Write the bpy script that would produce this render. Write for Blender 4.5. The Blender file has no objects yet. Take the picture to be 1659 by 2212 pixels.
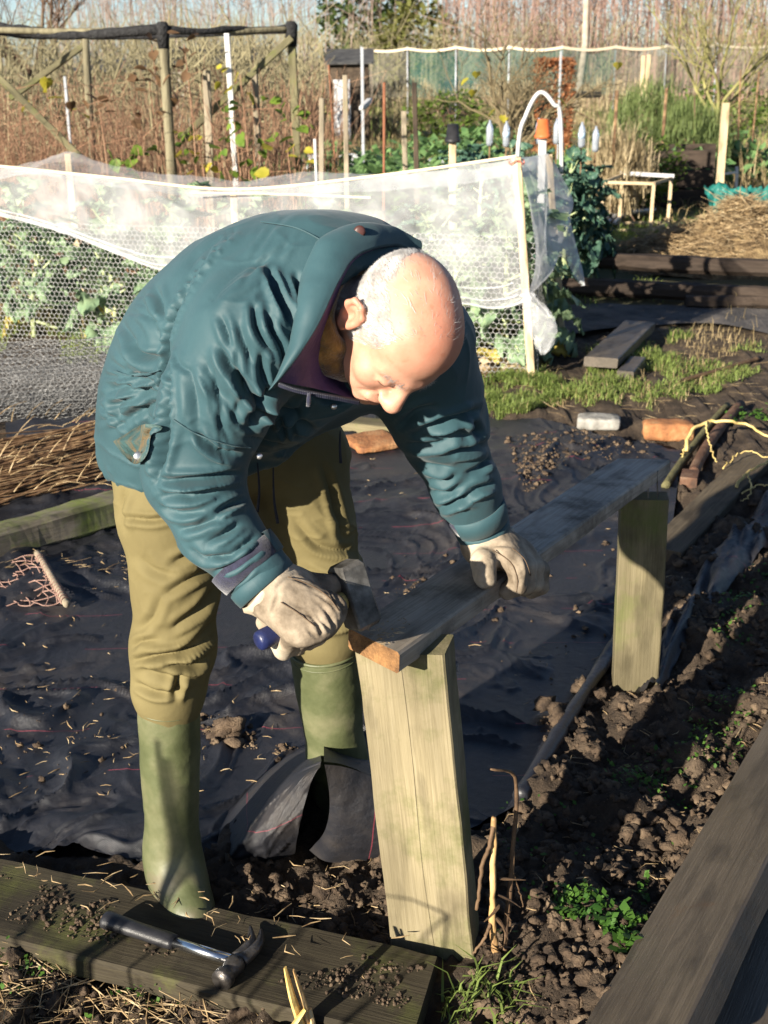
import bpy, math, random
import numpy as np
from mathutils import Vector, Matrix

R = math.radians
random.seed(7)
rng = np.random.default_rng(7)
sc = bpy.context.scene
col = sc.collection

# ------------------------------------------------------------------ camera
FPX, CX, CY = 2700.0, 829.5, 1106.0          # focal length and centre in layout units
CAM_Z, PITCH, ROLL = 1.5, R(20.06), R(0.8)
fwd = np.array([0, math.cos(PITCH), -math.sin(PITCH)])
up0 = np.array([0, math.sin(PITCH), math.cos(PITCH)])
rt0 = np.array([1.0, 0, 0])
rt = rt0 * math.cos(ROLL) - up0 * math.sin(ROLL)
upv = up0 * math.cos(ROLL) + rt0 * math.sin(ROLL)
CAM = np.array([0, 0, CAM_Z])
cd = bpy.data.cameras.new('camera')
cam = bpy.data.objects.new('camera', cd)
col.objects.link(cam)
m = Matrix.Identity(4)
for i in range(3):
    m[i][0], m[i][1], m[i][2], m[i][3] = rt[i], upv[i], -fwd[i], CAM[i]
cam.matrix_world = m
cd.sensor_fit = 'VERTICAL'
cd.sensor_height = 36.0
cd.sensor_width = 27.0
cd.lens = 36.0 * FPX / 2212.0
cd.clip_start, cd.clip_end = 0.05, 900
cd.dof.use_dof = True
cd.dof.focus_distance = 2.05
cd.dof.aperture_fstop = 10.0
sc.camera = cam

# ------------------------------------------------------------------ light
SUN_AZ, SUN_EL = R(39.6), R(18.5)            # shadows run away from the viewer and to the right
w = bpy.data.worlds.new('World')
sc.world = w
w.use_nodes = True
nt = w.node_tree
nt.nodes.clear()
sky = nt.nodes.new('ShaderNodeTexSky')
sky.sky_type = 'NISHITA'
sky.sun_disc = False
sky.sun_elevation = SUN_EL
sky.air_density, sky.dust_density, sky.ozone_density = 0.65, 0.35, 1.6
to_sun = Vector((-math.sin(SUN_AZ) * math.cos(SUN_EL), -math.cos(SUN_AZ) * math.cos(SUN_EL), math.sin(SUN_EL)))
sky.sun_rotation = math.atan2(to_sun.x, to_sun.y)
bg = nt.nodes.new('ShaderNodeBackground')
bg.inputs['Strength'].default_value = 0.05
wo = nt.nodes.new('ShaderNodeOutputWorld')
nt.links.new(sky.outputs[0], bg.inputs[0])
nt.links.new(bg.outputs[0], wo.inputs[0])
sd = bpy.data.lights.new('sun', 'SUN')
sd.energy, sd.angle, sd.color = 5.0, R(0.55), (1.0, 0.91, 0.76)
so = bpy.data.objects.new('sun', sd)
col.objects.link(so)
so.location = (-5, -5, 8)
so.rotation_euler = (-to_sun).to_track_quat('-Z', 'Y').to_euler()
vs = sc.view_settings
vs.view_transform, vs.look, vs.exposure, vs.gamma = 'Standard', 'None', 1.5, 1.0
vs.use_curve_mapping = False

# ------------------------------------------------------------------ helpers
def ray(px, py):
    return fwd * FPX + rt * (px - CX) - upv * (py - CY)
def at(px, py, Y):                            # the point at forward distance Y
    d = ray(px, py)
    return CAM + d * (Y / d[1])
def gd(px, py, z=0.0):                        # the point at height z
    d = ray(px, py)
    return CAM + d * ((z - CAM_Z) / d[2])
def proj(P):
    q = np.asarray(P) - CAM
    dz = q @ fwd
    return np.stack([CX + FPX * (q @ rt) / dz, CY - FPX * (q @ upv) / dz], -1)
def V(*a):
    return np.array(a, float)
def unit(v):
    v = np.asarray(v, float)
    return v / (np.linalg.norm(v) + 1e-12)

_T = rng.random((64, 64, 64)).astype(np.float32)
def vnoise(p):
    p = np.asarray(p, np.float32)
    i = np.floor(p).astype(int)
    f = p - i
    f = f * f * (3 - 2 * f)
    i0 = i & 63
    i1 = (i + 1) & 63
    fx, fy, fz = f[..., 0], f[..., 1], f[..., 2]
    def g(a, b, c):
        return _T[a[..., 0], b[..., 1], c[..., 2]]
    x00 = g(i0, i0, i0) * (1 - fx) + g(i1, i0, i0) * fx
    x10 = g(i0, i1, i0) * (1 - fx) + g(i1, i1, i0) * fx
    x01 = g(i0, i0, i1) * (1 - fx) + g(i1, i0, i1) * fx
    x11 = g(i0, i1, i1) * (1 - fx) + g(i1, i1, i1) * fx
    return ((x00 * (1 - fy) + x10 * fy) * (1 - fz) + (x01 * (1 - fy) + x11 * fy) * fz) * 2 - 1
def fbm(p, octv=4, gain=0.5):
    p = np.asarray(p, float)
    a, s, o = 1.0, 1.0, 0
    for k in range(octv):
        o = o + a * vnoise(p * s + 17.3 * k)
        a *= gain
        s *= 2.03
    return o
def smooth(pts, n):
    """Catmull-Rom through points, n samples."""
    P = np.asarray(pts, float)
    m_ = len(P)
    t = np.linspace(0, m_ - 1 - 1e-9, n)
    i = t.astype(int)
    f = (t - i)[:, None]
    g = lambda k: P[np.clip(k, 0, m_ - 1)]
    a, b, c, d = g(i - 1), g(i), g(i + 1), g(i + 2)
    return 0.5 * (2 * b + (c - a) * f + (2 * a - 5 * b + 4 * c - d) * f ** 2 + (3 * b - 3 * c + d - a) * f ** 3)

def world_loc(o):
    p = Vector((0, 0, 0))
    while o is not None:
        p = p + o.location
        o = o.parent
    return np.array(p)

class MB:
    """collects geometry in world coordinates; build() links it as one mesh object"""
    def __init__(s):
        s.v, s.f, s.n = [], [], 0
    def add(s, v, f):
        v = np.asarray(v, float).reshape(-1, 3)
        s.v.append(v)
        s.f.extend([tuple(int(i) + s.n for i in q) for q in f])
        s.n += len(v)
        return s
    def box(s, c, size, M3=None):
        h = np.asarray(size, float) / 2
        q = np.array([[x, y, z] for x in (-1, 1) for y in (-1, 1) for z in (-1, 1)], float) * h
        if M3 is not None:
            q = q @ np.asarray(M3).T
        return s.add(q + np.asarray(c, float), [(0, 1, 3, 2), (4, 6, 7, 5), (0, 4, 5, 1), (2, 3, 7, 6), (0, 2, 6, 4), (1, 5, 7, 3)])
    def tube(s, pts, rad, n=8, cap=True, flat=None):
        P = np.asarray(pts, float)
        k = len(P)
        rad = np.broadcast_to(np.asarray(rad, float), (k,))
        T = np.gradient(P, axis=0)
        T /= np.linalg.norm(T, axis=1)[:, None] + 1e-12
        a = V(0, 0, 1) if abs(T[0][2]) < 0.9 else V(1, 0, 0)
        vs_ = []
        for i in range(k):
            b = unit(np.cross(T[i], a))
            a = unit(np.cross(b, T[i]))
            ang = np.arange(n) * 2 * math.pi / n
            ra = rad[i] * (flat or 1.0)
            vs_.append(P[i] + np.outer(np.cos(ang) * rad[i], b) + np.outer(np.sin(ang) * ra, a))
        f = [(i * n + j, i * n + (j + 1) % n, (i + 1) * n + (j + 1) % n, (i + 1) * n + j) for i in range(k - 1) for j in range(n)]
        if cap:
            f += [tuple(range(n - 1, -1, -1)), tuple((k - 1) * n + j for j in range(n))]
        return s.add(np.concatenate(vs_), f)
    def grid(s, G, closed=False):
        G = np.asarray(G, float)
        a, b = G.shape[:2]
        f = [(i * b + j, i * b + (j + 1) % b, (i + 1) * b + (j + 1) % b, (i + 1) * b + j) for i in range(a - 1) for j in range(b if closed else b - 1)]
        return s.add(G.reshape(-1, 3), f)
    def build(s, name, mat, parent=None, smooth_=False, base=True):
        v = np.concatenate(s.v) if s.v else np.zeros((0, 3))
        return link_mesh(name, v, s.f, mat, parent, smooth_)

def make_mesh(name, v, f, smooth_=False):
    me = bpy.data.meshes.new(name)
    v = np.asarray(v, np.float32)
    if isinstance(f, np.ndarray):
        k = f.shape[1]
        me.vertices.add(len(v))
        me.vertices.foreach_set('co', v.ravel())
        me.loops.add(f.size)
        me.loops.foreach_set('vertex_index', f.astype(np.int32).ravel())
        me.polygons.add(len(f))
        me.polygons.foreach_set('loop_start', np.arange(0, f.size, k, dtype=np.int32))
        me.update(calc_edges=True)
        me.validate()
    else:
        me.from_pydata(v.tolist(), [], f)
        me.update()
    if smooth_:
        me.polygons.foreach_set('use_smooth', np.ones(len(me.polygons), bool))
    return me

def link_mesh(name, v, f, mat, parent=None, smooth_=False):
    v = np.asarray(v, float)
    if parent is not None:
        o0 = world_loc(parent)
    else:
        mn, mx = v.min(0), v.max(0)
        o0 = np.array([(mn[0] + mx[0]) / 2, (mn[1] + mx[1]) / 2, mn[2]])
    me = make_mesh(name, v - o0, f, smooth_)
    if mat is not None:
        me.materials.append(mat)
    o = bpy.data.objects.new(name, me)
    col.objects.link(o)
    if parent is not None:
        o.parent = parent
    else:
        o.location = o0
    return o

def thing(name, loc, label, cat, group=None):
    o = bpy.data.objects.new(name, None)
    o.empty_display_size = 0.1
    col.objects.link(o)
    o.location = tuple(float(c) for c in loc)
    return tag(o, label, cat, group)
def tag(o, label, cat=None, group=None, kind=None):
    if label: o['label'] = label
    if cat: o['category'] = cat
    if group: o['group'] = group
    if kind: o['kind'] = kind
    return o
def struct(o, label=None):
    o['kind'] = 'structure'
    if label: o['label'] = label
    return o
def stuff(o, label=None, cat=None):
    o['kind'] = 'stuff'
    if label: o['label'] = label
    if cat: o['category'] = cat
    return o

# oriented board: its own local frame (x along, y across, z up) so that the grain follows it
def board(name, p0, p1, width, thick, mat, upd=(0, 0, 1), parent=None, seg=24, wob=0.0025, bev=0.004, cut=(0, 0), seed=0):
    p0, p1 = np.asarray(p0, float), np.asarray(p1, float)
    L = np.linalg.norm(p1 - p0)
    x = unit(p1 - p0)
    y = unit(np.cross(np.asarray(upd, float), x))
    z = np.cross(x, y)
    hw, ht = width / 2, thick / 2
    b = min(bev, ht * 0.6)
    prof = np.array([(-hw + b, -ht), (hw - b, -ht), (hw, -ht + b), (hw, ht - b), (hw - b, ht), (0, ht), (-hw + b, ht), (-hw, ht - b), (-hw, -ht + b)])
    n = len(prof)
    G = []
    for i in range(seg + 1):
        t = i / seg
        sk = cut[0] * (1 - t) + cut[1] * t
        q = np.zeros((n, 3))
        q[:, 1:] = prof
        q[:, 0] = (t - 0.5) * L + prof[:, 0] * sk
        nz = fbm(np.stack([q[:, 0] * 9 + seed * 7, q[:, 1] * 25, q[:, 2] * 25], -1), 3)
        sgn = np.sign(prof)
        q[:, 1] += sgn[:, 0] * nz * wob
        q[:, 2] += sgn[:, 1] * nz * wob * 0.6
        G.append(q)
    mb = MB().grid(G, closed=True)
    mb.f.append(tuple(range(n)))
    mb.f.append(tuple(seg * n + j for j in range(n - 1, -1, -1)))
    me = make_mesh(name, np.concatenate(mb.v), mb.f)
    me.materials.append(mat)
    o = bpy.data.objects.new(name, me)
    col.objects.link(o)
    c = (p0 + p1) / 2
    M4 = Matrix(((x[0], y[0], z[0], c[0]), (x[1], y[1], z[1], c[1]), (x[2], y[2], z[2], c[2]), (0, 0, 0, 1)))
    if parent is not None:
        o.parent = parent
        M4.translation = Vector(c - world_loc(parent))
    o.matrix_local = M4
    return o

def copy_tree(o, parent=None):
    c = o.copy()
    col.objects.link(c)
    c.parent = parent
    for ch in o.children:
        copy_tree(ch, c)
    return c

# ------------------------------------------------------------------ materials
def mat_base(name):
    mt = bpy.data.materials.new(name)
    mt.use_nodes = True
    t = mt.node_tree
    p = t.nodes['Principled BSDF']
    return mt, t, p
def M(name, cols, scale=8, rough=0.75, bump=0.25, bscale=80, stretch=(1, 1, 1), spec=0.3, dist=0.02, detail=6, rvar=0.0, lo=0.32, hi=0.68, metal=0, trans=0, coat=0, sheen=0, attr=None, sss=0):
    mt, t, p = mat_base(name)
    N, Lk = t.nodes.new, t.links.new
    tc = N('ShaderNodeTexCoord')
    mp = N('ShaderNodeMapping')
    mp.inputs['Scale'].default_value = stretch
    Lk(tc.outputs['Object'], mp.inputs[0])
    n1 = N('ShaderNodeTexNoise')
    n1.inputs['Scale'].default_value = scale
    n1.inputs['Detail'].default_value = detail
    n1.inputs['Roughness'].default_value = 0.6
    Lk(mp.outputs[0], n1.inputs['Vector'])
    cr = N('ShaderNodeValToRGB')
    el = cr.color_ramp.elements
    k = len(cols)
    el[0].position, el[0].color = lo, (*cols[0], 1)
    el[1].position, el[1].color = hi, (*cols[-1], 1)
    for i in range(1, k - 1):
        e = el.new(lo + (hi - lo) * i / (k - 1))
        e.color = (*cols[i], 1)
    Lk(n1.outputs['Fac'], cr.inputs[0])
    src = cr.outputs[0]
    if attr:
        va = N('ShaderNodeVertexColor')
        va.layer_name = attr
        mx = N('ShaderNodeMix')
        mx.data_type = 'RGBA'
        mx.blend_type = 'MULTIPLY'
        mx.inputs['Factor'].default_value = 1
        Lk(src, mx.inputs['A'])
        Lk(va.outputs['Color'], mx.inputs['B'])
        src = mx.outputs['Result']
    Lk(src, p.inputs['Base Color'])
    if bump:
        n2 = N('ShaderNodeTexNoise')
        n2.inputs['Scale'].default_value = bscale
        n2.inputs['Detail'].default_value = 5
        Lk(mp.outputs[0], n2.inputs['Vector'])
        b = N('ShaderNodeBump')
        b.inputs['Strength'].default_value = bump
        b.inputs['Distance'].default_value = dist
        Lk(n2.outputs['Fac'], b.inputs['Height'])
        Lk(b.outputs[0], p.inputs['Normal'])
    if rvar:
        mr = N('ShaderNodeMapRange')
        mr.inputs['To Min'].default_value = rough - rvar
        mr.inputs['To Max'].default_value = rough + rvar
        Lk(n1.outputs['Fac'], mr.inputs[0])
        Lk(mr.outputs[0], p.inputs['Roughness'])
    else:
        p.inputs['Roughness'].default_value = rough
    p.inputs['Specular IOR Level'].default_value = spec
    p.inputs['Metallic'].default_value = metal
    p.inputs['Transmission Weight'].default_value = trans
    p.inputs['Coat Weight'].default_value = coat
    p.inputs['Sheen Weight'].default_value = sheen
    if sss:
        p.inputs['Subsurface Weight'].default_value = sss
        p.inputs['Subsurface Radius'].default_value = (0.012, 0.005, 0.003)
        p.inputs['Subsurface Scale'].default_value = 0.5
    return mt

def M_wood(name, dark, mid, light, moss=None, mossamt=0.0, rough=0.8, spec=0.25, gs=1.0, wet=None):
    """weathered timber, grain along local x; moss or soil in patches"""
    mt, t, p = mat_base(name)
    N, Lk = t.nodes.new, t.links.new
    tc = N('ShaderNodeTexCoord')
    oi = N('ShaderNodeObjectInfo')
    ad = N('ShaderNodeVectorMath')
    ad.operation = 'ADD'
    Lk(tc.outputs['Object'], ad.inputs[0])
    Lk(oi.outputs['Random'], ad.inputs[1])
    mp = N('ShaderNodeMapping')
    mp.inputs['Scale'].default_value = (3.0 * gs, 150 * gs, 150 * gs)
    Lk(ad.outputs[0], mp.inputs[0])
    g = N('ShaderNodeTexNoise')
    g.inputs['Scale'].default_value = 1.6
    g.inputs['Detail'].default_value = 8
    g.inputs['Roughness'].default_value = 0.65
    g.inputs['Distortion'].default_value = 0.6
    Lk(mp.outputs[0], g.inputs['Vector'])
    cr = N('ShaderNodeValToRGB')
    el = cr.color_ramp.elements
    el[0].position, el[0].color = 0.25, (*dark, 1)
    el[1].position, el[1].color = 0.78, (*light, 1)
    e = el.new(0.48)
    e.color = (*mid, 1)
    Lk(g.outputs['Fac'], cr.inputs[0])
    out = cr.outputs[0]
    b2 = N('ShaderNodeTexNoise')
    b2.inputs['Scale'].default_value = 5
    b2.inputs['Detail'].default_value = 7
    b2.inputs['Roughness'].default_value = 0.7
    Lk(ad.outputs[0], b2.inputs['Vector'])
    if moss:
        mr = N('ShaderNodeMapRange')
        mr.inputs['From Min'].default_value = 0.62 - mossamt * 0.4
        mr.inputs['From Max'].default_value = 0.80 - mossamt * 0.4
        Lk(b2.outputs['Fac'], mr.inputs[0])
        mx = N('ShaderNodeMix')
        mx.data_type = 'RGBA'
        Lk(mr.outputs[0], mx.inputs['Factor'])
        Lk(out, mx.inputs['A'])
        mx.inputs['B'].default_value = (*moss, 1)
        out = mx.outputs['Result']
    # broad uneven weathering
    b4 = N('ShaderNodeTexNoise')
    b4.inputs['Scale'].default_value = 3.2
    b4.inputs['Detail'].default_value = 6
    mp4 = N('ShaderNodeMapping')
    mp4.inputs['Scale'].default_value = (0.8, 3.0, 3.0)
    mp4.inputs['Location'].default_value = (3.1, 1.7, 0.4)
    Lk(ad.outputs[0], mp4.inputs[0])
    Lk(mp4.outputs[0], b4.inputs['Vector'])
    mr4 = N('ShaderNodeMapRange')
    mr4.inputs['From Min'].default_value = 0.3
    mr4.inputs['From Max'].default_value = 0.7
    mr4.inputs['To Min'].default_value = 0.62
    mr4.inputs['To Max'].default_value = 1.12
    Lk(b4.outputs['Fac'], mr4.inputs[0])
    mm4 = N('ShaderNodeVectorMath')
    mm4.operation = 'SCALE'
    Lk(out, mm4.inputs[0])
    Lk(mr4.outputs[0], mm4.inputs['Scale'])
    out = mm4.outputs[0]
    # dark stains and knots
    b3 = N('ShaderNodeTexNoise')
    b3.inputs['Scale'].default_value = 13
    b3.inputs['Detail'].default_value = 8
    mp3 = N('ShaderNodeMapping')
    mp3.inputs['Scale'].default_value = (0.55, 1.6, 1.6)
    Lk(ad.outputs[0], mp3.inputs[0])
    Lk(mp3.outputs[0], b3.inputs['Vector'])
    mr3 = N('ShaderNodeMapRange')
    mr3.inputs['From Min'].default_value = 0.52
    mr3.inputs['From Max'].default_value = 0.70
    mr3.inputs['To Max'].default_value = 0.7
    Lk(b3.outputs['Fac'], mr3.inputs[0])
    mx3 = N('ShaderNodeMix')
    mx3.data_type = 'RGBA'
    Lk(mr3.outputs[0], mx3.inputs['Factor'])
    Lk(out, mx3.inputs['A'])
    mx3.inputs['B'].default_value = (*[c * 0.45 for c in dark], 1)
    Lk(mx3.outputs['Result'], p.inputs['Base Color'])
    bp = N('ShaderNodeBump')
    bp.inputs['Strength'].default_value = 0.45
    bp.inputs['Distance'].default_value = 0.004
    Lk(g.outputs['Fac'], bp.inputs['Height'])
    Lk(bp.outputs[0], p.inputs['Normal'])
    if wet:
        mr2 = N('ShaderNodeMapRange')
        mr2.inputs['From Min'].default_value = 0.35
        mr2.inputs['From Max'].default_value = 0.65
        mr2.inputs['To Min'].default_value = wet
        mr2.inputs['To Max'].default_value = rough
        Lk(b2.outputs['Fac'], mr2.inputs[0])
        Lk(mr2.outputs[0], p.inputs['Roughness'])
    else:
        p.inputs['Roughness'].default_value = rough
    p.inputs['Specular IOR Level'].default_value = spec
    return mt

def M_leaf(name, c1, c2, rough=0.55, tr=0.35, scale=9):
    mt, t, p = mat_base(name)
    N, Lk = t.nodes.new, t.links.new
    tc = N('ShaderNodeTexCoord')
    oi = N('ShaderNodeObjectInfo')
    ad = N('ShaderNodeVectorMath')
    Lk(tc.outputs['Object'], ad.inputs[0])
    Lk(oi.outputs['Random'], ad.inputs[1])
    n = N('ShaderNodeTexNoise')
    n.inputs['Scale'].default_value = scale
    n.inputs['Detail'].default_value = 5
    Lk(ad.outputs[0], n.inputs['Vector'])
    cr = N('ShaderNodeValToRGB')
    el = cr.color_ramp.elements
    el[0].position, el[0].color = 0.3, (*c1, 1)
    el[1].position, el[1].color = 0.7, (*c2, 1)
    Lk(n.outputs['Fac'], cr.inputs[0])
    Lk(cr.outputs[0], p.inputs['Base Color'])
    p.inputs['Roughness'].default_value = rough
    p.inputs['Specular IOR Level'].default_value = 0.3
    tl = N('ShaderNodeBsdfTranslucent')
    Lk(cr.outputs[0], tl.inputs[0])
    mx = N('ShaderNodeMixShader')
    mx.inputs[0].default_value = tr
    Lk(p.outputs[0], mx.inputs[1])
    Lk(tl.outputs[0], mx.inputs[2])
    Lk(mx.outputs[0], t.nodes['Material Output'].inputs['Surface'])
    return mt

def M_net(name, c, opac, rough=0.6, var=0.15, scale=6.0):
    """thin net: part of the light passes between the threads"""
    mt, t, p = mat_base(name)
    N, Lk = t.nodes.new, t.links.new
    tr = N('ShaderNodeBsdfTransparent')
    df = N('ShaderNodeBsdfDiffuse')
    df.inputs[0].default_value = (*c, 1)
    tl = N('ShaderNodeBsdfTranslucent')
    tl.inputs[0].default_value = (*c, 1)
    m1 = N('ShaderNodeMixShader')
    m1.inputs[0].default_value = 0.35
    Lk(df.outputs[0], m1.inputs[1])
    Lk(tl.outputs[0], m1.inputs[2])
    tc = N('ShaderNodeTexCoord')
    n = N('ShaderNodeTexNoise')
    n.inputs['Scale'].default_value = scale
    n.inputs['Detail'].default_value = 6
    Lk(tc.outputs['Object'], n.inputs['Vector'])
    mr = N('ShaderNodeMapRange')
    mr.inputs['From Min'].default_value = 0.3
    mr.inputs['From Max'].default_value = 0.7
    mr.inputs['To Min'].default_value = opac - var
    mr.inputs['To Max'].default_value = opac + var
    Lk(n.outputs['Fac'], mr.inputs[0])
    m2 = N('ShaderNodeMixShader')
    Lk(mr.outputs[0], m2.inputs[0])
    Lk(tr.outputs[0], m2.inputs[1])
    Lk(m1.outputs[0], m2.inputs[2])
    Lk(m2.outputs[0], t.nodes['Material Output'].inputs['Surface'])
    return mt

mt_soil = M('soil', [(0.02, 0.014, 0.010), (0.06, 0.042, 0.028), (0.13, 0.092, 0.062)], scale=14, rough=0.85, bump=0.9, bscale=130, dist=0.012, rvar=0.1)
mt_clod = M('soil_clod', [(0.024, 0.016, 0.011), (0.075, 0.051, 0.033), (0.15, 0.108, 0.07)], scale=20, rough=0.9, bump=0.8, bscale=200, dist=0.006)
mt_straw = M('dry_straw', [(0.10, 0.06, 0.03), (0.30, 0.21, 0.11), (0.5, 0.4, 0.25)], scale=30, rough=0.6, bump=0)
mt_cane = M('dry_cane', [(0.06, 0.032, 0.018), (0.17, 0.10, 0.052), (0.31, 0.205, 0.11)], scale=25, rough=0.5, bump=0, spec=0.4)
mt_twig = M('bare_twig', [(0.06, 0.035, 0.022), (0.14, 0.085, 0.055)], scale=10, rough=0.8, bump=0)
mt_metal = M('worn_steel', [(0.10, 0.095, 0.09), (0.30, 0.29, 0.28)], scale=40, rough=0.42, bump=0.1, metal=0.85, rvar=0.15)
mt_galv = M('galvanised_wire', [(0.17, 0.17, 0.17), (0.34, 0.34, 0.34)], scale=60, rough=0.5, bump=0, metal=0.3)

# ================================================================== GROUND
MAT_NEAR = [(-420, 1850), (0, 1850), (160, 1848), (300, 1870), (430, 1868), (540, 1740), (640, 1655), (720, 1625), (800, 1665), (900, 1790), (1010, 1792), (1120, 1738)]
MAT_RIGHT = [(1120, 1738), (1240, 1545), (1330, 1400), (1440, 1190), (1470, 985)]
MAT_FAR = [(-700, 1130), (0, 1050), (300, 985), (600, 925), (800, 903), (960, 900), (1100, 903), (1200, 912), (1300, 945), (1470, 985)]
near_c = smooth([gd(*p) for p in MAT_NEAR], 240)
far_c = smooth([gd(*p) for p in MAT_FAR], 240)
right_c = smooth([gd(*p) for p in MAT_RIGHT], 60)
poly = np.concatenate([near_c, right_c[1:], far_c[::-1]])[:, :2]
def in_poly(x, y, pl):
    x, y = np.asarray(x), np.asarray(y)
    c = np.zeros(x.shape, bool)
    j = len(pl) - 1
    for i in range(len(pl)):
        xi, yi, xj, yj = pl[i][0], pl[i][1], pl[j][0], pl[j][1]
        c ^= ((yi > y) != (yj > y)) & (x < (xj - xi) * (y - yi) / (yj - yi + 1e-12) + xi)
        j = i
    return c
pl_s = poly[::6]

def axis(lo, hi, step, far_lo, far_hi, g=1.13):
    a = list(np.arange(lo, hi, step))
    s, x = step, a[-1]
    while x < far_hi:
        s *= g
        x += s
        a.append(x)
    s, x, b = step, a[0], []
    while x > far_lo:
        s *= g
        x -= s
        b.append(x)
    return np.array(b[::-1] + a)
gx = axis(-1.2, 1.9, 0.011, -400, 400)
gy = axis(1.35, 4.0, 0.011, -40, 500)
X, Y = np.meshgrid(gx, gy)
def ground_h(X, Y):
    X, Y = np.asarray(X, float), np.asarray(Y, float)
    p = np.stack([X, Y, np.zeros_like(X)], -1)
    near = np.clip((9 - np.hypot(X, Y)) / 5, 0, 1)
    h = 0.03 * fbm(p * 0.9, 3) * np.clip((30 - np.hypot(X, Y)) / 20, 0, 1)
    rough = 0.032 * fbm(p * 6, 3) + 0.026 * np.abs(fbm(p * 19 + 5, 3)) + 0.014 * np.abs(fbm(p * 55, 2))
    h = h * 0.6 + rough * near
    ins = in_poly(X, Y, pl_s)
    h = np.where(ins, h * 0.25 - 0.04, h)
    return h
Z = ground_h(X, Y)
b_ = len(gx)
ii, jj = np.meshgrid(np.arange(len(gy) - 1), np.arange(b_ - 1), indexing='ij')
q0 = (ii * b_ + jj).ravel()
gf = np.stack([q0, q0 + 1, q0 + 1 + b_, q0 + b_], -1)

def ground_material():
    mt, t, p = mat_base('ground_soil_and_turf')
    N, Lk = t.nodes.new, t.links.new
    tc = N('ShaderNodeTexCoord')
    def noise(scale, det=6, ro=0.6):
        n = N('ShaderNodeTexNoise')
        n.inputs['Scale'].default_value = scale
        n.inputs['Detail'].default_value = det
        n.inputs['Roughness'].default_value = ro
        Lk(tc.outputs['Object'], n.inputs['Vector'])
        return n
    def ramp(n, stops):
        cr = N('ShaderNodeValToRGB')
        el = cr.color_ramp.elements
        el[0].position, el[0].color = stops[0][0], (*stops[0][1], 1)
        el[1].position, el[1].color = stops[-1][0], (*stops[-1][1], 1)
        for s_ in stops[1:-1]:
            e = el.new(s_[0])
            e.color = (*s_[1], 1)
        Lk(n.outputs['Fac'], cr.inputs[0])
        return cr
    n1 = noise(11, 9, 0.7)
    soil = ramp(n1, [(0.3, (0.02, 0.014, 0.010)), (0.5, (0.06, 0.042, 0.028)), (0.72, (0.135, 0.098, 0.066))])
    n3 = noise(0.5, 8, 0.7)
    turf = ramp(n3, [(0.3, (0.13, 0.095, 0.055)), (0.45, (0.22, 0.17, 0.095)), (0.55, (0.11, 0.13, 0.05)), (0.75, (0.16, 0.18, 0.07))])
    sx = N('ShaderNodeSeparateXYZ')
    Lk(tc.outputs['Object'], sx.inputs[0])
    mr = N('ShaderNodeMapRange')
    mr.inputs['From Min'].default_value = -237.5
    mr.inputs['From Max'].default_value = -232.0
    Lk(sx.outputs['Y'], mr.inputs[0])
    mx = N('ShaderNodeMix')
    mx.data_type = 'RGBA'
    Lk(mr.outputs[0], mx.inputs['Factor'])
    Lk(soil.outputs[0], mx.inputs['A'])
    Lk(turf.outputs[0], mx.inputs['B'])
    Lk(mx.outputs['Result'], p.inputs['Base Color'])
    nb = noise(120, 6, 0.7)
    bp = N('ShaderNodeBump')
    bp.inputs['Strength'].default_value = 0.9
    bp.inputs['Distance'].default_value = 0.012
    Lk(nb.outputs['Fac'], bp.inputs['Height'])
    Lk(bp.outputs[0], p.inputs['Normal'])
    p.inputs['Roughness'].default_value = 0.85
    p.inputs['Specular IOR Level'].default_value = 0.3
    return mt, mr
mt_ground, _mr = ground_material()
ground = link_mesh('ground', np.stack([X, Y, Z], -1).reshape(-1, 3), gf, mt_ground, None, True)
_mr.inputs['From Min'].default_value = 7.0 - ground.location.y
_mr.inputs['From Max'].default_value = 10.0 - ground.location.y
struct(ground, 'dark bare allotment soil with rough turf further back')

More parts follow.
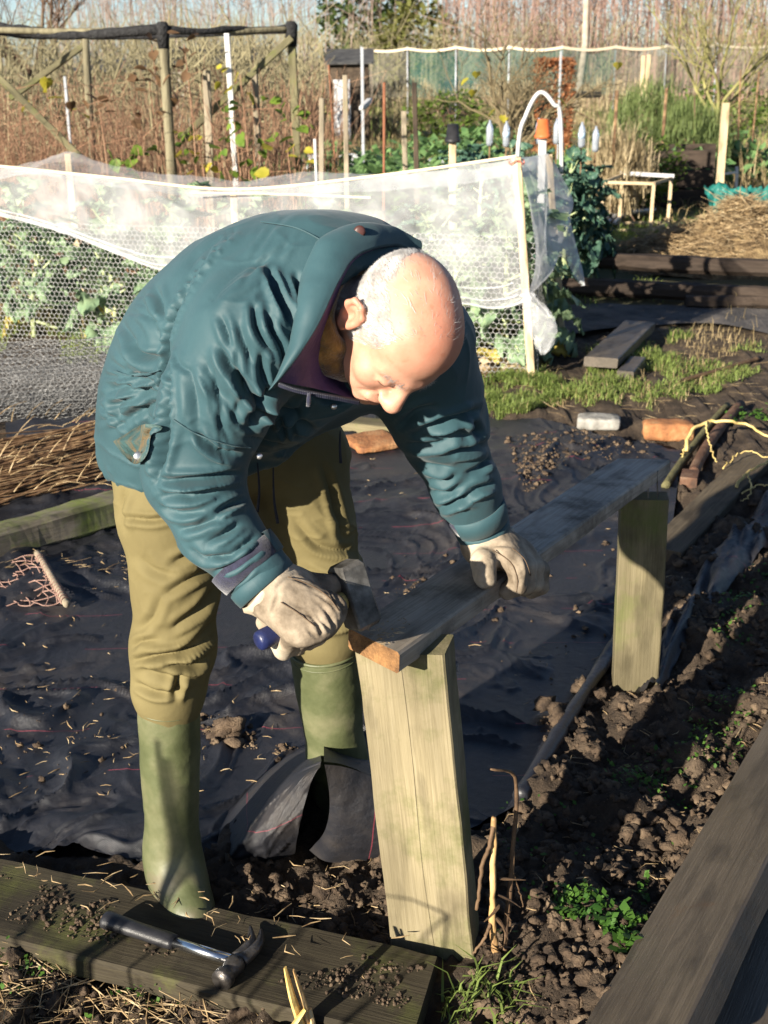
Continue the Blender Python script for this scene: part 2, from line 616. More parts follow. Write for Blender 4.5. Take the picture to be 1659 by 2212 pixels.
# ------------------------------------------------------------------ woven weed-control fabric
def fabric_material():
    mt, t, p = mat_base('woven_black_fabric')
    N, Lk = t.nodes.new, t.links.new
    uv = N('ShaderNodeUVMap')
    sx = N('ShaderNodeSeparateXYZ')
    Lk(uv.outputs[0], sx.inputs[0])
    tc = N('ShaderNodeTexCoord')
    dn = N('ShaderNodeTexNoise')
    dn.inputs['Scale'].default_value = 3.2
    dn.inputs['Detail'].default_value = 9
    dn.inputs['Roughness'].default_value = 0.68
    Lk(tc.outputs['Object'], dn.inputs['Vector'])
    cr = N('ShaderNodeValToRGB')
    el = cr.color_ramp.elements
    el[0].position, el[0].color = 0.36, (0.007, 0.008, 0.011, 1)
    el[1].position, el[1].color = 0.80, (0.055, 0.045, 0.038, 1)
    e = el.new(0.52)
    e.color = (0.013, 0.0135, 0.018, 1)
    Lk(dn.outputs['Fac'], cr.inputs[0])
    # red marker threads, broken by dirt
    wob = N('ShaderNodeTexNoise')
    wob.inputs['Scale'].default_value = 4
    Lk(tc.outputs['Object'], wob.inputs['Vector'])
    a1 = N('ShaderNodeMath'); a1.operation = 'MULTIPLY_ADD'
    Lk(wob.outputs['Fac'], a1.inputs[0]); a1.inputs[1].default_value = 0.05
    Lk(sx.outputs['Y'], a1.inputs[2])
    fr = N('ShaderNodeMath'); fr.operation = 'PINGPONG'
    Lk(a1.outputs[0], fr.inputs[0]); fr.inputs[1].default_value = 0.11
    lt = N('ShaderNodeMath'); lt.operation = 'LESS_THAN'
    Lk(fr.outputs[0], lt.inputs[0]); lt.inputs[1].default_value = 0.0011
    gt = N('ShaderNodeMath'); gt.operation = 'GREATER_THAN'
    Lk(wob.outputs['Fac'], gt.inputs[0]); gt.inputs[1].default_value = 0.5
    ml = N('ShaderNodeMath'); ml.operation = 'MULTIPLY'
    Lk(lt.outputs[0], ml.inputs[0]); Lk(gt.outputs[0], ml.inputs[1])
    mx = N('ShaderNodeMix'); mx.data_type = 'RGBA'
    Lk(ml.outputs[0], mx.inputs['Factor']); Lk(cr.outputs[0], mx.inputs['A'])
    mx.inputs['B'].default_value = (0.16, 0.03, 0.045, 1)
    Lk(mx.outputs['Result'], p.inputs['Base Color'])
    # weave relief
    hs = []
    for ax in ('X', 'Y'):
        s_ = N('ShaderNodeMath'); s_.operation = 'MULTIPLY'
        Lk(sx.outputs[ax], s_.inputs[0]); s_.inputs[1].default_value = 2 * math.pi / (0.0042 if ax == 'X' else 0.0028)
        si = N('ShaderNodeMath'); si.operation = 'SINE'
        Lk(s_.outputs[0], si.inputs[0])
        hs.append(si)
    ad = N('ShaderNodeMath'); ad.operation = 'MULTIPLY'
    Lk(hs[0].outputs[0], ad.inputs[0]); Lk(hs[1].outputs[0], ad.inputs[1])
    bp = N('ShaderNodeBump')
    bp.inputs['Strength'].default_value = 0.35
    bp.inputs['Distance'].default_value = 0.0012
    Lk(ad.outputs[0], bp.inputs['Height'])
    n5 = N('ShaderNodeTexNoise')
    n5.inputs['Scale'].default_value = 38
    n5.inputs['Detail'].default_value = 6
    Lk(tc.outputs['Object'], n5.inputs['Vector'])
    bp2 = N('ShaderNodeBump')
    bp2.inputs['Strength'].default_value = 0.45
    bp2.inputs['Distance'].default_value = 0.008
    Lk(n5.outputs['Fac'], bp2.inputs['Height'])
    Lk(bp.outputs[0], bp2.inputs['Normal'])
    Lk(bp2.outputs[0], p.inputs['Normal'])
    mr = N('ShaderNodeMapRange')
    mr.inputs['To Min'].default_value = 0.26
    mr.inputs['To Max'].default_value = 0.72
    Lk(dn.outputs['Fac'], mr.inputs[0])
    Lk(mr.outputs[0], p.inputs['Roughness'])
    p.inputs['Specular IOR Level'].default_value = 0.55
    return mt
mt_fabric = fabric_material()
def set_uv(o, UV):
    me = o.data
    l = me.uv_layers.new(name='UVMap')
    idx = np.zeros(len(me.loops), np.int32)
    me.loops.foreach_get('vertex_index', idx)
    l.data.foreach_set('uv', np.asarray(UV, np.float32).reshape(-1, 2)[idx].ravel())
def sheet(name, G, mat, parent, uv):
    a, b = G.shape[:2]
    ii, jj = np.meshgrid(np.arange(a - 1), np.arange(b - 1), indexing='ij')
    q = (ii * b + jj).ravel()
    o = link_mesh(name, G.reshape(-1, 3), np.stack([q, q + 1, q + 1 + b, q + b], -1), mat, parent, True)
    set_uv(o, uv)
    return o

fab = thing('weed_control_fabric', gd(600, 1500), 'black woven weed control fabric spread over the soil around the bench', 'ground cover')
S, T = 300, 300
s_near = smooth([gd(*p) for p in MAT_NEAR], S)
s_far = smooth([gd(*p) for p in MAT_FAR], S)
rt_line = smooth([gd(*p) for p in MAT_RIGHT], T)
tt = np.linspace(0, 1, T)[:, None, None]
tw = tt ** 1.25
G = s_near[None] * (1 - tw) + s_far[None] * tw
blend = np.linspace(0, 1, S)[None, :, None] ** 6
ri = np.linspace(0, 1, T) ** 1.25
rl = np.stack([np.interp(ri, np.linspace(0, 1, T), rt_line[:, k]) for k in range(3)], -1)
G = G + (rl[:, None, :] - G[:, -1:, :]) * blend
P2 = G.copy()
P2[..., 2] = 0
warp = 0.25 * np.stack([fbm(P2 * 2.2, 3), fbm(P2 * 2.2 + 9, 3), np.zeros(P2.shape[:2])], -1)
W = P2 + warp
c_, s_ = math.cos(0.5), math.sin(0.5)
U = np.stack([W[..., 0] * c_ + W[..., 1] * s_, (-W[..., 0] * s_ + W[..., 1] * c_), np.zeros(W.shape[:2])], -1)
rid = (1 - np.abs(fbm(U * V(1.3, 6.0, 1), 2))) ** 5
rid2 = (1 - np.abs(fbm(U * V(7.0, 2.2, 1) + 4, 2))) ** 5
z = 0.012 + 0.020 * fbm(P2 * 1.7, 3) + 0.022 * (rid - 0.4) + 0.012 * (rid2 - 0.4) + 0.0040 * fbm(P2 * 22, 2) + 0.007 * (1 - np.abs(fbm(U * V(5, 15, 1) + 2, 2))) ** 6 + 0.005 * (1 - np.abs(fbm(U * V(16, 6, 1) + 8, 2))) ** 6
ed = np.minimum(tw[:, :, 0] * 2.2, 1.0) + 0 * z
lf = np.clip((0.42 - np.linspace(0, 1, S)[None, :]) / 0.1, 0, 1)
e2 = tw[:, :, 0]
z = z + lf * (0.045 * np.exp(-((e2 - 0.035) / 0.02) ** 2) + 0.035 * np.exp(-((e2 - 0.10) / 0.022) ** 2)) * (0.7 + 0.6 * fbm(P2 * 2.5 + 3, 2))
z = np.maximum(z, 0.002)
G[..., 2] = z
mat_sheet = sheet('sheet', G, mt_fabric, fab, G[..., :2])
def fab_z(x, y):
    d = (G[::3, ::3, 0] - x) ** 2 + (G[::3, ::3, 1] - y) ** 2
    k = np.unravel_index(np.argmin(d), d.shape)
    return G[::3, ::3, 2][k]

# the free edge stands up in a fold behind the near bench leg
Eg = [gd(400, 1872), gd(490, 1874), gd(565, 1868), gd(622, 1846), at(655, 1752, 2.03), at(680, 1672, 2.02), at(700, 1648, 2.02), at(712, 1676, 2.03), at(708, 1740, 2.05), gd(672, 1832), gd(720, 1862), gd(800, 1858), gd(880, 1845), gd(960, 1820)]
Bk = [gd(470, 1760), gd(545, 1700), gd(590, 1655), gd(630, 1620), gd(662, 1598), at(700, 1592, 2.38), at(740, 1590, 2.38), at(765, 1602, 2.36), at(780, 1618, 2.33), gd(800, 1640), gd(820, 1660), gd(850, 1680), gd(900, 1710), gd(960, 1760)]
# left-hand layer: faces the viewer, from the open front edge round to the ridge that runs down to the left
Ec = smooth([gd(636, 1850), at(650, 1775, 2.035), at(668, 1705, 2.025), at(684, 1666, 2.022), at(698, 1650, 2.02)], 60)
Oc = smooth([gd(484, 1874), at(520, 1815, 2.06), at(575, 1732, 2.10), at(632, 1676, 2.10), at(694, 1647, 2.06)], 60)
Bc = smooth([gd(470, 1790), gd(520, 1720), gd(570, 1670), gd(630, 1630), gd(690, 1610)], 60)
rows = []
for k, t_ in enumerate(np.linspace(0, 1, 46)):
    if t_ < .65:
        q_ = t_ / .65
        row = Ec * (1 - q_) + Oc * q_ + V(-.25, -1, 0) * (.014 * math.sin(math.pi * q_)) + (.007 * (1 - np.abs(fbm(Ec * 14 + q_ * 3, 2))) ** 4)[:, None] * V(-.2, -1, .2)
    else:
        q_ = (t_ - .65) / .35
        row = Oc * (1 - q_) + Bc * q_ + V(0, 0, .015 * math.sin(math.pi * q_))
    row = row + (.004 * fbm(row * 11, 3))[:, None] * V(.2, -1, .3)
    row[:, 2] = np.maximum(row[:, 2], .008)
    rows.append(row)
rows = np.array(rows)
arc = np.concatenate([[0], np.cumsum(np.linalg.norm(np.diff(Ec, axis=0), axis=1))])
uvL = np.stack(np.broadcast_arrays(np.linspace(0, .38, 46)[:, None], arc[None, :] + 0.012), -1)
sheet('fold', rows, mt_fabric, fab, uvL)
# right-hand layer of the fold: hangs from the ridge to the ground, the ridge running back behind the bench leg
topc_ = smooth([at(700, 1648, 2.02), at(735, 1652, 2.04), at(775, 1664, 2.06), at(830, 1690, 2.08), at(890, 1740, 2.08), at(960, 1800, 2.08)], 60)
botc_ = smooth([gd(668, 1834), gd(700, 1858), gd(745, 1862), gd(815, 1858), gd(890, 1846), gd(970, 1822)], 60)
rr2 = []
for t_ in np.linspace(0, 1, 30):
    r_ = topc_ * (1 - t_) + botc_ * t_
    r_ = r_ + V(.15, -1, 0) * (.030 * math.sin(math.pi * t_) + .004) + V(1, 0, 0) * (.020 * math.sin(math.pi * t_)) * np.exp(-np.linspace(0, 6, 60))[:, None]
    r_ = r_ + (.004 * fbm(r_ * 10, 3))[:, None] * V(.2, -1, .2)
    rr2.append(r_)
rr2 = np.array(rr2)
sheet('fold', rr2, mt_fabric, fab, np.stack(np.broadcast_arrays(np.linspace(0, .2, 30)[:, None], np.linspace(0, .30, 60)[None, :] + 0.03), -1))
bkc = smooth([at(700, 1592, 2.38), gd(760, 1600), gd(820, 1640), gd(880, 1700), gd(960, 1760)], 60)
rr3 = np.array([topc_ * (1 - t_) + bkc * t_ + V(0, 0, .02 * math.sin(math.pi * t_)) for t_ in np.linspace(0, 1, 20)])
rr3[..., 2] += .004 * fbm(rr3 * 10, 3)
sheet('fold', rr3, mt_fabric, fab, np.stack(np.broadcast_arrays(np.linspace(0, .3, 20)[:, None], np.linspace(0, .30, 60)[None, :] + 0.03), -1))

# the right-hand edge is rolled into a cord-like hem
hem = smooth([gd(1122, 1738) + V(0, 0, .02), gd(1180, 1648) + V(0, 0, .024), gd(1235, 1560) + V(0, 0, .03), gd(1290, 1470) + V(0, 0, .024), gd(1335, 1392) + V(0, 0, .02), gd(1385, 1300), gd(1440, 1190)], 60)
MB().tube(hem, 0.017 + 0.004 * fbm(hem * 14, 2), 10).build('rolled_hem', mt_fabric, fab, True)
set_uv(fab.children[-1], np.zeros((len(fab.children[-1].data.vertices), 2)))

# ------------------------------------------------------------------ scatter tools
def in_px(poly_px, n):
    pl = np.asarray(poly_px, float)
    out = []
    lo, hi = pl.min(0), pl.max(0)
    while len(out) < n:
        q = rng.uniform(lo, hi, (n * 3, 2))
        ok = in_poly(q[:, 0], q[:, 1], pl)
        out.extend(q[ok].tolist())
    return np.array(out[:n])
def spots(poly_px, n, z=None):
    q = in_px(poly_px, n)
    P = np.array([gd(a, b) for a, b in q])
    if z is None:
        zz = ground_h(P[:, 0], P[:, 1])
        ins = in_poly(P[:, 0], P[:, 1], pl_s)
        for k in np.where(ins)[0]:
            zz[k] = fab_z(P[k, 0], P[k, 1])
        P[:, 2] = zz
    else:
        P[:, 2] = z
    return P
def ico(sub_=2):
    import bmesh
    bm = bmesh.new()
    bmesh.ops.create_icosphere(bm, subdivisions=sub_, radius=1)
    v = np.array([x.co[:] for x in bm.verts])
    f = np.array([[x.index for x in q.verts] for q in bm.faces])
    bm.free()
    return v, f
icv, icf = ico()
icv1, icf1 = ico(1)
clod_s = [icv1 * (1 + .5 * fbm(icv1 * 2.3 + k * 5, 2))[:, None] * V(1, 1, .75) for k in range(8)]
clod_t = []
for k in range(8):
    d = 1 + 0.55 * fbm(icv * 1.7 + k * 5, 3) + 0.45 * fbm(icv * 4.5 + k, 2)
    clod_t.append(icv * d[:, None] * V(1, 1, 0.75))
def clods(P, sizes, sink=0.02):
    vs_, fs_, n = [], [], 0
    for p, s in zip(P, sizes):
        kk_ = rng.integers(8)
        t_ = clod_t[kk_] if s > .0055 else clod_s[kk_]
        a = rng.uniform(0, 6.28)
        c, s2 = math.cos(a), math.sin(a)
        Rm = np.array([[c, -s2, 0], [s2, c, 0], [0, 0, 1]])
        vs_.append((t_ * s * rng.uniform(0.7, 1.3, 3)) @ Rm.T + p + V(0, 0, s * sink))
        fs_.append((icf if s > .0055 else icf1) + n)
        n += len(t_)
    return np.concatenate(vs_), np.concatenate(fs_)
def sticks(P, lens, wid, tilt=0.25, curve=0.15, up=0.004):
    """flat-ish dry bits: bent prisms with three sides"""
    vs_, fs_, n = [], [], 0
    for p, L in zip(P, lens):
        a = rng.uniform(0, 6.28)
        d = V(math.cos(a), math.sin(a), rng.normal(0, tilt * 0.35))
        s = V(-d[1], d[0], 0)
        w_ = wid * rng.uniform(0.5, 1.6)
        c = p + V(0, 0, up + abs(d[2]) * L / 2)
        bend = s * rng.normal(0, curve) * L
        for q, u, ww in ((c - d * L / 2, 0, .5), (c + bend, 0, 1.0), (c + d * L / 2, 0, .3)):
            vs_.append(np.array([q - s * w_ * ww, q + s * w_ * ww, q + V(0, 0, w_ * ww)]))
        f = []
        for r in range(2):
            o = n + r * 3
            f += [(o, o + 1, o + 4, o + 3), (o + 1, o + 2, o + 5, o + 4), (o + 2, o, o + 3, o + 5)]
        fs_ += f
        n += 9
    return np.concatenate(vs_), np.array(fs_)
def blades(P, h, wid, lean=0.5):
    """grass: three-segment bent blades"""
    n = len(P)
    a = rng.uniform(0, 6.28, n)
    d = np.stack([np.cos(a), np.sin(a), np.zeros(n)], -1)
    s = np.stack([-np.sin(a), np.cos(a), np.zeros(n)], -1)
    H = h * (0.25 + 1.25 * rng.random(n) ** 1.6)[:, None]
    Wd = wid * rng.uniform(0.6, 1.3, n)[:, None]
    le = np.abs(rng.normal(lean, 0.3, n))[:, None]
    zz = V(0, 0, 1)
    p0, p1 = P, P + zz * H * 0.55 + d * H * 0.22 * le
    p2 = P + zz * H * (1.0 - 0.35 * le.clip(0, 1.6)) + d * H * 0.8 * le
    v = np.stack([p0 - s * Wd, p0 + s * Wd, p1 - s * Wd * .8, p1 + s * Wd * .8, p2], 1).reshape(-1, 3)
    b = np.arange(n)[:, None] * 5
    f = np.concatenate([b + np.array([[0, 1, 3]]), b + np.array([[0, 3, 2]]), b + np.array([[2, 3, 4]])])
    return v, f

mt_grass = M_leaf('grass_blade', (0.13, 0.19, 0.04), (0.30, 0.37, 0.11), tr=0.4, scale=3)
mt_drygrass = M_leaf('dry_grass_blade', (0.24, 0.17, 0.08), (0.48, 0.38, 0.21), tr=0.3, scale=3)
mt_weed = M_leaf('chickweed', (0.03, 0.09, 0.015), (0.10, 0.20, 0.03), tr=0.35, scale=12)

# soil crumbs on bare soil (nobody could count them)
SOIL_R = [(1060, 1780), (1140, 1745), (1250, 1590), (1340, 1440), (1460, 1240), (1659, 1060), (1720, 1300), (1659, 1620), (1450, 1950), (1290, 2230), (1000, 2230), (1040, 2000)]
SOIL_F = [(470, 1880), (830, 1865), (850, 2060), (480, 1960)]
SOIL_L = [(-40, 2060), (300, 2140), (600, 2225), (-40, 2225)]
Pc = np.concatenate([spots(SOIL_R, 5200), spots(SOIL_F, 700), spots(SOIL_L, 300)])
sz = 0.0012 + 0.016 * rng.random(len(Pc)) ** 7.0
v1, f1 = clods(Pc, sz)
stuff(link_mesh('soil_crumbs', v1, f1, mt_clod, None, True), 'loose crumbs of dark soil on the dug ground beside the bench', 'soil')
# crumbs spilled on the fabric
pats = [([(1090, 950), (1200, 930), (1400, 945), (1420, 1000), (1250, 1010), (1120, 1060)], 900), ([(1120, 1000), (1200, 990), (1180, 1060), (1130, 1075)], 260),
        ([(860, 1255), (930, 1250), (930, 1290), (850, 1290)], 25), ([(830, 1250), (1500, 1000), (1300, 1480), (850, 1500)], 110), ([(430, 1560), (540, 1570), (560, 1620), (450, 1620)], 110),
        ([(0, 1500), (280, 1480), (280, 1720), (0, 1720)], 60), ([(590, 1610), (650, 1610), (650, 1660), (600, 1660)], 60), ([(1155, 1560), (1290, 1480), (1270, 1600), (1190, 1620)], 240)]
Pc = np.concatenate([spots(a, n) for a, n in pats])
sz = 0.0016 + 0.0095 * rng.random(len(Pc)) ** 4.0
v1, f1 = clods(Pc, sz)
stuff(link_mesh('spilled_soil', v1, f1, mt_clod, None, True), 'crumbs of brown soil spilled over the black fabric', 'soil')
# two lumps of soil lying on the fabric beside its rolled edge, one in front of the far boot
for px, py, s, lb in ((1215, 1560, .042, 'upright brown lump of soil on the fabric left of the far bench leg'), (1272, 1505, .030, 'smaller lump of soil touching the rolled fabric edge'), (495, 1590, .036, 'low clump of soil and straw on the fabric between the boots')):
    p = gd(px, py)
    p[2] = fab_z(p[0], p[1])
    v1, f1 = clods(np.concatenate([[p], p + rng.normal(0, s * .55, (9, 3)) * V(1, 1, .5) + V(0, 0, s * .3)]), [s] + [s * .55] * 9)
    tag(link_mesh('soil_lump', v1, f1, mt_clod, None, True), lb, 'soil lump', 'lumps of soil on the fabric')

# straw and chaff
lit = [([(0, 1480), (290, 1440), (300, 1740), (0, 1740)], 55, .026), ([(0, 1220), (280, 1200), (300, 1450), (0, 1480)], 26, .026), ([(430, 1540), (620, 1500), (620, 1720), (430, 1740)], 26, .03),
       ([(480, 1100), (900, 960), (1000, 1300), (520, 1400)], 40, .025), ([(850, 1300), (1500, 1000), (1250, 1560), (850, 1560)], 40, .022), ([(0, 1200), (300, 1200), (300, 1240), (0, 1250)], 40, .06)]
vv, ff, n0 = [], [], 0
for a, n, L in lit:
    P = spots(a, n)
    v1, f1 = sticks(P, L * rng.uniform(.3, 1.0, n) + L * rng.random(n) ** 6, 0.0013)
    vv.append(v1); ff.append(f1 + n0); n0 += len(v1)
stuff(link_mesh('straw_litter', np.concatenate(vv), np.concatenate(ff), mt_straw), 'scattered bits of dry straw and leaf on the black fabric', 'straw')
vv, ff, n0 = [], [], 0
for a, n, L in ((SOIL_R, 110, .035), (SOIL_F, 40, .035), (SOIL_L, 240, .08), ([(950, 700), (1659, 680), (1659, 930), (950, 900)], 260, .09), ([(0, 1880), (900, 2090), (820, 2200), (0, 2000)], 60, .03)):
    P = spots(a, n)
    if L == .03: P[:, 2] = .068
    v1, f1 = sticks(P, L * rng.uniform(.4, 1.6, n), 0.0013)
    vv.append(v1); ff.append(f1 + n0); n0 += len(v1)
stuff(link_mesh('dead_stems', np.concatenate(vv), np.concatenate(ff), mt_straw), 'dry stems and chaff lying on the bare soil', 'straw')

# turf
def turf(name, regs, mat, label):
    vv, ff, n0 = [], [], 0
    for a, n, h, wd in regs:
        P = spots(a, n)
        q_ = proj(P * V(1, 1, 0))
        c_p = np.asarray(a, float)
        dist_ = np.min([np.linalg.norm(q_ - (c_p[k] + (c_p[(k + 1) % len(c_p)] - c_p[k]) * np.clip((((q_ - c_p[k]) @ (c_p[(k + 1) % len(c_p)] - c_p[k])) / ((c_p[(k + 1) % len(c_p)] - c_p[k]) ** 2).sum()), 0, 1)[:, None]), axis=1) for k in range(len(c_p))], 0)
        cl = fbm(P * V(3.2, 3.2, 0), 3) + .5 * fbm(P * V(14, 14, 0), 2)
        P = P[cl > 0.45 - np.minimum(dist_ / 30.0, 1.0) * .80]
        v1, f1 = blades(P, h, wd, .95)
        v1 = v1 + np.repeat(rng.normal(0, .006, (len(P), 3)) * V(1, 1, 0), 5, 0)
        vv.append(v1); ff.append(f1 + n0); n0 += len(v1)
    return stuff(link_mesh(name, np.concatenate(vv), np.concatenate(ff), mat), label, 'grass')
turf('green_grass', [([(1010, 830), (1180, 800), (1250, 830), (1240, 880), (1100, 905), (1020, 915)], 12000, .045, .0019), ([(1180, 800), (1400, 690), (1500, 720), (1450, 820), (1250, 880)], 9000, .05, .0019),
     ([(1250, 840), (1450, 800), (1430, 900), (1250, 900)], 1500, .05, .002), ([(1040, 830), (1420, 800), (1659, 740), (1659, 800), (1480, 890), (1040, 905)], 12000, .034, .002),
     ([(-20, 690), (215, 700), (215, 790), (-20, 790)], 3000, .12, .003), ([(820, 860), (900, 850), (900, 905), (820, 905)], 500, .05, .002),
     ([(1600, 885), (1680, 880), (1680, 930), (1610, 925)], 500, .05, .002), ([(1250, 500), (1400, 490), (1430, 540), (1250, 560)], 2200, .10, .005),
     ([(1210, 600), (1420, 600), (1500, 680), (1220, 680)], 500, .06, .003), ([(1270, 460), (1659, 440), (1659, 520), (1270, 520)], 900, .10, .005)], mt_grass, 'green grass growing round the end of the netted bed')
turf('dry_grass', [([(-20, 640), (215, 650), (215, 770), (-20, 780)], 1400, .22, .0028), ([(1010, 790), (1480, 690), (1659, 740), (1480, 905), (1010, 905)], 3600, .05, .0016), ([(1480, 660), (1659, 650), (1680, 800), (1500, 800)], 160, .13, .0016),
     ([(640, 400), (900, 390), (900, 300), (640, 300)], 2600, .35, .006), ([(1260, 400), (1659, 300), (1659, 420), (1260, 440)], 900, .15, .005), ([(1560, 330), (1680, 330), (1680, 460), (1560, 460)], 700, .55, .006)], mt_drygrass, 'straw-coloured dead grass round the beds')
P = spots([(955, 2150), (1110, 2120), (1120, 2225), (950, 2225)], 110)
v1, f1 = blades(P, .055, .0022, 1.1)
stuff(link_mesh('grass_tuft', v1, f1, mt_grass), 'bright green grass at the foot of the dry stalk', 'grass')
# small-leaved weeds
def leaflets(P, s):
    n = len(P)
    a, b = rng.uniform(0, 6.28, n), rng.uniform(-.7, .9, n)
    d = np.stack([np.cos(a) * np.cos(b), np.sin(a) * np.cos(b), np.sin(b)], -1)
    e = np.stack([-np.sin(a), np.cos(a), rng.normal(0, .3, n)], -1)
    S_ = (s * rng.uniform(.5, 1.4, n))[:, None]
    v = np.stack([P, P + d * S_ * .5 + e * S_ * .33, P + d * S_, P + d * S_ * .5 - e * S_ * .33], 1).reshape(-1, 3)
    q = np.arange(n)[:, None] * 4
    return v, q + np.array([[0, 1, 2, 3]])
regs = [([(1190, 1960), (1330, 1880), (1400, 1900), (1400, 2010), (1330, 2060), (1200, 2040)], 900, .014), ([(1270, 2040), (1370, 2010), (1360, 2090), (1290, 2090)], 220, .022),
        ([(1300, 1690), (1440, 1650), (1440, 1760), (1300, 1780)], 330, .012), ([(1440, 1560), (1640, 1480), (1600, 1650), (1480, 1720)], 260, .010), ([(1550, 1260), (1659, 1230), (1659, 1400), (1540, 1420)], 300, .013),
        ([(0, 2060), (400, 2110), (420, 2190), (0, 2200)], 350, .010), ([(1560, 900), (1659, 890), (1659, 930), (1570, 930)], 200, .02), ([(1060, 1760), (1600, 1500), (1320, 2100), (1080, 2150)], 240, .012)]
vv, ff, n0 = [], [], 0
for a, n, s in regs:
    P = spots(a, n) + np.abs(rng.normal(0, .012, (n, 3))) * V(0, 0, 1)
    cl = fbm(P * V(11, 11, 0), 2)
    P = P[cl > -.1]
    v1, f1 = leaflets(P, s)
    vv.append(v1); ff.append(f1 + n0); n0 += len(v1)
stuff(link_mesh('low_weeds', np.concatenate(vv), np.concatenate(ff), mt_weed), 'small green weeds sprouting in the bare soil', 'weeds')

# ================================================================== BENCH AND TOOLS
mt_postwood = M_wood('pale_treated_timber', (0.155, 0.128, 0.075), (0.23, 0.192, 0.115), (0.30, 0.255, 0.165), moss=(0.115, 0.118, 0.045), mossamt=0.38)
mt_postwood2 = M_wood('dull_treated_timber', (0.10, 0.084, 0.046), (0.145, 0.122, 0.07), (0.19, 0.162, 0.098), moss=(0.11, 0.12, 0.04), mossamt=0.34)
mt_seatwood = M_wood('grey_weathered_plank', (0.21, 0.175, 0.135), (0.36, 0.31, 0.25), (0.47, 0.42, 0.35), moss=(0.08, 0.064, 0.048), mossamt=0.28, rough=0.85, wet=0.55, spec=0.25)
mt_endgrain = M('fresh_end_grain', [(0.09, 0.045, 0.02), (0.27, 0.14, 0.055)], scale=45, rough=0.85, bump=0.5, bscale=200)
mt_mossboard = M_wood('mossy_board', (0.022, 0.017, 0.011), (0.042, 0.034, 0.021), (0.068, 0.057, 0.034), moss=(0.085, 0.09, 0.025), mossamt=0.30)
mt_darkboard = M_wood('dark_stained_board', (0.045, 0.035, 0.026), (0.08, 0.064, 0.047), (0.12, 0.097, 0.072), moss=(0.10, 0.05, 0.02), mossamt=0.02, rough=0.55, wet=0.35, spec=0.4)

bench = thing('garden_bench', gd(1100, 1800), 'half built plank bench on two upright timber legs, being hammered by the man', 'bench')
# near leg
ph = R(15)
nrm = V(-math.sin(ph), -math.cos(ph), 0)
b0 = gd(935, 2079)
t0 = at(862, 1412, b0[1] - 0.005)
ax = unit(t0 - b0)
leg1 = board('leg', b0 - ax * 0.22 - nrm * 0.037, t0 - nrm * 0.037, 0.147, 0.072, mt_postwood, upd=nrm, parent=bench, seg=30, wob=0.0018, bev=0.003, seed=1)
# a long drying crack down the front face
fc_ = b0 + nrm * .0004
MB().tube(smooth([fc_ + ax * .02 + V(.006, 0, 0), fc_ + ax * .2 + V(.000, 0, 0), fc_ + ax * .42 + V(.003, 0, 0), fc_ + ax * .59 + V(.001, 0, 0)], 24), .00028, 4).build('crack', M('crack_shadow', [(.03, .022, .012), (.06, .045, .025)], bump=0), bench)
leg1['label'] = 'pale near leg with vertical grain and a dark knot'
# far leg
b1 = gd(1373, 1490)
t1 = at(1394, 1080, b1[1])
ph2 = R(2)
nr2 = V(math.sin(ph2), -math.cos(ph2), 0)
ph2 = R(-3)
nr2 = V(-0.10, -1, 0) / math.hypot(.1, 1)
ax2 = unit(t1 - b1)
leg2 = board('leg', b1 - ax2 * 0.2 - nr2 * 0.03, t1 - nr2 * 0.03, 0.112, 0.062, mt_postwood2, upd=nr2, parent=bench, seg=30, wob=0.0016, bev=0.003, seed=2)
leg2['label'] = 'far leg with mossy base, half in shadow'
# seat plank, its near end sawn off at an angle, its far end still standing on nails
zt0, zt1 = 0.640, 0.572
Er, Fr = gd(862, 1411, zt0), gd(1450, 993, zt1)
dirp = unit(Fr - Er)
left = unit(np.cross(V(0, 0, 1), dirp))
wd, th = 0.118, 0.036
upn = np.cross(dirp, left)
c0 = Er + left * wd / 2 - upn * th / 2 + dirp * 0.022
c1 = Fr + left * wd / 2 - upn * th / 2 - dirp * 0.03
seat = board('seat_plank', c0, c1, wd, th, mt_seatwood, upd=upn, parent=bench, seg=40, wob=0.0022, bev=0.004, cut=(0.36, -0.5), seed=3)
# the sawn near end: raw orange end grain on the far two thirds
me = seat.data
me.materials.append(mt_endgrain)
me.polygons[len(me.polygons) - 2].material_index = 1
def nail(p, d, L, r=0.0018):
    mb = MB()
    d = unit(d)
    mb.tube([p, p + d * L], r, 8)
    mb.tube([p - d * 0.0015, p + d * 0.0005], r * 2.3, 10)
    return mb
for px, py in ((1399, 1052), (1419, 1040)):
    p = at(px, py - 22, b1[1] + 0.01)
    nail(p, V(0.1, 0.02, -1), 0.085).build('nail', mt_metal, bench)
pn = gd(797, 1352, zt0 + 0.004)
nail(pn, V(0.05, 0, -1), 0.05, 0.002).build('nail', mt_metal, bench)
nail(gd(989, 1440, 0.0) * 0 + at(988, 1442, b0[1] + 0.05), V(-1, 0.2, 0), 0.03, 0.003).build('nail', mt_galv, bench)
# splintered sawdust at the near end
v1, f1 = sticks(np.array([gd(a, b, zt0) for a, b in in_px([(800, 1345), (870, 1330), (890, 1360), (830, 1400), (790, 1375)], 60)]), rng.uniform(.003, .012, 60), .0008, up=.001)
stuff(link_mesh('splinters', v1, f1, mt_straw, bench))

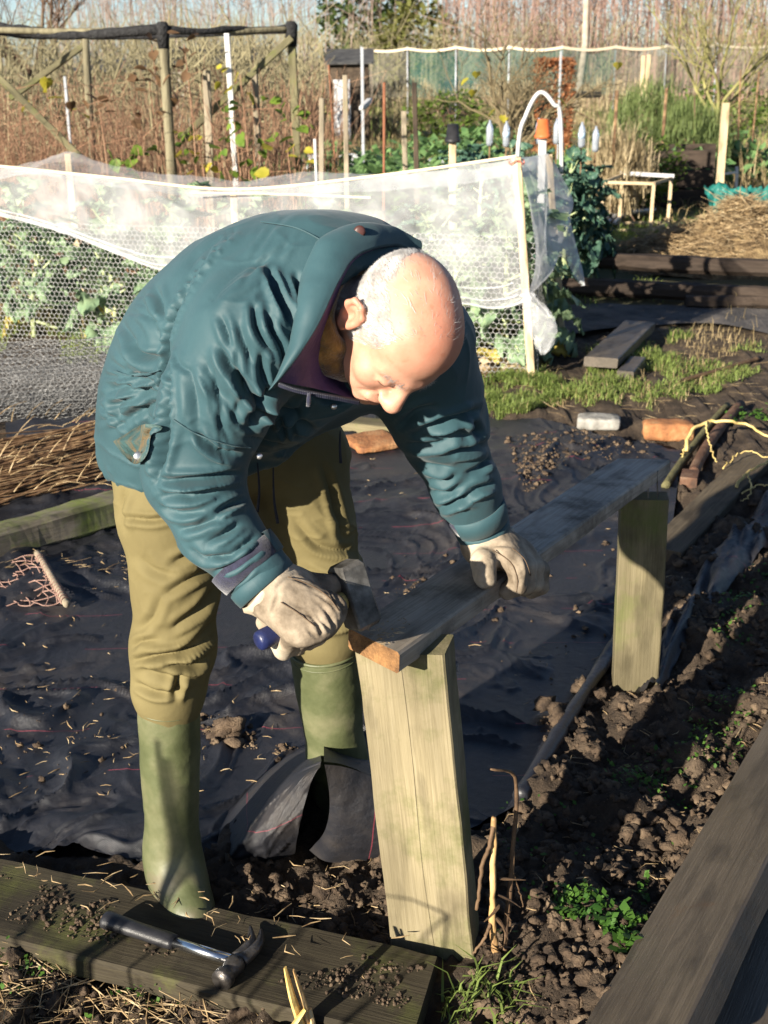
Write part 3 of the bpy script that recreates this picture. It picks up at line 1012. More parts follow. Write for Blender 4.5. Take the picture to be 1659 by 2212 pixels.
# ------------------------------------------------------------------ foreground boards
zb = 0.05
fb0, fb1 = gd(-160, 1895, zb), gd(918, 2152, zb)
d = unit(fb1 - fb0)
lf_ = np.cross(V(0, 0, 1), d)
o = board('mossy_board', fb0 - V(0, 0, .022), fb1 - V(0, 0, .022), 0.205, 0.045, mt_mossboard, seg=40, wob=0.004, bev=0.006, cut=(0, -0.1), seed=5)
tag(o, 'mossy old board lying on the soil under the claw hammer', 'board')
board_top = zb
Pb = np.array([gd(a, b, zb + .001) for a, b in in_px([(0, 1885), (930, 2095), (870, 2180), (0, 1990)], 1500)])
Pb = Pb[fbm(Pb * 9, 2) > -.05]
v1, f1 = clods(Pb, .0012 + .004 * rng.random(len(Pb)) ** 3)
stuff(link_mesh('soil_dust', v1, f1, mt_clod), 'crumbs of soil scattered on the mossy board', 'soil')
# the long dark board at the right, tilted, with another beside it in the shade
L0, L1 = gd(1740, 1470, .03), gd(1240, 2290, .03)
R0, R1 = gd(1830, 1520, .13), gd(1470, 2330, .16)
d = unit(L1 - L0)
c0, c1 = (L0 + R0) / 2, (L1 + R1) / 2
acr = unit((R0 - L0) - d * np.dot(R0 - L0, d))
nn = np.cross(d, acr)
nn = nn if nn[2] > 0 else -nn
o = board('dark_board', c0, c1, 0.21, 0.05, mt_darkboard, upd=nn, seg=30, wob=0.002, seed=6)
tag(o, 'long dark tilted board in the bottom right corner, rusty stain on top', 'board')
s0, s1 = gd(1900, 1620, .02), gd(1660, 2320, .02)
o = board('dark_board', s0, s1, 0.20, 0.05, mt_darkboard, upd=(0.1, 0, 1), seg=20, wob=0.002, seed=7)
tag(o, 'shaded dark board at the right edge, under the tilted board', 'board')

# ------------------------------------------------------------------ claw hammer on the mossy board
mt_grip = M('black_rubber_grip', [(0.008, 0.008, 0.010), (0.02, 0.02, 0.024)], scale=30, rough=0.45, bump=0.3, bscale=350, dist=0.002, spec=0.5)
mt_chrome = M('polished_steel', [(0.55, 0.57, 0.6), (0.7, 0.72, 0.75)], scale=20, rough=0.22, bump=0.03, metal=1.0)
mt_darksteel = M('dark_forged_steel', [(0.05, 0.045, 0.042), (0.16, 0.145, 0.135)], scale=35, rough=0.42, bump=0.15, bscale=150, metal=0.75, rvar=0.12)
zh = board_top + 0.018
hb, hg, hs = gd(225, 1985, zh), gd(378, 2036, zh), gd(492, 2072, zh)
ham = thing('claw_hammer', gd(380, 2040, board_top), 'claw hammer with black grip and shiny shaft lying on the mossy board', 'hammer')
hd = unit(hs - hb)
pts = smooth([hb, hb + (hg - hb) * .12, hb + (hg - hb) * .4, hb + (hg - hb) * .75, hg], 16)
rr = np.interp(np.linspace(0, 1, 16), [0, .06, .2, .55, .85, 1], [.012, .0175, .0185, .0155, .0165, .0145])
MB().tube(pts, rr, 14, flat=0.8).build('grip', mt_grip, ham, True)
MB().tube([hg - hd * .004, hs + hd * .01], 0.0098, 14).build('shaft', mt_chrome, ham, True)
hside = unit(np.cross(hd, V(0, 0, 1)))       # towards the viewer
hc = hs + hd * 0.018
hq = MB()
# eye block, neck and striking face
hq.tube(smooth([hc - hside * -.016, hc, hc + hside * .018, hc + hside * .030, hc + hside * .036, hc + hside * .05], 14), np.interp(np.linspace(0, 1, 14), [0, .3, .55, .7, .78, 1], [.013, .0175, .014, .014, .0185, .0185]), 14)
hdm = hq.build('hammer_head', mt_darksteel, ham, True)
claw = []
for sgn in (-1, 1):
    off = hd * 0.0065 * sgn
    cp = smooth([hc - hside * .008 + off * .6, hc - hside * .035 + off + hd * .004, hc - hside * .060 + off * 1.2 + hd * .000 + V(0, 0, -.002), hc - hside * .082 + off * 1.5 - hd * .012 + V(0, 0, -.006), hc - hside * .098 + off * 1.7 - hd * .022 + V(0, 0, -.008)], 14)
    MB().tube(cp, np.linspace(.0145, .0025, 14), 8, flat=.8).build('claw', mt_darksteel, ham, True)

# ------------------------------------------------------------------ lump hammer in the right hand
mt_blue = M('blue_dipped_paint', [(0.006, 0.010, 0.042), (0.014, 0.021, 0.085)], scale=18, rough=0.4, bump=0.1, spec=0.5)
mt_yellow = M('yellow_painted_wood', [(0.55, 0.36, 0.10), (0.75, 0.55, 0.22)], scale=18, rough=0.5, bump=0.1)
HB, HT = at(556, 1387, 1.645), at(770, 1283, 1.755)
hx = unit(HT - HB)
lump = thing('lump_hammer', HB, 'short lump hammer with square steel head held in the right glove', 'hammer')
Lh = np.linalg.norm(HT - HB)
pts = np.array([HB + hx * Lh * t_ for t_ in (0, .015, .06, .3, .62)])
MB().tube(pts, [.011, .0145, .0158, .0155, .015], 16).build('grip', mt_blue, lump, True)
pts = np.array([HB + hx * Lh * t_ for t_ in (.60, .75, .93)])
MB().tube(pts, [.0165, .0155, .014], 14).build('handle', mt_yellow, lump, True)
# square head with chamfered ends
long_ = unit(proj([HT])[0] * 0 @ np.zeros((2, 3)) + unit(at(815, 1342, 1.745) - at(752, 1228, 1.745)))
long_ = unit(long_ - hx * np.dot(long_, hx))
thr = np.cross(hx, long_)
hw_ = 0.0220
mb = MB()
sec = []
for t_, k in ((-.052, .80), (-.046, 1.0), (-.040, 1.0), (0.0, .97), (.040, 1.0), (.046, 1.0), (.052, .80)):
    c = hw_ * k * 1.16
    a = hw_ * k
    ring = [(a, c * .75), (c * .75, a), (-c * .75, a), (-a, c * .75), (-a, -c * .75), (-c * .75, -a), (c * .75, -a), (a, -c * .75)]
    sec.append([HT - hx * .004 + long_ * t_ + hx * u + thr * v_ for u, v_ in ring])
mb.grid(np.array(sec), closed=True)
n_ = len(sec[0])
mb.f.append(tuple(range(n_ - 1, -1, -1)))
mb.f.append(tuple((len(sec) - 1) * n_ + j for j in range(n_)))
mt_lump = M('worn_hammer_steel', [(0.04, 0.038, 0.036), (0.11, 0.105, 0.098), (0.25, 0.24, 0.225)], scale=24, rough=0.42, bump=0.06, bscale=180, metal=0.35, detail=9, stretch=(1, 1, 1), lo=.38, hi=.72)
mb.build('hammer_head', mt_lump, lump)
e0 = HT - hx * .004 + hx * (hw_ + .0005)
th_ = np.linspace(0, 2 * math.pi, 20, endpoint=False)
mb = MB()
rg = [[e0 + hx * dz + long_ * math.cos(a) * .019 * k + thr * math.sin(a) * .011 * k for a in th_] for dz, k in ((-.004, 1), (.002, 1), (.003, .8))]
mb.grid(np.array(rg), closed=True)
mb.f.append(tuple(2 * 20 + j for j in range(20)))
mb.build('handle_end', mt_blue, lump, True)

# ------------------------------------------------------------------ dry stalk by the near leg, pale split stalk in front
mt_stalk = M('dry_hollow_stalk', [(0.16, 0.09, 0.045), (0.45, 0.28, 0.12), (0.68, 0.50, 0.26)], scale=14, rough=0.55, bump=0.2, bscale=60, stretch=(1, 1, .3))
mt_stalkd = M('dark_dry_stalk', [(0.05, 0.03, 0.018), (0.14, 0.085, 0.045)], scale=20, rough=0.7, bump=0.2)
yb = gd(1085, 2085)[1]
dry = thing('dry_stalk', gd(1085, 2100), 'broken dry stalk standing right of the near bench leg', 'plant')
def crooked(px, Y, r0, r1, n=26, jit=.0007):
    P = smooth([at(a, b, Y + c) for a, b, c in px], n)
    P = P + rng.normal(0, jit, P.shape) * V(1, 1, .3)
    return P, np.interp(np.linspace(0, 1, n), [0, 1], [r0, r1]) * (1 + .06 * rng.normal(0, 1, n))
for px, r0, r1, mm in (([(1078, 2130, 0), (1070, 2060, 0), (1064, 1990, -.01), (1064, 1900, -.02), (1066, 1820, -.02), (1066, 1765, -.02)], .0072, .0045, mt_stalk),
                   ([(1084, 2130, 0), (1090, 2040, .01), (1098, 1960, .02), (1106, 1880, .02), (1112, 1790, .03), (1116, 1700, .03), (1108, 1672, .02), (1090, 1664, .0), (1060, 1662, -.02)], .0056, .0022, mt_stalkd),
                   ([(1066, 1780, -.02), (1056, 1830, -.03), (1042, 1870, -.03), (1036, 1925, -.04), (1030, 1965, -.04)], .0038, .003, mt_stalkd),
                   ([(1062, 1990, -.01), (1048, 2025, -.03), (1022, 2060, -.04)], .0035, .002, mt_stalkd),
                   ([(1085, 2110, 0), (1108, 2150, -.04), (1122, 2220, -.08), (1130, 2300, -.12)], .009, .011, mt_stalkd),
                   ([(1080, 2110, 0), (1070, 2150, -.01), (1050, 2165, -.01)], .007, .005, mt_stalk),
                   ([(1140, 2130, 0), (1180, 2150, -.02), (1240, 2185, -.03), (1300, 2230, -.06)], .004, .004, mt_stalkd),
                   ([(1106, 1880, .02), (1122, 1925, .03), (1130, 1960, .03)], .002, .001, mt_stalkd)):
    P, rr = crooked(px, yb, r0, r1)
    MB().tube(P, rr, 8).build('stem', mm, dry, True)
for k in range(9):
    t_ = rng.random()
    p = at(1064 + 30 * rng.random(), 1880 + 180 * rng.random(), yb - .01)
    d = unit(rng.normal(0, 1, 3) * V(1, .5, .6) + V(0, 0, -.6))
    P = smooth([p, p + d * .02 + V(.004, 0, 0), p + d * .045], 5)
    MB().tube(P, [.003, .0045, .003, .002, .001], 4, flat=.25).build('dead_leaf', mt_stalkd, dry)
spl = thing('split_stalk', gd(640, 2230), 'pale splintered stalk end sticking up at the bottom edge', 'plant')
ys = gd(640, 2290)[1] + .02
for px, r, mm in (([(672, 2300, 0), (650, 2210, 0), (630, 2150, .0), (616, 2090, .01)], [.016, .014, .010, .005], mt_yellow), ([(690, 2300, 0), (664, 2200, .01), (652, 2150, .01), (634, 2095, .01)], [.014, .012, .008, .003], mt_stalk),
                 ([(590, 2300, -.02), (630, 2225, -.02), (660, 2180, -.01)], [.012, .010, .006], mt_yellow), ([(668, 2180, .01), (680, 2230, 0), (690, 2290, 0)], [.008, .009, .009], mt_stalk)):
    P = smooth([at(a, b, ys + c) for a, b, c in px], 10)
    MB().tube(P, np.interp(np.linspace(0, 1, 10), np.linspace(0, 1, len(r)), r), 6, flat=.5).build('splinter', mm, spl)

# ------------------------------------------------------------------ leafless shrub behind the viewer's left, outside the picture; it dapples the foreground
shr = thing('dry_shrub', V(-1.25, .55, 0), 'leafless twiggy shrub at the left end of the mossy board', 'shrub')
mb = MB()
for k in range(150):
    p = V(-1.25 + rng.uniform(-.75, .75), .55 + rng.uniform(-.25, .25), 0)
    h_ = rng.uniform(.25, .52)
    d = unit(V(rng.normal(0, .35), rng.normal(0, .3), 1))
    P = smooth([p, p + d * h_ * .5 + rng.normal(0, .02, 3), p + d * h_ + rng.normal(0, .04, 3)], 5)
    mb.tube(P, np.linspace(.006, .003, 5), 4, cap=False)
    for j in range(3):
        q = P[rng.integers(1, 5)]
        e = unit(rng.normal(0, 1, 3) + V(0, 0, .4)) * rng.uniform(.06, .2)
        mb.tube([q, q + e * .5 + V(0, 0, .01), q + e], [.003, .0025, .0015], 3, cap=False)
stuff(mb.build('twigs', mt_twig, shr))
P = np.array([V(-1.25, .55, .25) + rng.normal(0, 1, 3) * V(.45, .15, .10) for k in range(900)])
v1, f1 = leaflets(P[(P[:, 2] > .02) & (P[:, 2] < .46)], .05)
stuff(link_mesh('dead_leaves', v1, f1, mt_straw, shr))
for px, py in ((370, 1700), (395, 1760), (350, 1660)):
    q = at(px, py, 1.93)
    s_ = 1.45
    tp_ = q + np.array(to_sun) * s_ / math.cos(SUN_EL)
    MB().tube(smooth([V(tp_[0], tp_[1], 0), tp_ * V(1, 1, .5), tp_ + V(.01, 0, .06)], 8), np.linspace(.009, .004, 8), 6).build('stem', mt_twig, shr)

# ================================================================== THE MAN
class Field:
    """distance field on a grid, blended from simple solids and meshed as one continuous surface"""
    def __init__(s, lo, hi, h):
        s.lo, s.h = np.asarray(lo, float), h
        s.n = np.ceil((np.asarray(hi) - s.lo) / h).astype(int) + 1
        s.ax = [s.lo[i] + np.arange(s.n[i]) * h for i in range(3)]
        s.d = np.ones(tuple(s.n), np.float32)
    def _reg(s, lo, hi, mg):
        a = np.clip(((np.asarray(lo) - mg - s.lo) / s.h).astype(int), 0, s.n)
        b = np.clip(((np.asarray(hi) + mg - s.lo) / s.h).astype(int) + 2, 0, s.n)
        sl = tuple(slice(int(a[i]), int(b[i])) for i in range(3))
        P = np.stack(np.meshgrid(*[s.ax[i][sl[i]] for i in range(3)], indexing='ij'), -1).astype(np.float32)
        return sl, P
    def _mix(s, sl, e, k, sub):
        a = s.d[sl]
        if a.size == 0:
            return
        if sub:
            a, b = -a, e
        else:
            b = e
        if k > 0:
            h = np.maximum(k - np.abs(a - b), 0) / k
            r = np.minimum(a, b) - h * h * k / 4
        else:
            r = np.minimum(a, b)
        s.d[sl] = -r if sub else r
    def cone(s, a, b, ra, rb, k=0.02, sub=False):
        a, b = np.asarray(a, float), np.asarray(b, float)
        r = max(ra, rb)
        sl, P = s._reg(np.minimum(a, b) - r, np.maximum(a, b) + r, k + 3 * s.h)
        ba = (b - a).astype(np.float32)
        t = np.clip(((P - a.astype(np.float32)) @ ba) / max(float(ba @ ba), 1e-9), 0, 1)
        e = np.linalg.norm(P - a.astype(np.float32) - t[..., None] * ba, axis=-1) - (ra + (rb - ra) * t)
        s._mix(sl, e, k, sub)
    def ell(s, c, r, k=0.02, A=None, sub=False):
        c, r = np.asarray(c, float), np.asarray(r, float)
        m_ = r.max()
        sl, P = s._reg(c - m_, c + m_, k + 3 * s.h)
        q = P - c.astype(np.float32)
        if A is not None:
            q = q @ np.asarray(A, np.float32).T        # rows of A are the axes
        k0 = np.linalg.norm(q / r.astype(np.float32), axis=-1)
        k1 = np.linalg.norm(q / (r ** 2).astype(np.float32), axis=-1)
        s._mix(sl, k0 * (k0 - 1) / np.maximum(k1, 1e-6), k, sub)
    def chain(s, P, r, k=0.02, sub=False):
        for i in range(len(P) - 1):
            s.cone(P[i], P[i + 1], r[i], r[i + 1], k, sub)
    def half(s, p, n, k=0.01):
        """cut away the side the normal points to"""
        P = np.stack(np.meshgrid(*s.ax, indexing='ij'), -1).astype(np.float32)
        e = (P - np.asarray(p, np.float32)) @ np.asarray(n, np.float32)
        a = s.d
        h = np.maximum(k - np.abs(a - e), 0) / k
        s.d = np.maximum(a, e) + h * h * k / 4
    def mesh(s):
        d = s.d
        S_ = d < 0
        n = np.array(d.shape) - 1
        cnt = np.zeros(tuple(n), np.int8)
        cr = [(i, j, k) for i in (0, 1) for j in (0, 1) for k in (0, 1)]
        for i, j, k in cr:
            cnt += S_[i:i + n[0], j:j + n[1], k:k + n[2]]
        act = np.argwhere((cnt > 0) & (cnt < 8))
        vid = -np.ones(tuple(n), np.int64)
        vid[act[:, 0], act[:, 1], act[:, 2]] = np.arange(len(act))
        acc, num = np.zeros((len(act), 3)), np.zeros(len(act))
        for a in cr:
            for x in range(3):
                if a[x] == 0:
                    b = list(a)
                    b[x] = 1
                    da = d[act[:, 0] + a[0], act[:, 1] + a[1], act[:, 2] + a[2]]
                    db = d[act[:, 0] + b[0], act[:, 1] + b[1], act[:, 2] + b[2]]
                    mk = (da < 0) != (db < 0)
                    t = np.where(mk, da / (da - db + 1e-12), 0)
                    p = np.tile(np.array(a, float), (len(act), 1))
                    p[:, x] = t
                    acc[mk] += p[mk]
                    num[mk] += 1
        v = s.lo + (act + acc / num[:, None]) * s.h
        F = []
        for x in range(3):
            y, z = (x + 1) % 3, (x + 2) % 3
            sh = [slice(None)] * 3
            s0, s1 = list(sh), list(sh)
            s0[x], s1[x] = slice(0, -1), slice(1, None)
            ch = S_[tuple(s0)] != S_[tuple(s1)]
            e = np.argwhere(ch)
            ok = (e[:, y] > 0) & (e[:, z] > 0) & (e[:, y] < n[y]) & (e[:, z] < n[z])
            e = e[ok]
            inside = S_[e[:, 0], e[:, 1], e[:, 2]]
            def cell(dy, dz):
                c = e.copy()
                c[:, y] -= dy
                c[:, z] -= dz
                return vid[c[:, 0], c[:, 1], c[:, 2]]
            q = np.stack([cell(1, 1), cell(0, 1), cell(0, 0), cell(1, 0)], -1)
            q[~inside] = q[~inside][:, ::-1]
            F.append(q)
        F = np.concatenate(F)
        return v, F[(F >= 0).all(1)]

def vnormals(v, f):
    a, b = v[f[:, 2]] - v[f[:, 0]], v[f[:, 3]] - v[f[:, 1]]
    fn = np.cross(a, b)
    N = np.zeros_like(v)
    for k in range(4):
        np.add.at(N, f[:, k], fn)
    return N / (np.linalg.norm(N, axis=1)[:, None] + 1e-12)
def relax(v, f, it=2, w_=0.5):
    for _ in range(it):
        acc, cnt = np.zeros_like(v), np.zeros(len(v))
        for a in range(4):
            b = f[:, (a + 1) % 4]
            np.add.at(acc, f[:, a], v[b])
            np.add.at(acc, b, v[f[:, a]])
            np.add.at(cnt, f[:, a], 1)
            np.add.at(cnt, b, 1)
        v = v * (1 - w_) + w_ * acc / np.maximum(cnt, 1)[:, None]
    return v
def subdiv(v, f):
    E = np.sort(np.concatenate([f[:, [k, (k + 1) % 4]] for k in range(4)]), 1)
    u, inv = np.unique(E[:, 0] * len(v) + E[:, 1], return_inverse=True)
    a, b = u // len(v), u % len(v)
    n, m_ = len(v), len(u)
    nf = len(f)
    e = inv.reshape(4, nf) + n
    c = np.arange(nf) + n + m_
    V2 = np.concatenate([v, (v[a] + v[b]) / 2, v[f].mean(1)])
    F2 = np.concatenate([np.stack([f[:, k], e[k], c, e[(k + 3) % 4]], -1) for k in range(4)])
    return V2, F2
def creases(v, f, strokes, cf_=1.3):
    """press folds into cloth: each stroke is a line along the surface, width in layout units, depth in metres"""
    N = vnormals(v, f)
    view = v - CAM
    view /= np.linalg.norm(view, axis=1)[:, None]
    front = np.clip(-(N * view).sum(1) * 2.0, 0, 1)
    q = proj(v)
    dis = np.zeros(len(v))
    for pts, wpx, dep in strokes:
        L = smooth(pts, 24)
        lo, hi = L.min(0) - wpx * 5, L.max(0) + wpx * 5
        ix = np.where((q > lo).all(1) & (q < hi).all(1) & (front > 0.02))[0]
        if len(ix) == 0:
            continue
        Q = q[ix]
        dd = np.linalg.norm(Q[:, None, :] - L[None], axis=-1)
        j = dd.argmin(1)
        T = np.gradient(L, axis=0)
        T /= np.linalg.norm(T, axis=1)[:, None] + 1e-9
        r = Q - L[j]
        sd_ = T[j][:, 0] * r[:, 1] - T[j][:, 1] * r[:, 0]
        along = j / 23.0
        over = np.sqrt(np.maximum((r ** 2).sum(1) - sd_ ** 2, 0))
        env = np.sin(np.pi * np.clip(along * 0.9 + 0.05, 0, 1)) ** 0.6 * np.exp(-(over / wpx) ** 2)
        wpx = wpx * .82
        pr = -np.exp(-(np.abs(sd_) / wpx) ** 1.3) + 0.75 * np.exp(-((sd_ - 2.0 * wpx) / (1.1 * wpx)) ** 2) + 0.55 * np.exp(-((sd_ + 2.0 * wpx) / (1.1 * wpx)) ** 2)
        dis[ix] += cf_ * dep * env * pr * front[ix]
    return v + N * dis[:, None]
def crumple(v, f, amp, seed, sc_=9.0):
    """sharp little ridges, as in crumpled nylon, in patches"""
    N = vnormals(v, f)
    q = v + .05 * np.stack([fbm(v * 5 + seed, 2), fbm(v * 5 + seed + 7, 2), fbm(v * 5 + seed + 13, 2)], -1)
    r = (1 - np.abs(fbm(q * sc_ * V(1.0, 1.0, .55) + seed, 2))) ** 7
    r2 = (1 - np.abs(fbm(q * sc_ * 1.9 * V(.5, .8, 1.1) + seed + 5, 2))) ** 7
    m_ = np.clip(.5 + .9 * fbm(v * 4.5 + seed + 3, 2), 0, 1)
    return v + N * (amp * (r + .6 * r2) * m_)[:, None]
def rough_cloth(v, f, amp, sc_, seed=0.0, st=(1, 1, 1)):
    N = vnormals(v, f)
    return v + N * (amp * fbm(v * sc_ * V(*st) + seed, 3))[:, None]
def on(v, px, py, off=0.0, rad=9):
    """the foremost surface point seen at a layout position, pushed out by off"""
    q = proj(v)
    d2 = ((q - V(px, py)) ** 2).sum(1)
    ix = np.where(d2 < rad ** 2)[0]
    if len(ix) == 0:
        ix = np.argsort(d2)[:6]
    dep = (v[ix] - CAM) @ fwd
    j = ix[dep.argmin()]
    Y_ = v[j][1]
    p = at(px, py, Y_)
    return p + unit(CAM - p) * off

mt_jacket = M('teal_waxed_jacket', [(0.019, 0.052, 0.064), (0.028, 0.070, 0.084)], scale=5, rough=0.62, bump=0.26, bscale=24, dist=0.007, spec=0.3, rvar=0.05, sheen=0.08)
mt_jacket_dirty = M('teal_muddy_flap', [(0.035, 0.075, 0.075), (0.12, 0.09, 0.05)], scale=16, rough=0.6, bump=0.4, bscale=70, lo=.45, hi=.6)
mt_navy = M('navy_strap', [(0.008, 0.009, 0.022), (0.022, 0.023, 0.05)], scale=90, rough=0.9, bump=0.5, bscale=400, dist=0.002, sheen=0.4)
mt_lining = M('purple_lining', [(0.042, 0.030, 0.095), (0.085, 0.06, 0.16)], scale=12, rough=0.5, bump=0.4, bscale=40, dist=0.01)
mt_scarf = M('brown_plaid_scarf', [(0.03, 0.025, 0.03), (0.17, 0.105, 0.03), (0.30, 0.19, 0.05), (0.07, 0.05, 0.07), (0.36, 0.10, 0.04)], scale=16, rough=0.95, bump=0.7, bscale=260, dist=0.004, sheen=0.5, lo=.3, hi=.7, detail=3)
mt_trouser = M('khaki_trousers', [(0.105, 0.085, 0.036), (0.155, 0.128, 0.058)], scale=4, rough=0.8, bump=0.12, bscale=60, dist=0.006, spec=0.2)
mt_boot = M('green_rubber', [(0.052, 0.062, 0.026), (0.082, 0.092, 0.042), (0.14, 0.138, 0.075)], scale=9, rough=0.5, bump=0.12, bscale=30, spec=0.45, rvar=0.1)
mt_glove = M('beige_work_leather', [(0.10, 0.076, 0.052), (0.26, 0.21, 0.155), (0.40, 0.345, 0.27)], scale=14, rough=0.85, bump=0.3, bscale=120, dist=0.003, lo=.34, hi=.66)
mt_skin = M('skin', [(0.43, 0.215, 0.145), (0.51, 0.285, 0.20)], scale=30, rough=0.52, bump=0.12, bscale=160, dist=0.002, spec=0.4, attr='tint', sss=0.12)
mt_hair = M('white_hair', [(0.20, 0.195, 0.19), (0.38, 0.37, 0.36), (0.56, 0.55, 0.54)], scale=45, rough=0.6, bump=0)
mt_snap = M('snap_button', [(0.55, 0.55, 0.55), (0.7, 0.7, 0.7)], scale=20, rough=0.3, bump=0, metal=0.9)
mt_dark = M('dark_seam', [(0.01, 0.012, 0.02), (0.03, 0.032, 0.045)], scale=60, rough=0.7, bump=0)

foot_n, foot_f = gd(395, 1955), gd(735, 1765)
man = thing('person', (foot_n + foot_f) / 2 * V(1, 1, 0), 'man in teal jacket, khaki trousers and green boots bending to hammer the bench', 'person')
Fb, Lb = unit(V(.72, -.69, 0)), unit(V(.69, .72, 0))

# ---- head and neck, one skin surface; local x = his right, y = face, z = crown
ta, tb = .98, .20                              # how far the face points down and the crown towards the viewer
Rh = unit(-.78 * rt - .62 * fwd)
Fh = unit(.62 * tb * rt - ta * upv - .78 * tb * fwd)
Uh = np.cross(Rh, Fh)
skull_w = at(884, 682, 1.735)
HL = np.stack([Rh, Fh, Uh]) * 0.90                    # rows: local axes
hd0 = skull_w - V(0, -.012, .035) @ HL
def hw(p):
    return hd0 + np.asarray(p, float) @ HL
fh = Field((-.12, -.16, -.21), (.12, .15, .145), .0026)
fh.ell((0, -.014, .036), (.0765, .098, .088), .01)
fh.ell((0, .030, .045), (.066, .060, .066), .03)
fh.ell((0, .026, -.030), (.060, .064, .070), .03)
fh.ell((0, .030, -.072), (.050, .058, .040), .025)
fh.ell((0, .076, -.094), (.020, .018, .017), .022)
for s in (-1, 1):
    fh.ell((s * .040, .058, -.026), (.026, .026, .022), .022)
    fh.cone((s * .012, .090, .020), (s * .046, .072, .019), .0105, .010, .016)
    fh.ell((s * .033, .104, .000), (.014, .014, .009), .012, sub=True)
    fh.ell((s * .032, .0805, -.001), (.0155, .0135, .0125), .005)
    fh.cone((s * .019, .0925, -.0045), (s * .044, .083, -.0045), .0022, .0018, .003)
    fh.ell((s * .013, .098, -.037), (.0105, .013, .009), .009)
    fh.cone((s * .020, .094, -.042), (s * .032, .082, -.070), .0035, .003, .008, True)
    # ear: bowl, rim and lobe
    ec = V(s * .0795, -.012, -.004)
    o_ = V(s, -.45, 0) / math.hypot(1, .45)
    fh.ell(ec + V(s * .002, -.006, 0), (.009, .021, .031), .008)
    pts = [ec + V(s * .000, .012, .010), ec + V(s * .004, .010, .026), ec + V(s * .009, -.004, .034), ec + V(s * .013, -.019, .026), ec + V(s * .013, -.022, .008), ec + V(s * .009, -.015, -.012), ec + V(s * .004, -.004, -.026), ec + V(s * .001, .004, -.030)]
    fh.chain(pts, [.0035, .0042, .0048, .005, .0048, .0045, .0065, .005], .005)
    fh.ell(ec + V(s * .011, -.003, .002), (.0085, .0085, .0135), .005, sub=True)
    fh.cone(ec + V(s * .004, .012, .002), ec + V(s * .005, .011, -.010), .0045, .004, .005)
fh.cone((0, .091, .014), (0, .114, -.028), .0090, .0125, .014)
fh.ell((0, .113, -.035), (.0135, .012, .0115), .009)
fh.cone((-.018, .089, -.066), (.018, .089, -.066), .0075, .0075, .010)
fh.ell((0, .093, -.064), (.018, .009, .006), .006)
fh.ell((0, .091, -.0775), (.017, .010, .0065), .006)
fh.cone((-.025, .098, -.0705), (.025, .098, -.0705), .0022, .0022, .003, True)
fh.chain([(0, -.030, -.02), (0, -.058, -.09), (0, -.085, -.20)], [.060, .055, .062], .03)
v, f = fh.mesh()
v = relax(v, f, 2)
N = vnormals(v, f)
# wrinkles round the eye and on the cheek
for c, dv, a in (((.052, .075, -.002), (.3, -.9, .2), .0011), ((.052, .074, -.010), (.3, -.8, -.3), .0011), ((.046, .078, -.017), (.4, -.7, -.5), .001)):
    d_ = unit(V(*dv))
    r = v - V(*c)
    al = r @ d_
    pe = np.linalg.norm(r - al[:, None] * d_, axis=1)
    v = v - N * (a * np.exp(-(pe / .0022) ** 2) * np.exp(-(al / .014) ** 2))[:, None]
tint = np.ones((len(v), 3))
top = np.clip((v[:, 2] - .02) / .09, 0, 1) * np.clip((v[:, 1] + .09) / .12, 0, 1)
nose = np.exp(-((np.linalg.norm(v - V(0, .118, -.034), axis=1)) / .022) ** 2)
cheek = np.exp(-((np.abs(v[:, 0]) - .045) / .018) ** 2 - ((v[:, 1] - .06) / .025) ** 2 - ((v[:, 2] + .03) / .02) ** 2)
ear_ = np.clip((np.abs(v[:, 0]) - .080) / .006, 0, 1)
lip = np.exp(-((v[:, 2] + .0705) / .008) ** 2 - (v[:, 0] / .021) ** 2) * (v[:, 1] > .085)
red = np.clip(.85 * top + .6 * nose + .45 * cheek + .55 * ear_ + .7 * lip + .18 * fbm(v * 40, 3), 0, 1)
tint *= 1 - red[:, None] * V(.05, .26, .30)
spot = np.clip((fbm(v * 70, 3) - .62) * 4, 0, 1) * (top > .1)
tint *= 1 - spot[:, None] * V(.06, .14, .18)
eye = np.exp(-((v[:, 2] + .0045) / .0026) ** 2) * (np.abs(np.abs(v[:, 0]) - .032) < .014) * (v[:, 1] > .074)
tint *= 1 - .85 * eye[:, None]  # lash line and the shade of the lid crease, darkened in the skin tint
mo_ = np.exp(-((v[:, 2] + .0705) / .0018) ** 2) * (np.abs(v[:, 0]) < .024) * (v[:, 1] > .078)
tint *= 1 - .6 * mo_[:, None]  # shade between the lips put into the tint as a dark line
hz_ = np.clip((np.abs(v[:, 0]) - .048) / .018, 0, 1) * (v[:, 1] < .04) * (v[:, 2] > -.035) * np.clip((.085 - v[:, 2]) / .03, 0, 1) * (v[:, 1] < .015 + .5 * (v[:, 2] + .02))
hz_ = np.maximum(hz_, np.clip((-.035 - v[:, 1]) / .02, 0, 1) * (v[:, 2] > -.085) * np.clip((.10 - v[:, 2]) / .03, 0, 1))
hz_ = np.where((np.abs(v[:, 0]) > .0785) & (v[:, 1] > -.045) & (v[:, 1] < .01) & (v[:, 2] < .035), 0, hz_) * np.clip(.75 + .35 * fbm(v * 60, 2), 0, 1)
tint = tint * (1 - .8 * hz_[:, None]) + V(.72, 1.15, 1.5) * .8 * hz_[:, None]
body = link_mesh('body', v @ HL + hd0, f, mt_skin, man, True)
ca = body.data.color_attributes.new('tint', 'FLOAT_COLOR', 'POINT')
ca.data.foreach_set('color', np.concatenate([tint, np.ones((len(v), 1))], 1).astype(np.float32).ravel())
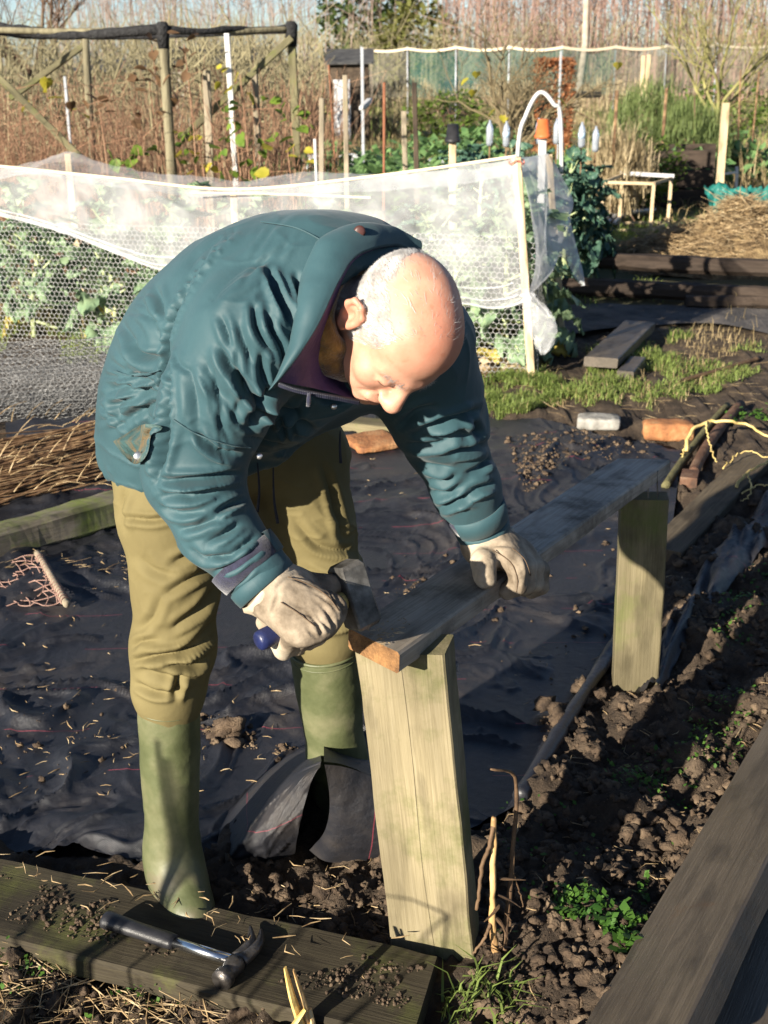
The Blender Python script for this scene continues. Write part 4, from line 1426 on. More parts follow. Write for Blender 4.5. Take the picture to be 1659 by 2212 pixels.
# short white hair round the back and sides, a few wisps on the crown
N = vnormals(v, f)
thr_ = .5 * fbm(v * 22, 2)
side = np.clip((np.abs(v[:, 0]) - .050) / .016, 0, 1) * (v[:, 1] < .048) * (v[:, 2] > -.035) * (v[:, 2] < .075 + .01 * thr_) * (v[:, 1] < .02 + .5 * (v[:, 2] + .02))
back = (v[:, 1] < -.045 + .012 * thr_) * (v[:, 2] > -.085) * (v[:, 2] < .085)
earz = (np.abs(v[:, 0]) > .0785) & (v[:, 1] > -.045) & (v[:, 1] < .01) & (v[:, 2] < .035)
dens = np.where(earz, 0, np.maximum(side, back)) + .03 * (v[:, 2] > .03) * (v[:, 1] < .05)
brow = (np.abs(np.abs(v[:, 0]) - .032) < .017) * (np.abs(v[:, 2] - .021) < .006) * (v[:, 1] > .07)
dens = dens + .5 * brow
dens = np.where((np.abs(v[:, 0]) > .05) & (v[:, 1] > .012) & (v[:, 2] < .03), dens * .3, dens)
pick = rng.choice(len(v), 14000, p=dens / dens.sum())
hp = v[pick] + rng.normal(0, .0009, (len(pick), 3))
hn = N[pick]
flow = V(0, -.75, -.65) + rng.normal(0, .28, (len(pick), 3))
flow = flow - hn * (flow * hn).sum(1)[:, None]
flow /= np.linalg.norm(flow, axis=1)[:, None] + 1e-9
Lh_ = np.where(dens[pick] < .2, .012, .011) * rng.uniform(.6, 1.5, len(pick))
sidev = np.cross(hn, flow) * .00028
p1_ = hp + hn * .002 + flow * Lh_[:, None] * .5
p2_ = hp + hn * .0035 + flow * Lh_[:, None]
hv = np.stack([hp - sidev, hp + sidev, p1_ + sidev * .8, p1_ - sidev * .8, p2_], 1).reshape(-1, 3)
b5 = np.arange(len(pick))[:, None] * 5
hf = np.concatenate([b5 + np.array([[0, 1, 2]]), b5 + np.array([[0, 2, 3]]), b5 + np.array([[3, 2, 4]])])
o = link_mesh('hair', hv @ HL + hd0, hf, mt_hair, man)
o['label'] = 'short white hair round the back and sides of a bald head'

# ---- jacket
secs = [(452, 985, 2.11, .172, .142), (446, 930, 2.10, .178, .146), (446, 862, 2.085, .180, .146), (470, 795, 2.055, .182, .143), (520, 730, 2.01, .192, .140), (590, 686, 1.955, .202, .138), (660, 660, 1.90, .195, .130), (722, 648, 1.85, .150, .110)]
Sp = np.array([np.concatenate([at(a, b, c), [d, e]]) for a, b, c, d, e in secs])
Sp = smooth(Sp, 34)
fj = Field((-.60, 1.48, .56), (.34, 2.40, 1.38), .0060)
T = np.gradient(Sp[:, :3], axis=0)
for i in range(len(Sp)):
    t_ = unit(T[i])
    la = unit(Lb - t_ * np.dot(Lb, t_))
    dn = np.cross(t_, la)
    fj.ell(Sp[i, :3], (Sp[i, 3], Sp[i, 4], .075), .035, A=np.stack([la, dn, t_]))
sh_r, el_r, wr_r = at(548, 728, 1.755), at(416, 1030, 1.745), at(574, 1263, 1.69)
RA = [at(590, 695, 1.83), sh_r, at(472, 862, 1.745), el_r, at(470, 1142, 1.72), wr_r]
fj.chain(RA, [.080, .086, .073, .062, .050, .046], .03)
LA = [at(840, 720, 1.95), at(900, 742, 1.99), at(928, 850, 2.03), at(955, 940, 2.06), at(1006, 1050, 2.085), at(1046, 1150, 2.105)]
fj.chain(LA, [.085, .083, .078, .068, .058, .046], .04)
fj.cone(at(690, 762, 1.88), at(600, 835, 1.93), .09, .092, .05)            # chest and open front hanging
fj.cone(at(845, 735, 1.92), at(712, 832, 2.05), .066, .070, .05)
fj.cone(at(580, 850, 1.98), at(660, 838, 2.10), .075, .065, .05)
fj.cone(at(690, 600, 1.84), at(800, 575, 1.89), .075, .055, .05)           # hood rolled behind the neck
# hem: cut square to the hips
hp0 = at(335, 1048, 1.97)
hem_n = unit(np.cross(at(700, 936, 2.12) - hp0, at(222, 955, 2.17) - hp0))
hem_n = hem_n if hem_n[2] < 0 else -hem_n
vol0 = fj.d.copy()
fj.half(hp0, hem_n, .012)
arm = Field(fj.lo, fj.lo + (fj.n - 1) * fj.h, fj.h)
arm.d = np.ones_like(fj.d)
arm.chain(RA[1:], [.086, .073, .062, .050, .046], .02)
arm.chain(LA[1:], [.083, .078, .068, .058, .046], .02)
kk = .02
hh = np.maximum(kk - np.abs(fj.d - arm.d), 0) / kk
fj.d = np.minimum(fj.d, arm.d) - hh * hh * kk / 4
# flat sleeve ends
for w0, e0_ in ((wr_r, RA[-2]), (LA[-1], LA[-2])):
    ax_ = unit(w0 - e0_)
    sl, P = fj._reg(w0 - .08, w0 + .08, 0)
    e = (P - w0.astype(np.float32)) @ ax_.astype(np.float32)
    nearw = np.linalg.norm(P - w0.astype(np.float32), axis=-1) < .085
    fj.d[sl] = np.where(nearw, np.maximum(fj.d[sl], e), fj.d[sl])
# a hollow round the neck
fj.cone(hw((0, .02, -.05)), hw((0, -.070, -.13)), .105, .085, .01, True)
fj.cone(hw((0, .05, -.09)), hw((0, -.02, -.17)), .09, .05, .01, True)
jv, jf = fj.mesh()
jv = relax(jv, jf, 2)
jv, jf = subdiv(jv, jf)
jv = relax(jv, jf, 2)
def c5(*p): return [(180 + .3906 * a, 432 + .3906 * b) for a, b in p]
def c1(*p): return [(.434 * a, 900 + .434 * b) for a, b in p]
def c6(*p): return [(684 + .2821 * a, 864 + .2821 * b) for a, b in p]
jac = [(c5((1030, 400), (1060, 480), (1110, 600), (1150, 680)), 9, .011), (c5((945, 590), (960, 700), (1010, 790), (1080, 860)), 9, .010), (c5((1020, 640), (1040, 730), (1100, 830), (1120, 900)), 9, .011),
       (c5((765, 650), (800, 740), (830, 830)), 9, .006), (c5((765, 820), (800, 900), (870, 1000), (910, 1060)), 10, .012), (c5((980, 850), (990, 960), (1010, 1040)), 9, .011), (c5((860, 980), (930, 1080), (1010, 1090)), 12, .014),
       (c5((930, 1240), (980, 1100), (1040, 1060)), 12, .014), (c5((470, 960), (480, 800), (520, 620), (640, 420)), 6, .005), (c5((400, 480), (420, 560), (450, 650)), 10, .010),
       (c5((200, 640), (330, 850), (470, 900)), 11, .009), (c5((210, 1020), (300, 1060), (460, 1050)), 10, .010), (c5((100, 860), (240, 950), (330, 990)), 10, .008), (c5((290, 760), (330, 850), (440, 860)), 9, .009),
       (c5((160, 1000), (190, 1100), (200, 1200)), 12, .006), (c5((640, 1310), (740, 1390), (850, 1410)), 9, .011), (c5((380, 1540), (600, 1550), (860, 1520)), 10, .008), (c5((400, 1600), (540, 1620), (700, 1600)), 9, .008),
       (c5((465, 1150), (460, 1300), (420, 1500)), 11, .016), (c5((600, 950), (620, 1100), (640, 1240)), 14, .006), (c5((1180, 1290), (1260, 1310), (1330, 1280)), 9, .008), (c5((1090, 1270), (1180, 1230), (1260, 1250)), 9, .008),
       (c5((700, 560), (820, 420), (1000, 330)), 16, .005), (c5((540, 480), (640, 300), (820, 170)), 14, .006), (c5((330, 560), (400, 700), (440, 830)), 10, .007), (c5((1180, 420), (1210, 560), (1190, 700)), 9, .009),
       (c5((460, 1080), (300, 1180), (180, 1260)), 10, .006), (c5((860, 700), (900, 820), (960, 930)), 10, .007), (c5((680, 900), (720, 1020), (800, 1120)), 12, .006),
       (c5((1000, 1190), (1090, 1150), (1200, 1190)), 9, .009), (c5((930, 1320), (1100, 1360), (1300, 1340)), 12, .009), (c5((470, 700), (480, 900), (470, 1120)), 7, .007), (c5((560, 520), (600, 420), (700, 300)), 8, .005),
       (c1((770, 340), (1000, 310), (1170, 280)), 9, .009), (c1((800, 400), (960, 400), (1060, 370)), 9, .009), (c1((1080, 480), (1150, 440), (1210, 420)), 8, .010), (c1((910, 560), (1000, 540), (1090, 500)), 9, .008),
       (c1((1040, 620), (1110, 590), (1180, 540)), 8, .007), (c1((1080, 700), (1160, 680), (1260, 610)), 8, .008), (c1((1070, 770), (1200, 720), (1290, 650)), 8, .007), (c1((800, 440), (880, 480), (1000, 470)), 8, .006), (c1((1130, 830), (1200, 800), (1260, 740)), 7, .006), (c1((960, 660), (1020, 700), (1100, 690)), 8, .005),
       (c6((780, 250), (930, 180), (1100, 130), (1220, 80)), 9, .012), (c6((780, 290), (950, 270), (1090, 220)), 9, .010), (c6((720, 350), (930, 330), (1050, 270)), 9, .011), (c6((1050, 390), (1180, 370), (1270, 330)), 9, .012),
       (c6((800, 490), (950, 520), (1040, 520)), 9, .007), (c6((890, 690), (1000, 720), (1060, 690)), 9, .006), (c6((1140, 690), (1230, 660), (1330, 640)), 8, .008), (c6((900, 840), (1040, 790), (1180, 720), (1330, 650)), 8, .011), (c6((1190, 150), (1210, 220), (1230, 290)), 9, .009), (c6((640, 200), (760, 100), (900, 60)), 10, .009), (c6((1150, 560), (1250, 520), (1320, 440)), 8, .007), (c6((860, 600), (960, 620), (1060, 580)), 8, .005)]
def wrinkle_field(regs):
    out = []
    for poly_, n, ang, sp, L, w_, dep in regs:
        for x, y in in_px(poly_, n):
            a = R(ang + rng.normal(0, sp))
            l_ = L * rng.uniform(.5, 1.4)
            dx, dy = math.cos(a) * l_ / 2, math.sin(a) * l_ / 2
            k = rng.normal(0, .18) * l_
            out.append(([(x - dx, y - dy), (x - dy / l_ * k, y + dx / l_ * k), (x + dx, y + dy)], w_ * rng.uniform(.7, 1.3), dep * rng.uniform(.4, 1.2)))
    return out
jac.append(([(505, 500), (430, 590), (385, 680), (366, 770), (362, 880), (352, 960), (338, 1040)], 6, .0085))
jac += wrinkle_field([([(225, 700), (290, 620), (355, 690), (350, 900), (230, 900)], 16, 40, 22, 80, 8, .004), ([(230, 780), (350, 800), (345, 900), (235, 920)], 12, 5, 18, 80, 6, .005),
                      ([(370, 760), (560, 760), (540, 960), (360, 960)], 12, 75, 18, 80, 7, .003), ([(340, 1020), (470, 1000), (580, 1200), (520, 1260), (400, 1120)], 6, -12, 14, 80, 8, .003), ([(560, 860), (740, 880), (700, 960), (560, 960)], 12, -10, 35, 60, 7, .006),
                      ([(880, 900), (1030, 880), (1080, 1090), (960, 1100)], 6, -12, 16, 80, 8, .004), ([(480, 500), (700, 480), (640, 600), (430, 640)], 8, -40, 12, 110, 9, .002)])
jv = creases(jv, jf, jac)
jv = rough_cloth(jv, jf, .0018, 8, 2.0)
jv = crumple(jv, jf, .0055, 2.0)
jv = relax(jv, jf, 1, .25)
# hollow out the neck opening so the scarf and neck sit inside the collar
jk = link_mesh('jacket', jv, jf, mt_jacket, man, True)
jk['label'] = 'teal weatherproof jacket with many creases'

# ---- trousers
ft = Field((-.60, 1.78, .28), (.14, 2.46, 1.06), .0055)
TN = [at(400, 930, 2.07), at(372, 985, 2.045), at(368, 1110, 2.01), at(380, 1260, 1.985), at(374, 1400, 1.975), at(364, 1492, 1.97), at(366, 1540, 1.965)]
ft.chain(TN, [.105, .100, .085, .0725, .070, .060, .045], .03)
TF = [at(560, 930, 2.18), at(630, 990, 2.20), at(662, 1120, 2.19), at(705, 1270, 2.17), at(704, 1380, 2.165), at(704, 1430, 2.165)]
ft.chain(TF, [.105, .100, .082, .072, .064, .048], .03)
ft.ell(at(490, 925, 2.13), (.17, .14, .12), .05, A=np.stack([Lb, Fb, V(0, 0, 1)]))
tv, tf = ft.mesh()
tv = relax(tv, tf, 2)
tv, tf = subdiv(tv, tf)
tv = relax(tv, tf, 2)
tro = [(c1((610, 500), (760, 515), (870, 490)), 8, .006), (c1((860, 730), (950, 680), (1000, 620)), 10, .008), (c1((830, 880), (960, 800), (1060, 760)), 10, .007), (c1((860, 1050), (990, 960), (1070, 860)), 10, .008), (c1((900, 1180), (1000, 1090), (1085, 1000)), 9, .009),
       (c1((740, 1200), (860, 1185), (1000, 1130), (1080, 1050)), 9, .011), (c1((840, 1230), (960, 1245), (1020, 1210)), 8, .011), (c1((660, 1215), (760, 1195), (860, 1180)), 8, .007), (c1((680, 1330), (780, 1375), (880, 1370)), 8, .008), (c1((870, 1400), (880, 1340), (900, 1290)), 9, .010),
       (c1((620, 560), (600, 470), (620, 380)), 9, .006), (c1((690, 1060), (760, 1000), (800, 900)), 11, .004), (c1((720, 1260), (820, 1290), (960, 1290)), 9, .006), (c1((700, 700), (760, 760), (850, 790)), 12, .004), (c1((660, 1150), (700, 1120), (780, 1110)), 8, .005),
       ([(640, 1130), (690, 1180), (760, 1190)], 10, .006), ([(640, 1300), (700, 1310), (770, 1280)], 9, .007), ([(650, 1345), (710, 1355), (780, 1335)], 8, .007), ([(700, 1010), (720, 1080), (740, 1160)], 10, .006), ([(660, 1230), (710, 1250), (775, 1235)], 9, .005)]
tv = creases(tv, tf, tro)
tv = rough_cloth(tv, tf, .0018, 8, 6.0)
tv = crumple(tv, tf, .0055, 9.0)
tv = relax(tv, tf, 1, .25)
link_mesh('trousers', tv, tf, mt_trouser, man, True)

# ---- boots
def muddy(mt):
    t = mt.node_tree
    p = t.nodes['Principled BSDF']
    N, Lk = t.nodes.new, t.links.new
    tc, sx, n = N('ShaderNodeTexCoord'), N('ShaderNodeSeparateXYZ'), N('ShaderNodeTexNoise')
    n.inputs['Scale'].default_value = 18
    n.inputs['Detail'].default_value = 8
    Lk(tc.outputs['Object'], n.inputs['Vector'])
    Lk(tc.outputs['Object'], sx.inputs[0])
    a = N('ShaderNodeMath'); a.operation = 'MULTIPLY_ADD'
    Lk(n.outputs['Fac'], a.inputs[0]); a.inputs[1].default_value = .34
    mrz = N('ShaderNodeMath'); mrz.operation = 'MULTIPLY'
    Lk(sx.outputs['Z'], mrz.inputs[0]); mrz.inputs[1].default_value = -1.0
    Lk(mrz.outputs[0], a.inputs[2])
    r = N('ShaderNodeMapRange')
    r.inputs['From Min'].default_value = .09
    r.inputs['From Max'].default_value = .17
    r.inputs['To Max'].default_value = .8
    Lk(a.outputs[0], r.inputs[0])
    mx = N('ShaderNodeMix'); mx.data_type = 'RGBA'
    old = p.inputs['Base Color'].links[0].from_socket
    Lk(r.outputs[0], mx.inputs['Factor']); Lk(old, mx.inputs['A'])
    mx.inputs['B'].default_value = (.10, .082, .055, 1)
    Lk(mx.outputs['Result'], p.inputs['Base Color'])
muddy(mt_boot)
def boot(name, top, ankle, heel, toe, rt_, ra_, rx=1.0, label=None):
    up_ = unit(top - ankle)
    fd = unit((toe - heel) * V(1, 1, 0))
    sd2 = np.cross(V(0, 0, 1), fd)
    lo = np.min([top, ankle, heel, toe], 0) - .13
    hi = np.max([top, ankle, heel, toe], 0) + .13
    fb_ = Field(lo, hi, .006)
    n = 9
    for i in range(n):
        t_ = i / (n - 1)
        c = ankle * (1 - t_) + top * t_
        r = np.interp(t_, [0, .25, .65, 1], [ra_, ra_ * 1.06, rt_ * .98, rt_])
        fb_.ell(c, (r * rx, r / rx ** .5, .05), .02, A=np.stack([fd, sd2, V(0, 0, 1)]))
    L = np.linalg.norm((toe - heel)[:2])
    base = heel * V(1, 1, 0) + V(0, 0, heel[2])
    fb_.ell(base + fd * .035 + V(0, 0, .045), (.045, .036, .05), .03, A=np.stack([fd, sd2, V(0, 0, 1)]))
    fb_.ell(base + fd * L * .45 + V(0, 0, .052), (.085, .040, .045), .04, A=np.stack([fd, sd2, V(0, 0, 1)]))
    fb_.ell(base + fd * (L - .065) + V(0, 0, .038), (.066, .047, .038), .03, A=np.stack([fd, sd2, V(0, 0, 1)]))
    fb_.cone(ankle, base + fd * L * .45 + V(0, 0, .06), ra_ * .9, .045, .04)
    fb_.half(base + V(0, 0, .012), V(0, 0, -1), .006)
    fb_.half(top, up_, .004)
    v, f = fb_.mesh()
    v = relax(v, f, 2)
    v = rough_cloth(v, f, .0014, 20, 3.0)
    o = link_mesh(name, v, f, mt_boot, man, True)
    if label: o['label'] = label
    # rolled rim
    th = np.linspace(0, 2 * math.pi, 40)
    e1 = unit(fd - up_ * np.dot(fd, up_))
    e2 = np.cross(up_, e1)
    P = np.array([top - up_ * .005 + e1 * math.cos(a) * (rt_ * rx + .001) + e2 * math.sin(a) * (rt_ / rx ** .5 + .001) for a in th])
    MB().tube(P, .0035, 8, cap=False).build('rim', mt_boot, o, True)
    P = P - up_ * .014
    MB().tube(P, .0014, 6, cap=False).build('rim', mt_boot, o, True)
    # sole
    ol = []
    for a in np.linspace(0, 2 * math.pi, 36, endpoint=False):
        c, s_ = math.cos(a), math.sin(a)
        wdt = .038 + .010 * np.clip(c, 0, 1)
        ol.append(base + fd * (L / 2 + c * (L / 2 + .004)) + sd2 * s_ * (wdt + .004))
    ol = np.array(ol)
    mb = MB()
    G_ = np.stack([ol * V(1, 1, 0) + V(0, 0, base[2] + zz) for zz in (-.008, .006, .016)])
    mb.grid(G_, closed=True)
    mb.f.append(tuple(2 * 36 + j for j in range(36)))
    mb.build('sole', mt_boot, o)
    return v, o
def dirn(a): return V(math.cos(a), math.sin(a), 0)
toe_dir = unit(V(.45, -.90, 0))
ank = at(372, 1840, 1.985)
bv1, bo1 = boot('boot', at(364, 1500, 1.965), ank, gd(362, 1905) - toe_dir * .03, gd(362, 1905) + toe_dir * .20, .0555, .047, 1.0, 'near boot, right foot, lit from the left')
toe2 = unit(V(.80, -.60, 0))
ank2 = at(728, 1640, 2.20)
bv2, bo2 = boot('boot', at(700, 1392, 2.165), ank2, gd(705, 1745) - toe2 * .02, gd(705, 1745) + toe2 * .24, .066, .054, 1.0, 'far boot, left foot, behind the fold of black fabric')

# ---- gloves
def tuck(P): return [np.asarray(p) for p in P]
fg = Field(at(650, 1312, 1.69) - .13, at(650, 1312, 1.69) + .13, .0030)
W0 = at(608, 1284, 1.680)
K = [at(714, 1312, 1.660), at(698, 1340, 1.645), at(670, 1358, 1.633), at(638, 1362, 1.626)]
axs = hx                                             # handle axis
for i, k_ in enumerate(K):
    fg.cone(W0 + hx * (.012 - .010 * i), k_, .0255, .0205 - .001 * i, .036)
    tl = (k_ - HB) @ hx
    c_on = HB + hx * tl                                # nearest point on the handle
    out = unit(k_ - c_on)
    aw = unit(V(.10, .55, -.80))
    aw = unit(aw - hx * np.dot(aw, hx))
    pip = c_on + unit(out * .35 + aw * .95) * .036 + hx * .004
    bk = np.cross(hx, aw)
    bk = bk if np.dot(bk, out) < 0 else -bk
    dip = c_on + unit(aw * .35 + bk) * .034
    tip = c_on + unit(-aw * .8 + bk * .6) * .033
    r = .0172 - .0012 * i
    fg.chain([k_, pip, dip, tip], [r + .002, r, r * .95, r * .85], .006)
# thumb crosses behind the handle
TH = [W0 + V(.01, .02, .012), HB + hx * Lh * .62 + unit(V(-.1, .5, .85)) * .036, HB + hx * Lh * .80 + unit(V(.1, .55, .6)) * .033]
fg.chain(TH, [.026, .019, .015], .018)
cf = unit(W0 - wr_r)
fg.chain([wr_r - cf * .012, wr_r + cf * .016, W0], [.041, .039, .032], .012)
gv, gf_ = fg.mesh()
gv = relax(gv, gf_, 1)
def c6g(*p): return [(468 + .4557 * a, 1008 + .4557 * b) for a, b in p]
gv = creases(gv, gf_, [(c6g((470, 700), (500, 740), (545, 780)), 4, .003), (c6g((430, 770), (450, 790), (475, 805)), 4, .003), (c6g((470, 600), (540, 650), (600, 720)), 4, .0022), (c6g((280, 600), (300, 560), (360, 530), (440, 560)), 5, .003), (c6g((300, 590), (280, 650), (260, 700)), 5, .003), (c6g((350, 640), (400, 660), (440, 640)), 5, .0015), (c6g((380, 720), (420, 700), (470, 700)), 5, .0015), (c6g((520, 590), (560, 640), (600, 690)), 4, .002), (c6g((500, 655), (540, 720), (560, 775)), 5, .004), (c6g((440, 700), (480, 750), (500, 800)), 5, .004), (c6g((560, 600), (590, 660), (605, 720)), 5, .004)], .9)
gv = rough_cloth(gv, gf_, .0013, 40, 1.0)
o = link_mesh('glove', gv, gf_, mt_glove, man, True)
o['label'] = 'right glove closed round the hammer handle'
# left glove on the plank edge
cL = at(1085, 1228, 2.06)
fl = Field(cL - V(.12, .14, .12), cL + V(.12, .14, .12), .0030)
WL = at(1056, 1178, 2.095)
dp = dirp
KL = [at(1090, 1200, 2.050), at(1108, 1196, 2.080), at(1123, 1197, 2.108), at(1134, 1204, 2.132)]
for i, k_ in enumerate(KL):
    fl.cone(WL + V(.0, .0, 0), k_, .029, .0215, .034)
    pip = k_ + V(.022, -.012, -.020) + V(.002 * i, 0, 0)
    dip = pip + V(.000, -.004, -.032)
    tip = dip + V(-.016, .006, -.012)
    r = .0182 - .001 * i
    fl.chain([k_, pip, dip, tip], [r + .002, r + .0005, r, r * .9], .006)
fl.chain([WL + V(-.012, -.01, -.008), at(1044, 1216, 2.030), at(1047, 1246, 2.012), at(1050, 1254, 2.008)], [.027, .021, .0185, .0155], .012)
cfl = unit(WL - LA[-1])
fl.chain([at(1046, 1170, 2.10), WL], [.043, .034], .012)
lv, lf2 = fl.mesh()
lv = relax(lv, lf2, 1)
lv = creases(lv, lf2, [(c6g((1300, 390), (1390, 450), (1430, 540), (1425, 610)), 4, .0022), (c6g((1230, 480), (1270, 440), (1330, 430)), 5, .003), (c6g((1290, 385), (1340, 370), (1400, 375)), 5, .004), (c6g((1460, 430), (1480, 500), (1470, 570)), 5, .0025), (c6g((1230, 520), (1260, 535), (1300, 525)), 4, .0015)], .8)
lv = rough_cloth(lv, lf2, .0013, 40, 4.0)
o = link_mesh('glove', lv, lf2, mt_glove, man, True)
o['label'] = 'left glove gripping the edge of the plank'

# ---- sleeve ends: bands, straps, knitted inner cuffs
def ring_band(name, c, ax_, r0, r1, L, mat, parent, a0=0, a1=2 * math.pi, ref=None, thick=.0025, n=40):
    e1 = unit((ref if ref is not None else V(0, -1, .2)) - ax_ * np.dot(ref if ref is not None else V(0, -1, .2), ax_))
    e2 = np.cross(ax_, e1)
    A_ = np.linspace(a0, a1, n)
    def rg(r, t_): return np.array([c + ax_ * t_ + e1 * math.cos(a) * r + e2 * math.sin(a) * r for a in A_])
    rows_ = [rg(r0, 0), rg(r0 + thick, .0015), rg((r0 + r1) / 2 + thick * 1.3, L / 2), rg(r1 + thick, L - .0015), rg(r1, L), rg(r1 - thick, L - .001), rg(r0 - thick, .001), rg(r0, 0)]
    mb = MB().grid(np.array(rows_))
    o = mb.build(name, mat, parent, True)
    return o
axr = unit(wr_r - RA[-2])
axl = unit(LA[-1] - LA[-2])
ring_band('cuff', wr_r - axr * .020, axr, .0490, .0480, .024, mt_jacket, jk)
ring_band('cuff_strap', wr_r - axr * .056, axr, .0545, .0515, .032, mt_navy, jk, -1.5, 1.25)
ring_band('strap_tab', wr_r - axr * .060, axr, .0560, .0530, .036, mt_jacket, jk, -2.9, -1.1, thick=.003)
ring_band('cuff', LA[-1] - axl * .018, axl, .0480, .0455, .022, mt_jacket, jk)
ring_band('strap_tab', LA[-1] - axl * .060, axl, .0555, .0505, .040, mt_jacket, jk, -1.2, .9, thick=.003)
ring_band('cuff_strap', LA[-1] - axl * .056, axl, .0535, .0495, .030, mt_navy, jk, -2.6, 1.6)
MB().tube([wr_r - axr * .01, wr_r + axr * .014], [.043, .041], 28).build('inner_cuff', mt_navy, jk, True)
mt_knit = M('navy_knit_cuff', [(0.02, 0.018, 0.06), (0.04, 0.035, 0.11)], scale=60, rough=0.9, bump=.4, bscale=300, dist=.002)
MB().tube([LA[-1] - axl * .01, LA[-1] + axl * .018], [.0435, .043], 28).build('inner_cuff', mt_knit, jk, True)

# ---- collar: outer shell, purple lining, scarf
rim = [on(jv, 905, 548, 0) + V(0, -.01, 0), at(868, 527, 1.86), at(815, 530, 1.80), at(765, 552, 1.755), at(733, 600, 1.715), at(712, 645, 1.692), at(688, 695, 1.672), at(655, 752, 1.655), at(622, 800, 1.650), at(597, 829, 1.652)]
base_px = [(880, 525), (820, 498), (750, 492), (690, 520), (655, 580), (642, 640), (634, 700), (622, 755), (606, 800), (590, 834)]
bas = [on(jv, a, b, -.012) for a, b in base_px]
rc, bc = smooth(rim, 60), smooth(bas, 60)
rows_ = []
ctr = hw((0, -.06, -.09))
for t_ in np.linspace(0, 1, 16):
    r_ = bc * (1 - t_) + rc * t_
    o_ = r_ - ctr
    o_ /= np.linalg.norm(o_, axis=1)[:, None]
    r_ = r_ + o_ * (.016 * math.sin(math.pi * t_) ** .8) + o_ * (.003 * fbm(r_ * 22, 3))[:, None]
    rows_.append(r_)
edge_in = rows_[-1] - o_ * .005
rows_.append(rows_[-1] - o_ * .002 + unit(Uh) * .0015)
rows_.append(edge_in)
mb = MB().grid(np.array(rows_))
mb.build('collar', mt_jacket, jk, True)
# lining: from the rim inwards and down to the zip edge
inn = [at(890, 560, 1.92), at(850, 550, 1.91), at(810, 555, 1.90), at(770, 585, 1.88), at(750, 635, 1.87), at(740, 690, 1.86), at(735, 735, 1.85), at(735, 785, 1.83), at(745, 830, 1.80), at(775, 866, 1.77)]
ic = smooth(inn, 60)
lr = []
for t_ in np.linspace(0, 1, 14):
    r_ = edge_in * (1 - t_) + ic * t_
    r_ = r_ + V(0, 1, -.1) * (.016 * math.sin(math.pi * t_)) + (fbm(r_ * 26, 2) * .004)[:, None] * V(0, -1, 0)
    lr.append(r_)
MB().grid(np.array(lr)).build('lining', mt_lining, jk, True)
# zip running along the bottom of the open collar
zp = smooth([edge_in[-1] + V(0, -.002, -.002), at(640, 842, 1.655), at(690, 852, 1.668), at(740, 861, 1.69), at(775, 868, 1.71)], 44)
MB().tube(zp, .0032, 6).build('zip_tape', mt_dark, jk, True)
mb = MB()
for i in range(1, 43):
    mb.box(zp[i] + V(0, -.0025, -.001), (.0018, .003, .0045))
stuff(mb.build('zip_teeth', mt_navy, jk))
zl = at(667, 862, 1.652)
MB().tube([at(668, 850, 1.655), zl, at(666, 878, 1.652)], [.0022, .0032, .0028], 8).build('zip_pull', mt_navy, jk, True)
# front panel hanging below the zip towards the chest
fp = [on(jv, a, b, .004) for a, b in ((640, 870), (680, 880), (730, 890), (780, 885))]
# scarf round the neck
nax = unit(hw((0, -.045, -.05)) - hw((0, -.08, -.16)))
nc = hw((.006, -.058, -.084)) + V(-.008, -.010, 0)
e1 = unit(V(-.3, -1, -.2) - nax * np.dot(V(-.3, -1, -.2), nax))
e2 = np.cross(nax, e1)
fs = Field(nc - .14, nc + .14, .0045)
for k, (rr_, tr_, off) in enumerate(((.076, .021, .0), (.080, .018, -.024), (.068, .015, .020))):
    ringp = [nc + nax * (off + .008 * math.sin(a * 2 + k)) + (e1 * math.cos(a) + e2 * math.sin(a)) * (rr_ + .004 * math.sin(3 * a + k)) for a in np.linspace(0, 2 * math.pi, 22)]
    fs.chain(ringp, [tr_] * 22, .008)
sv, sf = fs.mesh()
sv = rough_cloth(sv, sf, .003, 30, 8)
link_mesh('scarf', sv, sf, mt_scarf, man, True)

# ---- pocket flap, snaps, cords
def patch(name, px, off, mat, parent, thick=.003):
    P = np.array([on(jv, a, b, off, 14) for a, b in px])
    c = P.mean(0)
    nn_ = unit(CAM - c)
    mb = MB()
    m_ = len(P)
    mid = [(p * .6 + c * .4) + nn_ * thick * .6 for p in P]
    allv = [p - nn_ * thick for p in P] + list(P) + mid + [c + nn_ * thick * .8]
    fs_ = [(i, (i + 1) % m_, m_ + (i + 1) % m_, m_ + i) for i in range(m_)] + [(m_ + i, m_ + (i + 1) % m_, 2 * m_ + (i + 1) % m_, 2 * m_ + i) for i in range(m_)] + [(2 * m_ + i, 2 * m_ + (i + 1) % m_, 3 * m_) for i in range(m_)]
    mb.add(allv, fs_)
    return mb.build(name, mat, parent, True)
fl_px = smooth([V(*p) for p in c5((165, 1335), (240, 1290), (330, 1240), (430, 1250), (425, 1275), (375, 1300), (362, 1380), (330, 1440), (280, 1460), (220, 1410))], 26)
patch('pocket_flap', fl_px, .006, mt_jacket_dirty, jk)
def seam(px, r=.0011):
    P = np.array([on(jv, a, b, .0006, 7) for a, b in smooth([V(*p) for p in px], 40)])
    P = (np.roll(P, 1, 0) + P * 2 + np.roll(P, -1, 0))[1:-1] / 4
    MB().tube(P, r, 5).build('seam', mt_jacket, jk, True)
for px in ([(372, 905), (430, 940), (500, 962), (545, 968)], [(560, 478), (640, 492), (700, 522)], [(245, 800), (290, 812), (345, 800)]):
    seam(px)
def disc(name, p, r, mat, parent, t_=.003):
    n_ = unit(CAM - p)
    MB().tube([p - n_ * t_, p, p + n_ * t_ * .5], [r, r, r * .6], 16).build(name, mat, parent, True)
disc('snap', on(jv, 299, 986, .013, 12), .0075, mt_snap, jk)
